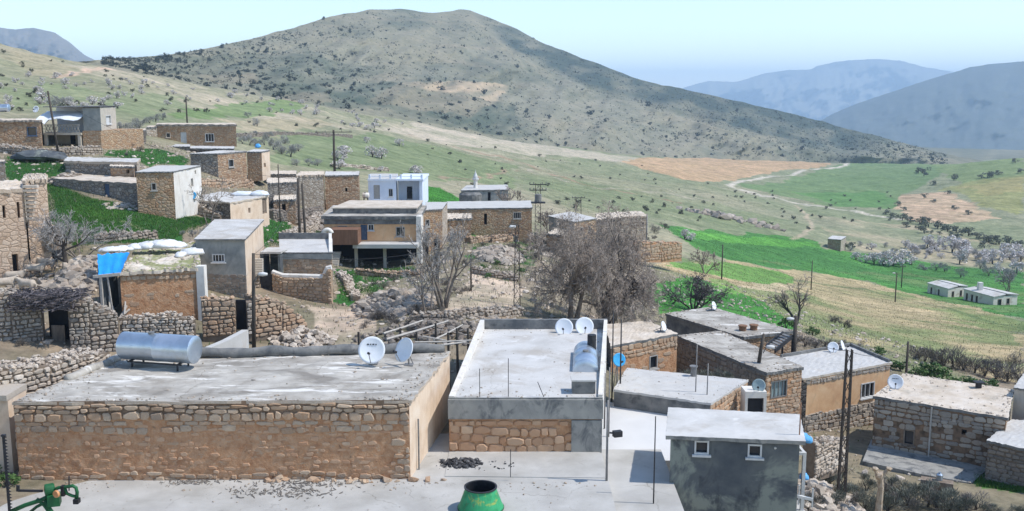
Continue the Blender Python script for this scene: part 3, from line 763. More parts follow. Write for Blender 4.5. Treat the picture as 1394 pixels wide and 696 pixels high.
mountain('valley_mountain', [(1000,215),(1080,188),(1135,155),(1170,140),(1200,130),(1260,110),(1320,92),(1350,87),(1394,83.5),(1480,70),(1650,80),(1900,110)], [(1000,226),(1900,228)], 3300, 1300, (.085, .095, .085), seed=14, rel=.028)
mountain('left_mountain', [(-300,55),(-120,40),(0,38),(20,40),(45,37.5),(62,42),(75,45),(95,58),(115,75),(150,92),(220,125)], [(-300,110),(220,135)], 3300, 700, (.17, .15, .12), seed=25)

# ------------------------------------------------------------------ air
hz_m = bpy.data.materials.new('haze_air'); hz_m.use_nodes = True
hn = hz_m.node_tree; hn.nodes.clear()
ho = hn.nodes.new('ShaderNodeOutputMaterial'); hv = hn.nodes.new('ShaderNodeVolumePrincipled')
hv.inputs['Color'].default_value = (.56, .76, 1.0, 1)
hv.inputs['Density'].default_value = HAZE
hv.inputs['Anisotropy'].default_value = 0.0
hn.links.new(hv.outputs[0], ho.inputs['Volume'])
b = MB(); b.box((0, 7800, -145), (40000, 16000, 1070))
tag(b.build('haze', hz_m), kind='stuff')

# ------------------------------------------------------------------ builders for houses and walls
def stones(mb, p0, p1, zb, zt, mi, w=.36, h=.22, prot=.06, holes=(), keep=None, seed=1, gap=.012, inset=.2):
    """lay stones over the upright face p0->p1 (outside on the right hand when walking p0->p1 seen from above is the front)"""
    rng = random.Random(seed)
    p0, p1 = Vector((p0[0], p0[1], 0)), Vector((p1[0], p1[1], 0))
    L = (p1 - p0).length; e = (p1 - p0) / L; n = Vector((e.y, -e.x, 0))
    zt = zt if hasattr(zt, '__len__') else (zt, zt)
    ztop = max(zt); z = zb
    while z < ztop - .04:
        hh = min(h * rng.uniform(.7, 1.4), ztop - z)
        x = -w * rng.random()
        while x < L:
            ww = w * rng.uniform(.55, 1.7)
            x0, x1 = max(x, 0) + gap, min(x + ww, L) - gap
            xc = (x0 + x1) / 2; x += ww
            if x1 - x0 < .07: continue
            lim = zt[0] + (zt[1] - zt[0]) * xc / L
            z1 = min(z + hh, lim) - gap; z0 = z + gap
            if z1 - z0 < .05: continue
            if any(a - .03 < xc + (x1 - x0) * .4 and xc - (x1 - x0) * .4 < b + .03 and c - .02 < (z0 + z1) / 2 < d + .02 for a, b, c, d in holes): continue
            k = 1 if keep is None else keep(xc / L, (z0 + z1) / 2, rng)
            if k <= 0: continue
            pr = prot * k * rng.uniform(.6, 1.3)
            j = lambda s: rng.uniform(-s, s)
            cw, chh = (x1 - x0), (z1 - z0)
            wv = .35 * h * math.sin(xc * 1.15 + seed) * math.sin((z - zb) * 2.6 + .6) + chh * rng.uniform(-.07, .07); z0 += wv; z1 = min(z1 + wv, lim)
            if z1 - z0 < .05: continue
            chh = z1 - z0
            c4 = [rng.uniform(.05, .40) for _ in range(8)]
            out = [(x0 + cw * c4[0], z0), (x1 - cw * c4[1], z0), (x1, z0 + chh * c4[2]), (x1, z1 - chh * c4[3]), (x1 - cw * c4[4], z1), (x0 + cw * c4[5], z1), (x0, z1 - chh * c4[6]), (x0, z0 + chh * c4[7])]
            out = [(xx + j(.02), zz + j(.016)) for xx, zz in out]
            xm, zm = (x0 + x1) / 2 + j(.04), (z0 + z1) / 2 + j(.02)
            tx, tz = j(.25), j(.3)
            vs = []
            for (dd, ins) in ((-.03, 0), (pr * .6, .02), (pr, inset)):
                for (xx, zz) in out:
                    u, v = xx + (xm - xx) * ins, zz + (zm - zz) * ins
                    q = p0 + e * u + n * (dd + (0 if dd < 0 else pr * (tx * (u - xm) / cw + tz * (v - zm) / chh)))
                    vs.append((q.x, q.y, v))
            q = p0 + e * xm + n * pr * 1.03
            vs.append((q.x, q.y, zm))
            fs = [(16 + i, 16 + (i + 1) % 8, 24) for i in range(8)]
            for r in (0, 8):
                fs += [(r + i, r + (i + 1) % 8, r + 8 + (i + 1) % 8, r + 8 + i) for i in range(8)]
            mb.add(vs, fs, mi)
        z += hh

def plane_hit(p0, p1, px, py):
    e = Vector((p1[0] - p0[0], p1[1] - p0[1], 0)); L = e.length; e /= L
    n = Vector((e.y, -e.x, 0))
    r = Vector(ray(px, py)); c = Vector((0, 0, ZC))
    s = (Vector((p0[0], p0[1], 0)) - c).dot(n) / r.dot(n)
    q = c + r * s
    return (q - Vector((p0[0], p0[1], 0))).dot(e), q.z, L

def face_with_holes(mb, p0, p1, zb, zt0, zt1, holes, mi=0, depth=.22, mi_rev=None):
    p0, p1 = Vector((p0[0], p0[1], 0)), Vector((p1[0], p1[1], 0))
    L = (p1 - p0).length; e = (p1 - p0) / L; n = Vector((e.y, -e.x, 0))
    us = sorted(set([0, L] + [v for h in holes for v in h[:2]]))
    zs = sorted(set([v for h in holes for v in h[2:4]]))
    top = lambda u: zt0 + (zt1 - zt0) * u / L
    P = lambda u, z, d=0: tuple(p0 + e * u - n * d + Vector((0, 0, z)))
    for a, b in zip(us[:-1], us[1:]):
        if b - a < 1e-4: continue
        ks = [zb] + [z for z in zs if zb < z < min(top(a), top(b))]
        for i, z0 in enumerate(ks):
            last = i == len(ks) - 1
            z1a, z1b = (top(a), top(b)) if last else (ks[i + 1], ks[i + 1])
            zm = (z0 + min(z1a, z1b)) / 2; um = (a + b) / 2
            if any(h[0] < um < h[1] and h[2] < zm < h[3] for h in holes): continue
            mb.quad(P(a, z0), P(b, z0), P(b, z1b), P(a, z1a), mi)
    for (a, b, c, d) in [h[:4] for h in holes]:
        m2 = mi if mi_rev is None else mi_rev
        mb.quad(P(a, c), P(a, c, depth), P(a, d, depth), P(a, d), m2)
        mb.quad(P(b, c, depth), P(b, c), P(b, d), P(b, d, depth), m2)
        mb.quad(P(a, c, depth), P(a, c), P(b, c), P(b, c, depth), m2)
        mb.quad(P(a, d), P(a, d, depth), P(b, d, depth), P(b, d), m2)

def roof_slab(poly, z, thick, over, seed, zs=None, jit=.03, parent=None, m='roof', edge='concrete_dark'):
    """slab with slightly wavering edges over a four-cornered plan"""
    rng = random.Random(seed)
    c = Vector((sum(p[0] for p in poly) / 4, sum(p[1] for p in poly) / 4, 0))
    q = []
    for i, p in enumerate(poly):
        d = Vector((p[0], p[1], 0)) - c
        q.append(c + d + d.normalized() * over * 1.3)
    zz = zs or [z] * 4
    n = 26
    vs = []
    for jy in range(n + 1):
        for ix in range(n + 1):
            u, v = ix / n, jy / n
            P = (q[0] * (1 - u) + q[1] * u) * (1 - v) + (q[3] * (1 - u) + q[2] * u) * v
            zv = (zz[0] * (1 - u) + zz[1] * u) * (1 - v) + (zz[3] * (1 - u) + zz[2] * u) * v
            ed = ix in (0, n) or jy in (0, n)
            vs.append((P.x + (rng.uniform(-jit, jit) if ed else 0), P.y + (rng.uniform(-jit, jit) if ed else 0), zv + rng.uniform(-jit, jit) * .6))
    w = n + 1
    fs = [(a * w + b, a * w + b + 1, (a + 1) * w + b + 1, (a + 1) * w + b) for a in range(n) for b in range(n)]
    mb = MB(); mb.add(vs, fs, 0)
    ring = [i for i in range(w)] + [i * w + n for i in range(1, w)] + [n * w + i for i in range(n - 1, -1, -1)] + [i * w for i in range(n - 1, 0, -1)]
    k = len(ring)
    top = [vs[i] for i in ring]; bot = [(x, y, zv - thick + rng.uniform(-.02, .02)) for x, y, zv in top]
    mb.add(top + bot, [(k + i, k + (i + 1) % k, (i + 1) % k, i) for i in range(k)], 1)
    mb.add(bot, [tuple(range(k - 1, -1, -1))], 1)
    return mb.build('roof', [M[m], M[edge]], parent)

def window_part(root, p0, p1, a, b, c, d, frame='white_frame', fw=.06, bars=0, glass='glass', sill=True, depth=.14):
    p0, p1 = Vector((p0[0], p0[1], 0)), Vector((p1[0], p1[1], 0))
    e = (p1 - p0).normalized(); n = Vector((e.y, -e.x, 0))
    P = lambda u, z, o=0: p0 + e * u + n * o + Vector((0, 0, z))
    rz = math.atan2(e.y, e.x)
    mb = MB()
    h = d - c; wd = b - a
    o = .015
    mb.box(P(a + fw / 2 - .004, (c + d) / 2, o - .03), (fw, .09, h + .008), 0, rz)
    mb.box(P(b - fw / 2 + .004, (c + d) / 2, o - .03), (fw, .09, h + .008), 0, rz)
    mb.box(P((a + b) / 2, c + fw / 2 - .002, o - .033), (wd - 2 * fw, .085, fw), 0, rz)
    mb.box(P((a + b) / 2, d - fw / 2 + .002, o - .033), (wd - 2 * fw, .085, fw), 0, rz)
    for k in range(bars):
        u = a + wd * (k + 1) / (bars + 1)
        mb.box(P(u, (c + d) / 2, o - .04), (fw * .6, .06, h - 2 * fw), 0, rz)
    if sill: mb.box(P((a + b) / 2, c - .04, .05), (wd + .16, .14, .07), 0, rz)
    w = mb.build('window', M[frame], root)
    g = MB(); g.box(P((a + b) / 2, (c + d) / 2, -depth), (wd - .01, .02, h - .01), 0, rz)
    g.build('pane', M[glass], w)
    return w

def door_part(root, p0, p1, a, b, c, d, m='wood', handle=True, depth=.1):
    p0, p1 = Vector((p0[0], p0[1], 0)), Vector((p1[0], p1[1], 0))
    e = (p1 - p0).normalized(); n = Vector((e.y, -e.x, 0)); rz = math.atan2(e.y, e.x)
    P = lambda u, z, o=0: p0 + e * u + n * o + Vector((0, 0, z))
    mb = MB()
    k = 4; wd = (b - a - .03) / k
    for i in range(k):
        mb.box(P(a + .015 + wd * (i + .5), (c + d) / 2, -depth - .004 * (i % 2)), (wd - .012, .05, d - c - .02), 0, rz)
    mb.box(P((a + b) / 2, c + (d - c) * .2, -depth + .035), (b - a - .08, .03, .09), 0, rz)
    mb.box(P((a + b) / 2, c + (d - c) * .8, -depth + .035), (b - a - .08, .03, .09), 0, rz)
    dr = mb.build('door', M[m], root)
    if handle:
        hb = MB(); hb.box(P(b - .14, c + (d - c) * .48, -depth + .06), (.05, .06, .16), 0, rz)
        hb.build('handle', M['black_steel'], dr)
    return dr

HOUSES = {}
def house(name, label, roof, Y, base, walls, roofm='roof', thick=.18, over=.1, geo=None, wins=(), doors=(), holes=(), group=None, cat='house', edge='concrete_dark', jit=.03, seed=None, joint='mud', extra=0):
    """roof: photo pixels of the front-left, front-right, back-right, back-left roof corners.
    Y: distance of the first corner (the others found on the same level) or four distances.
    walls: one material name or four; geo: {wall: dict for stones()}; wins: (wall, x0,y0,x1,y1, frame, bars) in photo pixels"""
    seed = seed or (sum(ord(ch) for ch in label) % 9999)
    if hasattr(Y, '__len__'):
        z = PY(*roof[0], Y[0]).z
        P = [Vector((ray(*roof[i])[0] * Y[i] / ray(*roof[i])[1], Y[i], z)) for i in range(4)]
    else:
        z = PY(*roof[0], Y).z
        P = [PZ(px, py, z) for px, py in roof]
    zb = base if base is not None else min(h1(p.x, p.y) for p in P) - .5
    cx, cy = sum(p.x for p in P) / 4, sum(p.y for p in P) / 4
    root = thing(name, label, cat, (cx, cy, max(zb, min(h1(p.x, p.y) for p in P))), group)
    wm = walls if isinstance(walls, (list, tuple)) else [walls] * 4
    mats, mb = [], MB()
    def mid(nm):
        if M[nm] not in mats: mats.append(M[nm])
        return mats.index(M[nm])
    zw = z - thick + .02
    hs = {i: [] for i in range(4)}
    todo = []
    for kind, lst in (('w', wins), ('d', doors), ('h', holes)):
        for t in lst:
            i = t[0]; p0, p1 = P[i], P[(i + 1) % 4]
            a, zt, L = plane_hit(p0, p1, t[1], (t[2] + t[4]) / 2); b, _, _ = plane_hit(p0, p1, t[3], (t[2] + t[4]) / 2)
            um = (t[1] + t[3]) / 2
            _, zt, _ = plane_hit(p0, p1, um, t[2]); _, zbt, _ = plane_hit(p0, p1, um, t[4])
            a, b = max(min(a, b), .05), min(max(a, b), L - .05)
            zt, zbt = min(zt, zw - .05), max(zbt, zb + .02)
            if b - a < .1 or zt - zbt < .1: print('bad opening', label, t, a, b, zbt, zt); continue
            hs[i].append((a, b, zbt, zt)); todo.append((kind, i, a, b, zbt, zt, t[5:]))
    for i in range(4):
        p0, p1 = P[i], P[(i + 1) % 4]
        g = (geo or {}).get(i)
        face_with_holes(mb, p0, p1, zb, zw, zw, hs[i], mid(g['back'] if g and 'back' in g else (joint if g else wm[i])), depth=.35 if any(t[0] == 'h' and t[1] == i for t in todo) else .2)
        if g:
            kw = {k: v for k, v in g.items() if k not in ('m', 'back', 'z0', 'z1')}
            stones(mb, p0, p1, g.get('z0', zb), g.get('z1', zw), mid(g.get('m', 'stones')), holes=hs[i], seed=seed + i, **kw)
    di = None
    for kind, i, a, b, c, d, rest in todo:
        if kind == 'h':
            p0, p1 = P[i], P[(i + 1) % 4]
            e = (p1 - p0).normalized(); n = Vector((e.y, -e.x, 0))
            q = [p0 + e * u - n * .34 for u in (a, b)]
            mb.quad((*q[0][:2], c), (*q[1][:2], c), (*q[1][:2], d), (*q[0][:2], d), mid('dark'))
    mb.quad(*[(p.x, p.y, zw - .01) for p in P], mid(wm[0]))
    mb.build('wall', mats, root)
    rf = roof_slab(P, z, thick, over, seed, parent=root, m=roofm, edge=edge, jit=jit)
    for kind, i, a, b, c, d, rest in todo:
        if kind == 'w': window_part(root, P[i], P[(i + 1) % 4], a, b, c, d, *((rest[0], .06) + tuple(rest[1:]) if rest else ()))
        if kind == 'd': door_part(root, P[i], P[(i + 1) % 4], a, b, c, d, *(rest or ()))
    HOUSES[label] = (root, P, z, rf)
    print('HOUSE %-22s z=%.1f base=%.1f h=%.1f  sides %s' % (label[:22], z, zb, z - zb, ['%.1f' % (P[(i + 1) % 4] - P[i]).length for i in range(4)]))
    return root, P, z

def drywall(name, label, pts, thick=.5, m='stones_grey', back='earth_core', w=.36, h=.24, seed=3, group=None, cat='stone wall', rocks=True, both=False, holes=()):
    """dry stone wall through pts = (x, y, z of foot, z of top)"""
    rng = random.Random(seed)
    mb = MB()
    for (a, b) in zip(pts[:-1], pts[1:]):
        p0, p1 = Vector(a[:3]), Vector(b[:3])
        d = Vector((p1.x - p0.x, p1.y - p0.y, 0)); L = d.length
        if L < .05: continue
        e = d / L; n = Vector((e.y, -e.x, 0))
        q0, q1 = p0 - n * thick, p1 - n * thick
        mb.add([(p0.x, p0.y, a[2] - .5), (p1.x, p1.y, b[2] - .5), (q1.x, q1.y, b[2] - .5), (q0.x, q0.y, a[2] - .5),
                (p0.x, p0.y, a[3]), (p1.x, p1.y, b[3]), (q1.x, q1.y, b[3]), (q0.x, q0.y, a[3])],
               [(0, 1, 5, 4), (1, 2, 6, 5), (2, 3, 7, 6), (3, 0, 4, 7), (4, 5, 6, 7)], 1)
        stones(mb, p0, p1, min(a[2], b[2]) - .1, (a[3] + .02, b[3] + .02), 0, w=w, h=h, prot=.09, seed=rng.randint(0, 99999), gap=.02, inset=.24, holes=holes)
        if both: stones(mb, q1, q0, min(a[2], b[2]) - .1, (b[3], a[3]), 0, w=w, h=h, prot=.09, seed=rng.randint(0, 99999), gap=.008, inset=.26)
        if rocks:
            k = int(L * thick / (w * w * .45))
            for _ in range(k):
                t = rng.random(); s = rng.uniform(-.05, thick)
                c = p0 + d * t - n * s
                mb.rock((c.x, c.y, a[3] + (b[3] - a[3]) * t + rng.uniform(-.02, .12)), rng.uniform(.25, .8) * w * .62, rng, 0)
    o = mb.build(name, [M[m], M[back]], origin=pts[0][:3])
    return tag(o, label, cat, group)

def wall_px(pix, top, thick=.5, foot=None):
    """pix: photo pixels of the wall's foot; top: pixels height list -> (x,y,zfoot,ztop)"""
    out = []
    for i, (px, py) in enumerate(pix):
        p = PT(px, py)
        t = top[i] if hasattr(top, '__len__') else top
        out.append((p.x, p.y, p.z, PY(px, py - t, p.y).z))
    return out

def wall_Y(pix, top, Ys):
    out = []
    for (px, py), t, Y in zip(pix, top, Ys):
        p = PY(px, py, Y)
        out.append((p.x, p.y, p.z, PY(px, t, Y).z))
    return out

def rubble(name, label, centre, rx, ry, n, size, m='stones_grey', pile=.0, seed=5, kind='stuff', rz=0, zfix=None):
    rng = random.Random(seed)
    mb = MB()
    for _ in range(n):
        a = rng.uniform(0, 6.28); r = rng.random() ** .6
        x, y = r * math.cos(a) * rx, r * math.sin(a) * ry
        x, y = centre[0] + x * math.cos(rz) - y * math.sin(rz), centre[1] + x * math.sin(rz) + y * math.cos(rz)
        s = size * rng.uniform(.4, 1.5) ** 1.3
        zg = h1(x, y) if zfix is None else zfix
        mb.rock((x, y, zg + s * .2 + pile * max(0, 1 - r) * rng.uniform(.5, 1)), s, rng, 0)
    if pile:
        zc = h1(centre[0], centre[1]) if zfix is None else zfix
        vs = [(centre[0], centre[1], zc + pile * .75)]
        for k in range(14):
            a = 6.283 * k / 14
            x, y = rx * .85 * math.cos(a), ry * .85 * math.sin(a)
            x, y = centre[0] + x * math.cos(rz) - y * math.sin(rz), centre[1] + x * math.sin(rz) + y * math.cos(rz)
            vs.append((x, y, (h1(x, y) if zfix is None else zfix) - .15))
        mb.add(vs, [(0, 1 + k, 1 + (k + 1) % 14) for k in range(14)], 1)
    o = mb.build(name, [M[m], M['earth_core']], origin=(centre[0], centre[1], h1(*centre[:2]) if zfix is None else zfix))
    return tag(o, label, None, None, kind)

# ------------------------------------------------------------------ paved ground
def slab(name, pts, z, thick, m, kind='structure', edge=None):
    mb = MB(); mb.prism([(p[0], p[1]) for p in pts], z - thick, z, 0)
    return tag(mb.build(name, M[m], origin=(pts[0][0], pts[0][1], z)), kind=kind)
def zpts(pix, z): return [PZ(px, py, z) for px, py in pix]
slab('yard', [(-26, 22), (3.35, 22), (3.35, 37.2), (-18.4, 37.2), (-26, 34)], .02, .8, 'yard')
slab('pavement', [(-2.35, 32.75), (3.28, 32.6), (3.28, 36.2), (-2.35, 36.2)], .045, .3, 'yard')
slab('terrace_floor', [(3.352, 22), (5.55, 22), (5.75, 36.3), (3.352, 36.3)], -.30, 3.4, 'yard')
slab('courtyard', [(3.352, 36.302), (8.4, 36.302), (9.2, 43.6), (3.352, 43.6)], -.75, 1.6, 'yard_white')

# ------------------------------------------------------------------ the two near houses
def k_h1(u, z, rng):
    if z > 2.12: return 1.0
    if z > 1.72: return .62 if rng.random() < .72 else 0
    if z < .3: return .55 if rng.random() < .75 else 0
    if u > .95 and rng.random() < .6: return .5
    return 0
r1, P1, Z1 = house('stone_house', 'long low stone house with brown mud-plastered front below a silver water tank', [(18, 547), (557, 545), (612, 478), (165, 488)], 32.4, -.2, ['mud', 'cream', 'w_tan', 'w_pale'], thick=.1, over=.07, geo={0: dict(w=.36, h=.225, prot=.085, keep=k_h1, gap=.016, inset=.2), 3: dict(w=.4, h=.25, prot=.06)}, jit=.05, edge='stones_pale')
jb = MB(); e = (P1[1] - P1[0]).normalized(); jb.box(P1[0] + e * ((P1[1] - P1[0]).length / 2) + Vector((0, -.004, 2.62)) - Vector((0, 0, P1[0].z)), ((P1[1] - P1[0]).length - .02, .012, .5), 0, math.atan2(e.y, e.x)); jb.build('gap_shadow_band', M['joint'], r1)  # dark strip behind the top stones, gap shadows put into its colour
ms = MB(); stones(ms, P1[0], P1[1], .05, 2.2, 0, w=.26, h=.15, prot=.03, seed=77, gap=.02, inset=.22, keep=lambda u, z, rng: rng.uniform(.3, 1) if rng.random() < (.42 if z > 1.3 or z < .6 else .26) else 0); so = ms.build('mud_stones', M['stones_mud'], r1); so['kind'] = 'stuff'
# raised curb along the back edge, and the broken rim on the left
a, b_ = P1[3], P1[2]
cb = MB(); pts = [a + (b_ - a) * t + Vector((0, -.14, .17 + .04 * math.sin(t * 31))) for t in np.linspace(.20, .985, 26)]
cb.tube(pts, [.21 + .03 * math.sin(i * 1.7) for i in range(26)], 8)
cb.build('parapet', M['concrete_dark'], r1, smooth=True)
cb = MB(); pts = [a + (P1[0] - a) * t + Vector((.05, 0, .06 + .03 * math.sin(t * 23))) for t in np.linspace(.0, .55, 12)]
cb.tube(pts, .17, 7); cb.build('rim', M['roof'], r1, smooth=True)
# spouts/pipes against the plastered side
pp = MB(); q = P1[1] + (P1[2] - P1[1]) * .13 + Vector((.09, 0, 0)); pp.tube([(q.x, q.y, .0), (q.x, q.y, 1.9)], .03, 8); pp.build('pipe', M['steel'], r1)

def k_h2(u, z, rng): return 1
z2 = PY(611, 541, 35.2).z
r2, P2, Z2 = house('flat_roofed_house', 'concrete-roofed house with parapets on three sides, two dishes and a tank at the right edge', [(611, 541), (820, 541), (826, 447), (654, 447)], 35.2, .0, ['concrete_band', 'white_plaster', 'grey_plaster', 'white_plaster'], roofm='roof_pale', thick=.12, over=.02, geo={0: dict(w=.40, h=.31, prot=.07, z1=z2 - .82, m='stones_mud', back='mud', keep=lambda u, z, rng: 0 if (u > .74 and rng.random() < .4) else 1)}, jit=.006, edge='concrete_band', joint='concrete_band')
fb = MB()
e = (P2[1] - P2[0]).normalized()
L = (P2[1] - P2[0]).length
fb.box(P2[0] + e * L / 2 + Vector((0, -.055, -.46 + .02)), (L + .06, .11, .74), 0, math.atan2(e.y, e.x)); fb.build('fascia', M['concrete_band'], r2)
dpn = MB(); q0 = P2[0] + (P2[1] - P2[0]) * .80; q1 = P2[1]; e = (P2[1] - P2[0]).normalized(); dpn.box((q0 + q1) / 2 + Vector((0, -.05, -.0)) - Vector((0, 0, P2[0].z - .62)), ((q1 - q0).length, .1, 1.3), 0, math.atan2(e.y, e.x)); dpn.build('cement_patch', M['concrete_band'], r2)
def parapet(root, p, q, z, h, w, m, inset=0, name='parapet', h2=None):
    e = (q - p).normalized(); n = Vector((e.y, -e.x, 0))
    mb = MB(); h2 = h if h2 is None else h2
    c = [p - n * inset, q - n * inset, q - n * (inset + w), p - n * (inset + w)]
    mb.prism([(v.x, v.y) for v in c], z - .02, [z + h, z + h2, z + h2, z + h], 0)
    return mb.build(name, M[m], root)
hb = PY(740, 434, P2[2].y).z - Z2
print('house2 parapet', hb)
parapet(r2, P2[2], P2[3], Z2, hb, .22, 'concrete_dark')
parapet(r2, P2[3] - Vector((0, .24, 0)), P2[0], Z2, hb, .2, 'white_plaster', h2=.05)
parapet(r2, P2[1], P2[2] - Vector((0, .24, 0)), Z2, .10, .16, 'white_plaster', h2=hb)
ch = MB(); q = PZ(813, 508, Z2); ch.tube([(q.x - .02, q.y + 2.6, Z2), (q.x - .02, q.y + 2.6, Z2 + .95)], .19, 12); ch.build('chimney', M['black_steel'], r2)

# ------------------------------------------------------------------ the grey outhouse, lower right
r3, P3, Z3 = house('cement_outhouse', 'dark grey rendered outhouse with a thin pale roof slab and two small white windows', [(913, 592), (1089, 599), (1083, 565), (916, 556)], 33.0, -4.2, 'dark_render', roofm='roof_pale', thick=.13, over=.16, jit=.012, edge='concrete_band', wins=[(0, 945.5, 600, 965, 618.5, 'white_frame'), (0, 1018, 605, 1037, 622.5, 'white_frame')])
sp = MB(); q = PZ(1052, 599, Z3 - .1); sp.tube([(q.x, q.y + .25, Z3 - .13), (q.x + .05, q.y - .2, Z3 - .34)], .045, 8); sp.build('spout', M['white_frame'], r3)
# white-framed lean-to on its right flank
lz = PY(1100, 612, 34.2)
t = thing('lean_to', 'white framed open lean-to against the right end of the dark grey outhouse', 'lean-to', (lz.x, 34.2, lz.z - 2.6))
x0, x1, yf, yb2 = P3[1].x + .02, P3[1].x + .62, 33.9, 35.6
zt_, zb_ = lz.z, lz.z - 2.2
fr = MB()
for xx, yy in ((x1, yf), (x1, yb2)): fr.box((xx, yy, (zt_ + zb_) / 2), (.12, .12, zt_ - zb_))
fr.box(((x0 + x1) / 2, yf - .003, zt_ - .04), (x1 - x0 + .12, .1, .1)); fr.box((x1 + .002, (yf + yb2) / 2, zt_ - .05), (.1, yb2 - yf - .14, .1))
fr.build('frame', M['white_frame'], t)
fl = MB(); fl.box(((x0 + x1) / 2, (yf + yb2) / 2, zb_ - .06), (x1 - x0 + .2, yb2 - yf + .3, .12)); fl.build('floor', M['roof_white'], t)
rl = MB(); px0 = PY(1050, 668, 33.2); px1 = PY(1106, 680, 33.2)
rl.bar(px0, px1, .1, .1)
for k in range(4):
    q = px0 + (px1 - px0) * (k / 3); rl.bar(q - Vector((0, 0, .3)), q + Vector((0, 0, .42)), .05)
rl.build('railing', M['white_frame'], t)
bt = MB(); bt.prism([(x0, yf + .3), (x1 - .1, yf + .3), (x1 - .1, yb2), (x0, yb2)], zb_ - 2.4, zb_ - .13); bt.build('base', M['dark_render'], t)

# ------------------------------------------------------------------ lower quarter, right of the near houses
stoneR = dict(w=.36, h=.22, prot=.05)
rA, PA, ZA = house('whitewashed_house', 'low house with a whitewashed roof and a dark front band behind the white courtyard', [(836, 530), (967, 549), (1018, 517), (854, 501)], 43.0, -2.4, ['concrete_dark', 'w_orange', 'w_grey', 'white_plaster'], roofm='roof_white', thick=.1, over=.02, geo={1: dict(w=.34, h=.2, prot=.05, m='stones')}, jit=.02, edge='roof_white')
pp = MB(); q = PZ(944, 512, ZA); pp.tube([(q.x, q.y, ZA), (q.x, q.y, ZA + .45)], .14, 10); pp.tube([(q.x, q.y, ZA + .45), (q.x, q.y, ZA + .5)], .2, 10); pp.build('chimney', M['steel'], rA)

rB, PB, ZB = house('stone_house', 'tan stone house with a grey sloping-looking roof, a white dish on its right corner', [(832, 471), (922, 454), (881, 437), (824, 442)], 52.0, -4.0, ['mud_pale', 'w_tan', 'w_tan', 'w_dark'], thick=.14, over=.05, geo={0: dict(w=.38, h=.24, prot=.05, m='stones', keep=lambda u, z, rng: 1 if z > -1.15 else (.5 if rng.random() < .35 else 0))}, roofm='roof_earth', wins=[(0, 884, 484, 895, 502, 'grey_frame')])
rC, PC, ZC_ = house('long_house', 'long stone house with pale concrete roof farthest from the lane, two rusty roof vents', [(907, 427), (1012, 458), (1079, 447), (969, 418)], [66.6, 60.0, 61.6, 68.7], -5.0, ['concrete_dark', 'w_orange', 'w_grey', 'w_dark'], thick=.18, over=.1, roofm='roof')  # front faces away from the sun; its shade is put into dark concrete
rD, PD_, ZD = house('long_house', 'long dark-sided house with a pale roof running down to the orange house', [(922, 457), (1043, 507), (1092, 499), (981, 450)], [57.2, 49.3, 50.4, 58.4], -5.2, ['w_dark', 'w_orange', 'w_grey', 'w_dark'], thick=.16, over=.06, geo={0: dict(w=.34, h=.24, prot=.05, m='stones_dark', back='earth_core'), 1: dict(w=.3, h=.17, prot=.04, m='stones', back='mud')}, roofm='roof', wins=[(1, 1049, 518, 1071, 541, 'steel', 3, 'dish_grey', False)])  # shade of the left-facing front put into darker stone
rE, PE, ZE = house('orange_house', 'orange plastered house with white roof, two dishes and a barred white window', [(1094, 515), (1212, 493), (1158, 470), (1062, 486)], 52.0, -6.2, ['ochre', 'w_orange', 'w_grey', 'w_dark'], thick=.12, over=.08, roofm='roof_white', wins=[(0, 1172, 521, 1190, 541, 'white_frame', 2)], edge='roof_earth')
# rim of stones under the roof and the rough stone footing of the orange house
ft = MB(); stones(ft, PE[0], PE[1], -5.6, -4.15, 0, w=.36, h=.22, prot=.09, seed=8); ft.build('footing', M['stones_grey'], rE)
ft = MB(); stones(ft, PE[0], PE[1], ZE - .42, ZE - .14, 0, w=.3, h=.16, prot=.05, seed=9); ft.build('stone_course', M['stones_grey'], rE)
qn = MB(); p = PE[0]; qn.box((p.x - .02, p.y + .1, ZE - 1.75), (.42, .3, 3.0)); qn.build('pilaster', M['w_dark'], rE)
parapet(rE, PE[1], PE[2], ZE, .16, .14, 'concrete_dark'); parapet(rE, PE[2], PE[3], ZE, .16, .14, 'concrete_dark')

rF, PF, ZF = house('dark_stone_house', 'dark stone house with a sandy flat roof, a single shuttered window over a shaded terrace', [(1191, 539), (1370, 569), (1378, 535), (1231, 511)], [49.1, 45.7, 50.2, 53.2], -5.2, ['w_dark', 'w_tan', 'w_grey', 'w_dark'], roofm='roof_earth', thick=.14, over=.08, geo={0: dict(w=.38, h=.24, prot=.055, m='stones_grey', back='joint', keep=lambda u, z, rng: 1 if z > -3.3 else (.6 if rng.random() < .6 else 0))}, wins=[(0, 1230, 585, 1245, 606, 'wood')], holes=[(0, 1309, 585, 1316, 592)])
dp = MB(); a, zt_, L = plane_hit(PF[0], PF[1], 1268, 570); q = PF[0] + (PF[1] - PF[0]).normalized() * a + Vector((-.06, -.08, 0)); dp.tube([(q.x, q.y, ZF - .1), (q.x, q.y, -4.9)], .045, 8); dp.build('drainpipe', M['log'], rF)
vt = MB(); q = PZ(1332, 528, ZF); vt.tube([(q.x, q.y, ZF), (q.x, q.y, ZF + .28)], .16, 9); vt.box((q.x, q.y, ZF + .31), (.5, .42, .07)); vt.build('chimney', M['black_steel'], rF)
rG, PG, ZG_ = house('stone_annex', 'pale-roofed dark stone annex at the right edge above the green lawn', [(1346, 599), (1440, 620), (1450, 578), (1378, 572)], 44.5, -5.6, ['w_dark', 'w_tan', 'w_grey', 'w_dark'], thick=.12, over=.1, roofm='roof_white', geo={0: dict(w=.32, h=.2, prot=.06, m='stones_dark', back='earth_core'), 3: dict(w=.32, h=.2, prot=.06, m='stones_dark', back='earth_core')})
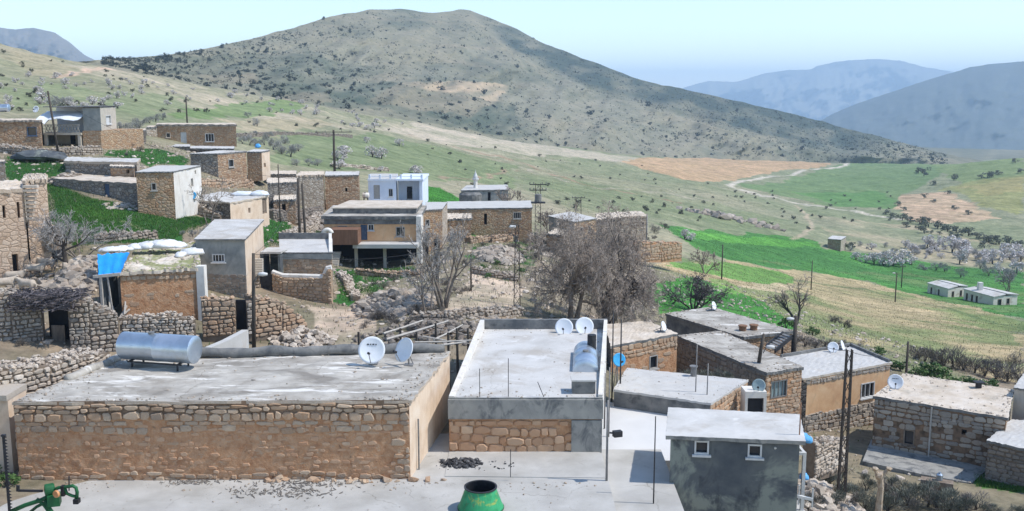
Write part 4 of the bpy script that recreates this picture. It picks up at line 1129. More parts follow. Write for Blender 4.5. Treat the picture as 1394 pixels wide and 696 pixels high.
house('plastered_house', 'beige plastered house cut off by the right edge behind the sandy roof', [(1381, 527), (1460, 540), (1460, 505), (1397, 505)], 49.0, -5.4, ['beige_render', 'cream', 'w_grey', 'beige_render'], thick=.1, over=.05, roofm='roof_white')
tpts = [PZ(px, py, -4.9) for px, py in [(1174, 630), (1256, 648), (1322, 660), (1345, 640), (1262, 618), (1186, 600)]]
tz = MB(); tz.prism([(p.x, p.y) for p in tpts], -6.2, -4.82); tag(tz.build('terrace_floor', M['concrete_band'], origin=tpts[0]), kind='structure')  # shade on the terrace put into a darker concrete colour
# whitewashed plinth with the blue-green dish
q = PY(1028, 560, 42.5)
tp = thing('plinth', 'whitewashed masonry plinth with a dark opening below the greenish dish', 'plinth', (q.x, 42.5, -3.0))
pb = MB(); zt_ = PY(1028, 533, 42.5).z
pb.box((q.x, 42.9, zt_ - .15), (.95, .9, .3)); pb.box((q.x - .42, 42.9, zt_ - 1.7), (.12, .9, 2.79)); pb.box((q.x + .42, 42.9, zt_ - 1.7), (.12, .9, 2.79)); pb.build('body', M['white_plaster'], tp)
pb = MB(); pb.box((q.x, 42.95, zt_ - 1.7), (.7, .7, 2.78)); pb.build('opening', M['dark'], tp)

# ------------------------------------------------------------------ middle left: moss roof, grey house, court house
rH, PH, ZH = house('moss_roofed_house', 'ochre stone house with a mossy earth roof and a plastered right corner', [(163, 371), (270, 364), (270, 329), (190, 336)], 50.0, .6, ['mud', 'cream', 'w_tan', 'w_grey'], roofm='roof_moss', thick=.16, over=.12, jit=.07, edge='roof_earth', geo={0: dict(w=.34, h=.2, prot=.05, m='stones', keep=lambda u, z, rng: 1 if z > 3.6 else (.3 if rng.random() < .12 else 0))}, joint='mud')
cn = MB(); cn.box((PH[1].x + .12, PH[1].y + .1, 2.2), (.42, .5, 4.1)); cn.build('corner_pier', M['white_plaster'], rH)
rI, PI_, ZI = house('grey_house', 'grey rendered house with a sheet roof, white barred window and sunlit right wall', [(266, 325), (333, 324), (358, 303), (293, 303.5)], [57.0, 57.0, 66, 66], 1.2, ['grey_plaster', 'cream', 'grey_plaster', 'grey_plaster'], roofm='roof_pale', thick=.08, over=.14, jit=.008, edge='concrete_dark', wins=[(0, 289, 346, 306, 357, 'white_frame', 3)], geo={0: dict(w=.3, h=.19, prot=.03, m='stones_dark', back='grey_plaster', z1=2.9)})
rJ, PJ, ZJ = house('court_house', 'stone house with a dark cement band and pale flat roof behind a walled court', [(381, 343.5), (452, 342), (452, 334.5), (381, 335)], [62, 62, 68, 68], .2, ['grey_plaster', 'cream', 'w_grey', 'w_grey'], roofm='roof_pale', thick=.1, over=.05, jit=.01, geo={0: dict(w=.33, h=.22, prot=.035, m='stones', back='mud_pale', z1=PY(400, 352, 62).z)})
parapet(rJ, PJ[2], PJ[3], ZJ, .42, .2, 'concrete_dark'); parapet(rJ, PJ[1], PJ[2], ZJ, .05, .2, 'white_plaster', h2=.42)
bd = MB(); e = (PJ[1] - PJ[0]).normalized(); L = (PJ[1] - PJ[0]).length; bd.box(PJ[0] + e * L / 2 + Vector((0, -.03, -.28)), (L, .06, .34), 0, math.atan2(e.y, e.x)); bd.build('fascia', M['grey_plaster'], rJ)
# dark doorway block on its left with a flat canopy, and the court wall in front
qd = [PY(357, 345, 61.2), PY(381, 344, 61.2)]
t = thing('porch', 'flat-topped entrance porch with dark doorway left of the walled court', 'porch', (qd[0].x, 61.2, .2))
pb = MB(); zz = qd[0].z
pb.box(((qd[0].x + qd[1].x) / 2, 62.0, zz + .05), (qd[1].x - qd[0].x + .2, 1.9, .12)); pb.build('canopy', M['roof_pale'], t)
pb = MB(); pb.box((qd[0].x - .05, 62.0, zz - 1.2), (.18, 1.7, 2.4)); pb.box((qd[1].x - .06, 62.0, zz - 1.2), (.14, 1.7, 2.4)); pb.box(((qd[0].x + qd[1].x) / 2, 62.7, zz - 1.3), (qd[1].x - qd[0].x - .24, .1, 2.4)); pb.build('wall', M['dark_render'], t)
st = MB()
for k in range(7):
    q = PY(351, 352 + k * 3.2, 60.7 - k * .12); st.box((q.x, q.y, q.z - .1), (.62, .3, .16))
st.build('steps', M['beige_render'], t)
cw = wall_Y([(372, 412), (386, 412), (440, 414), (447, 413), (452, 414)], [372.5, 377.5, 379, 367, 366], [60.2, 60, 59.6, 59.5, 59.5])
o = drywall('court_wall', 'tan stone court wall with a dipped whitish coping and dark plank gate at its left', cw, thick=.35, m='stones', back='mud_pale', w=.34, h=.2, seed=11, rocks=False, cat='court wall')
cp = MB(); cp.tube([(a[0], a[1] + .17, a[3] + .06) for a in cw], .17, 7); cp.build('coping', M['white_plaster'], o)
gt = MB(); q0, q1 = PY(355, 398, 60.3), PY(372, 398, 60.3)
gt.box(((q0.x + q1.x) / 2, 60.4, (PY(360, 374, 60.3).z + q0.z) / 2 - .3), (q1.x - q0.x, .08, PY(360, 374, 60.3).z - q0.z + .6)); gt.build('gate', M['black_steel'], o)
drywall('court_wall', 'short pale stone wall between the grey house and the court gate', wall_Y([(344, 412), (355, 412)], [373, 373], [60.0, 60.2]), thick=.4, m='stones_pale', seed=12, w=.3, h=.2)

# blue tarpaulin lean-to beside the moss roof
q = [PY(132, 346, 51.6), PY(176, 343, 52.2), PY(164, 371, 49.4), PY(134, 374, 49.2)]
t = thing('tarpaulin_shed', 'dark lean-to shed roofed with a bright blue tarpaulin beside the mossy house', 'shed', ((q[0].x + q[2].x) / 2, 50.4, 1.7))
nx, ny = 12, 8; vs = []
rng = random.Random(3)
for j in range(ny + 1):
    for i in range(nx + 1):
        u, v = i / nx, j / ny
        p = (q[3] * (1 - u) + q[2] * u) * (1 - v) + (q[0] * (1 - u) + q[1] * u) * v
        vs.append((p.x + rng.uniform(-.03, .03), p.y, p.z + rng.uniform(-.05, .05) - .07 * math.sin(u * math.pi * 3) ** 2))
tb = MB(); tb.add(vs, [(j * (nx + 1) + i, j * (nx + 1) + i + 1, (j + 1) * (nx + 1) + i + 1, (j + 1) * (nx + 1) + i) for j in range(ny) for i in range(nx)])
tb.add([(a, b_, c - .04) for a, b_, c in vs], [((j + 1) * (nx + 1) + i, (j + 1) * (nx + 1) + i + 1, j * (nx + 1) + i + 1, j * (nx + 1) + i) for j in range(ny) for i in range(nx)])
tb.build('tarpaulin', M['tarp_blue'], t, smooth=True)
sb = MB(); sb.bar(q[3] + Vector((-.25, -.05, -.1)), q[2] + Vector((.0, -.05, -.08)), .14); sb.bar(q[3] + Vector((.1, 0, -.1)), (q[3].x + .1, q[3].y, 1.5), .12); m_ = q[3] * .6 + q[2] * .4; sb.bar(m_ + Vector((0, 0, -.1)), (m_.x + .2, m_.y, 1.4), .07); sb.build('frame', M['log'], t)
wb = MB(); wb.box(((q[0].x + q[1].x) / 2 - .3, 51.7, 2.6), (q[1].x - q[0].x - .5, .12, 3.0)); wb.box((q[3].x - .1, 50.6, 2.4), (.12, 2.1, 2.7)); wb.build('wall', M['dark_render'], t)
bb = MB(); rng = random.Random(8)
for k in range(7): bb.bar((q[3].x + .4 + k * .12, 49.4, 1.6 + k * .08), (q[3].x + .2 + k * .15 + rng.uniform(-.4, .5), 50.3, 2.6 + rng.uniform(-.5, .3)), .07)
tag(bb.build('timber_pile', M['log'], origin=(q[3].x + .5, 49.6, 1.6)), 'grey planks and poles leaning inside the blue tarpaulin shed', 'timber pile')

# ------------------------------------------------------------------ left edge: tall ashlar house
rL, PL, ZL = house('tall_house', 'tall ruined ashlar house with slit windows at the left edge', [(-70, 262), (31, 252), (31, 245), (-40, 250)], [53.5, 56, 61, 61], .6, ['w_ashlar', 'w_ashlar', 'w_ashlar', 'w_ashlar'], thick=.22, over=.05, jit=.1, roofm='roof_earth', edge='stones_pale', holes=[(0, 3.5, 280, 7.5, 297), (0, 23.5, 275, 27, 297), (0, 17, 346, 25, 370), (0, 2, 355, 4.5, 361)])
rng = random.Random(4)
rL2, PL2, ZL2 = house('ruined_house', 'broken ashlar wall of a roofless house with toothed corner stones', [(33, 246), (63, 243), (62, 239), (36, 241)], [56.2, 57.2, 61, 61], 3.0, 'w_ashlar', thick=.2, over=.04, jit=.12, roofm='roof_earth', edge='stones_pale', joint='mud_pale')
tb = MB()
for k in range(9):
    z = PY(40, 254 + k * 5.4, 56.1).z; w_ = 1.0 - .08 * k
    tb.box((PL2[0].x + .15 + w_ * .25, PL2[0].y - .12, z), (w_ * .8, .3, .13), 0, .05)
tb.build('corner_stones', M['stones_pale'], rL2)
house('wall_stump', 'pale stump of wall standing behind the tall ashlar house', [(-12, 220), (6, 219), (6, 216), (-12, 216)], [72, 72, 74, 74], 5.0, 'w_pale', thick=.15, over=.03, jit=.06, roofm='roof_earth', cat='wall stump')
lp = [wall_Y([(30, 392), (46, 392), (70, 385)], [320, 316, 322], [62.5, 62.8, 62.5])]
drywall('broken_wall', 'rough broken stone wall above the dark hollow of the sheep pen', wall_Y([(30, 330), (48, 332), (70, 331)], [308, 306, 313], [57, 56.9, 56.8]), thick=1.2, m='stones_grey', seed=21, w=.5, h=.34)
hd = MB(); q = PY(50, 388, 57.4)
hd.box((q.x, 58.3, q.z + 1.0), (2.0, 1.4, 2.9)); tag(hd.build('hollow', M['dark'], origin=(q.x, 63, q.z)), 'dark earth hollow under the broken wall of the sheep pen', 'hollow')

# ------------------------------------------------------------------ upper left quarter
rM, PM, ZM = house('corner_house', 'square tan stone house with a white sunlit right wall and one dark window', [(185, 234), (236, 233.5), (273, 224), (214, 223)], [71, 71.5, 77.5, 77.5], 3.2, ['w_orange', 'white_plaster', 'w_grey', 'w_dark'], roofm='roof_white', thick=.1, over=.06, jit=.02, wins=[(0, 206, 249, 213, 259.5, 'grey_frame')], holes=[(1, 260, 243, 263, 254), (1, 265, 232, 267, 237)])
house('byre', 'low dark stone byre with a blue-grey door above the green slope', [(73, 243), (186, 235), (190, 228), (90, 236)], [78, 73.5, 78.5, 83], 4.0, 'w_grey', roofm='roof_earth', thick=.14, over=.03, jit=.06, edge='stones_grey', doors=[(0, 142, 250, 149, 272, 'blue_door', False)], cat='byre')
house('terrace_house', 'low stone terrace with a pale concrete top above the byre', [(88, 219), (186, 224), (190, 217), (92, 213.5)], [83, 81, 86, 88], 4.6, ['w_grey', 'w_pale', 'w_grey', 'w_grey'], roofm='roof_pale', thick=.2, over=.06, jit=.06, edge='stones_pale', cat='terrace')
rN, PN, ZN = house('low_house', 'low cream house with plastic sheeting on its roof and dark doorway in sunlit wall', [(247, 271), (313, 275), (365, 257.5), (300, 253)], [78, 75.5, 81, 84], 2.6, ['w_dark', 'cream', 'w_grey', 'w_dark'], roofm='roof_pale', thick=.12, over=.06, jit=.04, doors=[(1, 357, 270, 363, 291, 'wood', False)], holes=[(1, 338, 283, 341, 290)], edge='roof_earth')
house('tan_house', 'tan house with one dark window whose left half lies in shade', [(259, 209), (296, 208), (335, 205), (300, 204)], [100, 100, 104.5, 106], 4.0, ['w_grey', 'w_tan', 'w_grey', 'w_grey'], roofm='roof_pale', thick=.15, over=.05, jit=.03, wins=[(1, 311, 217, 318, 227.5, 'grey_frame')])  # shade of the left half put into grey masonry
house('tan_house', 'narrow rust-brown house end with a pale slit-windowed side, right of the tan house', [(336, 206.5), (356, 206), (367, 204.5), (346, 203.5)], [107, 107, 110.5, 112], 4.0, ['w_orange', 'cream', 'w_grey', 'w_grey'], roofm='roof_pale', thick=.15, over=.05, jit=.03, holes=[(1, 359, 222, 362, 228)])
house('long_low_house', 'long single storey stone house with white door between two windows', [(214, 169.5), (321, 169), (317, 166), (215, 166)], [125, 125, 131, 131], 6.8, ['w_orange', 'w_pale', 'w_grey', 'w_pale'], roofm='roof_earth', thick=.25, over=.1, jit=.08, edge='stones_grey', wins=[(0, 226, 181, 232, 187.5, 'stone_frame'), (0, 279.5, 182, 291.5, 193, 'white_frame', 2)], doors=[(0, 245.5, 180, 254, 195.5, 'white_frame', False)])
house('house_end', 'pale rough end bay joined to the long single storey stone house', [(199, 173), (213.6, 172), (214, 168), (203, 168)], [124, 124.8, 130, 130], 6.6, 'w_pale', roofm='roof_earth', thick=.2, over=.05, jit=.06)
house('terrace_wall', 'rough stone terrace wall carrying a white coping below the long low house', [(201, 199), (258, 200), (258, 196), (201, 195.5)], [116, 115, 120, 121], 3.6, ['w_grey', 'w_pale', 'w_grey', 'w_grey'], roofm='roof_white', thick=.15, over=.06, jit=.04, cat='terrace wall')
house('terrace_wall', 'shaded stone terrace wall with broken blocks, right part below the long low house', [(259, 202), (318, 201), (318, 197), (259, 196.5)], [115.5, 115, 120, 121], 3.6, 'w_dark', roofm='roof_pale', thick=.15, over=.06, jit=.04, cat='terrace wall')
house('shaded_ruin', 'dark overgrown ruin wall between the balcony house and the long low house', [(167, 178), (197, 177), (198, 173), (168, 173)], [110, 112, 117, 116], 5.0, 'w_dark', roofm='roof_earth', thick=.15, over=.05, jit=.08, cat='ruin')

# balcony house, far upper left
Yq = 100.0
rQ, PQ, ZQ = house('balcony_house', 'two storey grey house with a latticed balcony under a white awning', [(112, 145), (136, 145), (157, 144), (133, 143.5)], [Yq, Yq, 106, 107], PY(120, 178, Yq).z, ['grey_plaster', 'beige_render', 'grey_plaster', 'grey_plaster'], roofm='concrete_dark', thick=.1, over=.12, jit=.01, edge='black_steel', wins=[(1, 144, 157, 151, 169, 'white_frame', 0, 'white_frame')])
z_top, z_fl, z_gr = ZQ, PY(85, 181, Yq).z, PY(85, 206, Yq).z
xa, xb, xc, xd = PY(63, 181, Yq).x, PY(110, 181, Yq).x, PY(137, 181, Yq).x, PY(112.5, 181, Yq).x
up = MB(); up.prism([(xa, Yq + 2.6), (xd, Yq + 2.6), (xd, Yq + 7), (xa, Yq + 7)], z_fl, z_top - .06); up.build('wall', M['bluewhite'], rQ)
rf = MB(); rf.prism([(xa - .1, Yq - .1), (xd + .02, Yq - .1), (xd + .02, Yq + 7.1), (xa - .1, Yq + 7.1)], z_top - .09, z_top + .002); rf.build('roof', M['concrete_dark'], rQ)
sl = MB(); sl.box(((xa + xb) / 2, Yq + 1.2, z_fl - .1), (xb - xa + .3, 3.0, .22)); sl.build('balcony_slab', M['beige_render'], rQ)
lo = MB(); lo.prism([(xa, Yq + 2.2), (xd, Yq + 2.2), (xd, Yq + 6.9), (xa, Yq + 6.9)], z_gr - .5, z_fl - .02); lo.build('lower_wall', M['beige_render'], rQ)
lw = MB(); lw.prism([(xd + .01, Yq - .02), (xc, Yq - .02), (xc + 2.1, Yq + 5.9), (xd + .01, Yq + 6.9)], z_gr - .6, PY(120, 178, Yq).z - .01); lw.build('stone_base', M['w_orange'], rQ)
ra = MB(); zr = z_fl + .8
ra.bar((xa, Yq - .2, zr), (xb, Yq - .2, zr), .08); ra.bar((xa, Yq - .2, z_fl + .08), (xb, Yq - .2, z_fl + .08), .07)
nx = 11
for k in range(nx):
    u0, u1 = xa + (xb - xa) * k / nx, xa + (xb - xa) * (k + 1) / nx
    ra.bar((u0, Yq - .2, z_fl + .1), (u1, Yq - .2, zr), .05); ra.bar((u1, Yq - .23, z_fl + .1), (u0, Yq - .23, zr), .05)
ra.build('balcony_railing', M['grey_frame'], rQ)
for xx in (xa, xb - .1):
    pm = MB(); pm.box((xx, Yq - .1, (z_gr + z_fl) / 2 - .25), (.28, .28, z_fl - z_gr + .3)); pm.build('pillar', M['beige_render'], rQ)
aw = MB(); rng = random.Random(5); n = 10
az = PY(85, 152, Yq).z; az2 = PY(85, 163, Yq - 1.2).z
vs = []
for j in range(6):
    for i in range(n + 1):
        u, v = i / n, j / 5
        vs.append((xa - .5 + (xb - xa + .7) * u, Yq + 1.6 - 2.6 * v, az + (az2 - az) * v + .1 * math.sin(u * 9 + v * 3) * v + rng.uniform(-.03, .03) - .35 * v * (1 if .15 < u < .3 else 0)))
fs = [(j * (n + 1) + i, (j + 1) * (n + 1) + i, (j + 1) * (n + 1) + i + 1, j * (n + 1) + i + 1) for j in range(5) for i in range(n)]
aw.add(vs, fs); aw.add([(a, b_, c - .03) for a, b_, c in vs], [f[::-1] for f in fs]); aw.build('awning', M['tarp_white'], rQ, smooth=True)
dw = MB(); q = PY(100, 200, Yq + 2.15); dw.box((q.x, Yq + 2.17, z_gr + .8), (.5, .08, 1.7)); dw.build('door', M['dark'], rQ)
dk = MB(); q = PY(45, 190, Yq); dk.prism([(q.x - 1.2, Yq + .4), (xa - .05, Yq + .4), (xa - .05, Yq + 5), (q.x - 1.2, Yq + 5)], z_gr - .5, [z_gr + 1.0, z_fl, z_fl, z_gr + 1.0]); dk.build('stair', M['dark_render'], rQ)
house('stone_house', 'stone house with a silver tank on its roof at the far upper left corner', [(-25, 164), (54, 159), (57, 154.5), (-20, 157)], [96, 97, 103, 103], 5.8, ['w_tan', 'w_tan', 'w_grey', 'w_grey'], roofm='roof_earth', thick=.2, over=.15, jit=.06, edge='stones_grey', wins=[(0, 37, 173, 50, 185, 'blue_door')])
drywall('retaining_wall', 'pale rough retaining wall of stones below the balcony house', wall_Y([(-10, 215), (30, 214), (60, 216), (112, 214), (140, 212)], [198, 203, 206, 202, 200], [93, 92, 92, 93.5, 96]), thick=1.6, m='stones_grey', w=.34, h=.2, seed=31)
drywall('retaining_wall', 'crumbling grey stone wall climbing the green slope left of the byre', wall_Y([(66, 252), (90, 250), (112, 246)], [244, 240, 236], [79.5, 79, 81]), thick=.8, m='stones_grey', w=.45, h=.3, seed=32)

# ------------------------------------------------------------------ middle quarter
rK, PK, ZK = house('two_storey_house', 'two storey house with blue door and open dark undercroft between pillars', [(441, 294), (569, 294), (577, 286), (456, 284)], [85, 85, 93, 93], PY(520, 332, 85).z, ['ochre', 'white_plaster', 'w_grey', 'w_grey'], roofm='roof', thick=.3, over=.25, jit=.03, edge='concrete_dark', wins=[(0, 539, 309, 551, 322, 'grey_frame', 1), (0, 501, 305.5, 509, 314, 'white_frame', 1), (0, 460, 307.5, 473, 313.5, 'grey_frame')], doors=[(0, 490.5, 306, 500, 327, 'blue_door', False)])
zs_, zg_ = PY(520, 330, 85).z, PY(520, 368, 85).z
xk0, xk1 = PY(465, 332, 85).x, PY(571, 332, 85).x
sl = MB(); sl.box(((PY(482, 330, 84).x + xk1) / 2, 84.2, zs_ - .1), (xk1 - PY(482, 330, 84).x, 1.9, .34)); sl.build('balcony_slab', M['roof_white'], rK)
uc = MB(); uc.box(((xk0 + xk1) / 2 - .4, 90, (zs_ + zg_) / 2 - .3), (xk1 - xk0 + 1.4, .3, zs_ - zg_ + .6)); uc.box((xk0 - 1.0, 87.5, (zs_ + zg_) / 2 - .3), (.3, 4.6, zs_ - zg_ + .5)); uc.box(((xk0 + xk1) / 2 - .5, 87.8, zs_ - .12), (xk1 - xk0 + 1.6, 5.2, .2)); uc.build('undercroft_wall', M['dark'], rK)  # undercroft shade put into the near-black colour of its walls
for px in (485, 524):
    q = PY(px, 350, 84.6); pm = MB(); pm.box((q.x, 84.6, (zs_ + zg_) / 2 - .4), (.26, .26, zs_ - zg_ + .6)); pm.box((q.x, 84.6, zg_ - .15), (.5, .5, .3)); pm.build('pillar', M['beige_render'], rK)
q = PY(570.5, 330, 84.7); pm = MB(); pm.box((q.x, 85.2, (ZK + zg_) / 2 - .4), (.42, 1.4, ZK - zg_ + .8)); pm.build('pillar', M['white_plaster'], rK)
db = MB(); q0, q1 = PY(449, 322, 83), PY(487, 322, 83)
db.box(((q0.x + q1.x) / 2, 84.0, (PY(450, 313, 83).z + PY(450, 333.5, 83).z) / 2), (q1.x - q0.x, 2.0, PY(450, 313, 83).z - PY(450, 333.5, 83).z)); db.build('side_terrace', M['brick_rust'], rK)
cd = MB(); pts = [PY(437 + 6 * math.cos(a), 320 - 7 * math.sin(a), 82.6) for a in np.linspace(.3, 4.6, 12)]
cd.tube([p + Vector((.55, 0, 0)) for p in pts], .2, 8); cd.build('chute', M['white_plaster'], rK, smooth=True)
bp2 = MB(); q0, q1 = PY(453, 284, 92), PY(569, 284, 92); q0, q1 = PY(454, 284, 87), PY(567, 284, 87); zt_ = PY(500, 283.5, 87).z; bp2.prism([(q0.x, 86.6), (q1.x, 86.6), (q1.x, 92.6), (q0.x + .6, 92.6)], ZK - .05, zt_); bp2.build('roof_room', M['concrete_dark'], rK)
bp3 = MB(); bp3.prism([(q0.x - .1, 86.5), (q1.x + .1, 86.5), (q1.x + .1, 92.7), (q0.x + .5, 92.7)], zt_ + .003, zt_ + .1); bp3.build('roof_room_top', M['roof_earth'], rK)
fk = MB(); q0, q1 = PK[0], PK[1]; fk.box(((q0.x + q1.x) / 2, q0.y - .035, ZK - .52), (q1.x - q0.x, .07, .42)); fk.build('fascia', M['concrete_dark'], rK)
st = MB()
for k in range(8):
    q = PY(456 - k * .4, 343 + k * 3, 83.8 - k * .2); st.box((q.x, q.y, q.z - .1), (1.0 - k * .03, .4, .2))
st.build('steps', M['beige_render'], rK)

rW, PW, ZW = house('pale_blue_house', 'pale blue painted house with a recessed porch and a railed roof', [(501, 244), (539, 244), (541, 240), (505, 240)], [114, 114, 122, 122], .3, 'bluewhite', roofm='roof_white', thick=.2, over=.12, jit=.005, edge='bluewhite', wins=[(0, 529, 257, 535, 268, 'white_frame', 1)], doors=[(0, 508.5, 252, 517, 271, 'grey_frame', False)])
x2, x3 = PY(539, 260, 114).x, PY(575, 260, 114).x
zr_ = ZW
wb = MB(); wb.prism([(x2, 116.2), (x3, 116.2), (x3, 122), (x2, 122)], .3, zr_ - .2); wb.prism([(x3 - .35, 114), (x3, 114), (x3, 116.2), (x3 - .35, 116.2)], .3, zr_ - .19); wb.build('porch_wall', M['bluewhite'], rW)
wb = MB(); wb.prism([(x2 - .02, 113.85), (x3 + .12, 113.85), (x3 + .12, 122.1), (x2 - .02, 122.1)], zr_ - .2, zr_ + .004); wb.build('roof', M['bluewhite'], rW)
e0, e1 = Vector((x2, 116.2, 0)), Vector((x3 - .35, 116.2, 0))
a, zt_, L = plane_hit(e0, e1, 554, 260); b_, zl_, _ = plane_hit(e0, e1, 561.5, 271); _, zh_, _ = plane_hit(e0, e1, 558, 254)
window_part(rW, e0 + Vector((0, -.03, 0)), e1 + Vector((0, -.03, 0)), a, b_, zl_, zh_, 'white_frame', .08, 1, depth=-.02)
rr = MB()
for k in range(6):
    xx = PY(503 + k * 14.2, 240, 114.2).x; rr.box((xx, 114.2, zr_ + .26), (.22, .22, .52))
rr.bar((PY(503, 240, 114.2).x, 114.2, zr_ + .3), (x3, 114.2, zr_ + .3), .06); rr.build('roof_railing', M['bluewhite'], rW)
wt = MB(); wt.box(((PY(495, 275, 113).x + x3) / 2, 112.6, .42), (x3 - PY(495, 275, 113).x + .3, 3.0, .5)); wt.build('terrace', M['roof_white'], rW)
house('row_house', 'pale tan house end at the left of the long stone row', [(403, 239), (440, 236.5), (441, 233), (409, 235)], [107, 108, 113, 113], -.6, ['w_pale', 'w_tan', 'w_grey', 'w_grey'], roofm='roof_earth', thick=.2, over=.05, jit=.08, edge='stones_pale')
house('row_house', 'long brown stone row house beside the pale blue house', [(442, 239), (488, 239), (489, 235.5), (444, 235.5)], [110, 111, 116, 116], -.6, ['w_tan', 'w_tan', 'w_grey', 'w_grey'], roofm='roof_pale', thick=.15, over=.05, jit=.05, holes=[(0, 470, 256, 473, 261)])
house('retaining_house', 'shaded earth-brown retaining wall below the narrow house end', [(364, 249), (404, 248), (404, 243), (364, 243)], [98, 99, 104, 104], .5, 'w_grey', roofm='roof_earth', thick=.15, over=.05, jit=.08, cat='retaining wall')
house('terrace_wall', 'sunlit tan terrace wall with a dark hollow beyond the narrow house end', [(366, 237), (403, 237.5), (403, 233), (368, 233)], [112, 112, 117, 117], 1.5, 'w_pale', roofm='roof_earth', thick=.15, over=.05, jit=.06, cat='terrace wall')
house('brick_house', 'orange stone house with a whitewashed roof joined to the undercroft house', [(576, 286), (602, 285), (609, 281), (580, 281)], [92, 93, 99, 99], -3.0, ['w_orange', 'w_pale', 'w_grey', 'w_grey'], roofm='roof_white', thick=.12, over=.06, jit=.02, wins=[(0, 579, 299, 585, 309, 'grey_frame')], holes=[(0, 591, 325, 599, 343)])
house('long_tan_house', 'long tan house with whitish roof edge and barred window in front of the minaret', [(605, 284), (724, 282.5), (722, 278), (609, 278.5)], [104, 105, 112, 111], -3.5, ['w_orange', 'w_pale', 'w_grey', 'w_grey'], roofm='roof_white', thick=.14, over=.06, jit=.03, wins=[(0, 699, 289, 709.5, 298, 'grey_frame', 3)], holes=[(0, 659, 291, 663, 306)])
house('ruined_wall', 'ragged lower wall of a ruin standing before the long tan house', [(606, 298), (641, 297), (641, 292), (607, 293)], [99, 99.5, 103.5, 103.5], -2.8, 'w_tan', roofm='roof_earth', thick=.2, over=.05, jit=.12, cat='ruin')
# mosque
rS, PS, ZS = house('mosque', 'small grey mosque with whitish roof edge below a short white minaret', [(628, 259), (692, 258.5), (690, 255.5), (636, 255.5)], [128, 129, 136, 135], -3.0, ['grey_plaster', 'cream', 'w_grey', 'dark_render'], roofm='roof_white', thick=.16, over=.1, jit=.02, holes=[(0, 664, 262, 668, 274)], cat='mosque')
cb = MB(); q = PY(640, 266, 127.4); cb.lathe((q.x, 128.6, -3.0), [(1.45, 0), (1.5, ZS + 2.4), (1.2, ZS + 2.7)], 18); cb.build('apse', M['concrete_dark'], rS)
q = PY(647, 262, 130)
t = thing('minaret', 'short slender white minaret with one balcony and pointed cap', 'minaret', (q.x, 131, ZS))
zf = lambda y: PY(647, y, 131).z
mb = MB(); mb.box((q.x, 131, zf(262) - .4), (.7, .7, 1.2)); mb.lathe((q.x, 131, 0), [(.27, zf(262)), (.25, zf(246)), (.25, zf(245.5))], 12); mb.build('shaft', M['white_plaster'], t)
mb = MB(); mb.lathe((q.x, 131, 0), [(.26, zf(246)), (.42, zf(244.6)), (.44, zf(242.6)), (.38, zf(242.4))], 14); mb.build('balcony', M['white_frame'], t)
mb = MB(); mb.lathe((q.x, 131, 0), [(.27, zf(243)), (.26, zf(241)), (.30, zf(240.6)), (.02, zf(233))], 12); mb.tube([(q.x, 131, zf(233.2)), (q.x, 131, zf(231))], .025, 5); mb.build('cap', M['white_frame'], t)

house('blue_grey_house', 'small house with a blue-grey shaded side and pale roof behind the big tree', [(747, 294), (782, 302), (812, 299), (776, 291.5)], [107, 102, 105, 111], -5.6, ['grey_plaster', 'w_tan', 'w_grey', 'w_grey'], roofm='roof_pale', thick=.12, over=.08, jit=.03, wins=[(1, 790, 309, 793.5, 317, 'grey_frame'), (1, 801, 308, 804, 315, 'grey_frame')])
house('tan_house', 'pale tan house with a small arched window by the green field', [(846, 295), (881, 292.5), (872, 289), (838, 291.5)], [124, 125, 130, 129], -9.0, ['w_pale', 'w_tan', 'w_grey', 'w_dark'], roofm='roof_earth', thick=.2, over=.06, jit=.08, edge='stones_pale', wins=[(0, 873.5, 302, 877, 309.5, 'stone_frame')])
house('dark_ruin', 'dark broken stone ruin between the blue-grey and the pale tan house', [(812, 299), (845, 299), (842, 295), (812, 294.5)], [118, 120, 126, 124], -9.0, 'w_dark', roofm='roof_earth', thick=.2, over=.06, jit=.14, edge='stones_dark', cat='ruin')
drywall('terrace_wall', 'reddish-brown stone terrace wall along the edge of the light green field', wall_Y([(868, 351), (900, 352), (928, 350)], [330, 331, 331], [112, 114, 116]), thick=.9, m='stones', back='mud', w=.5, h=.3, seed=36)

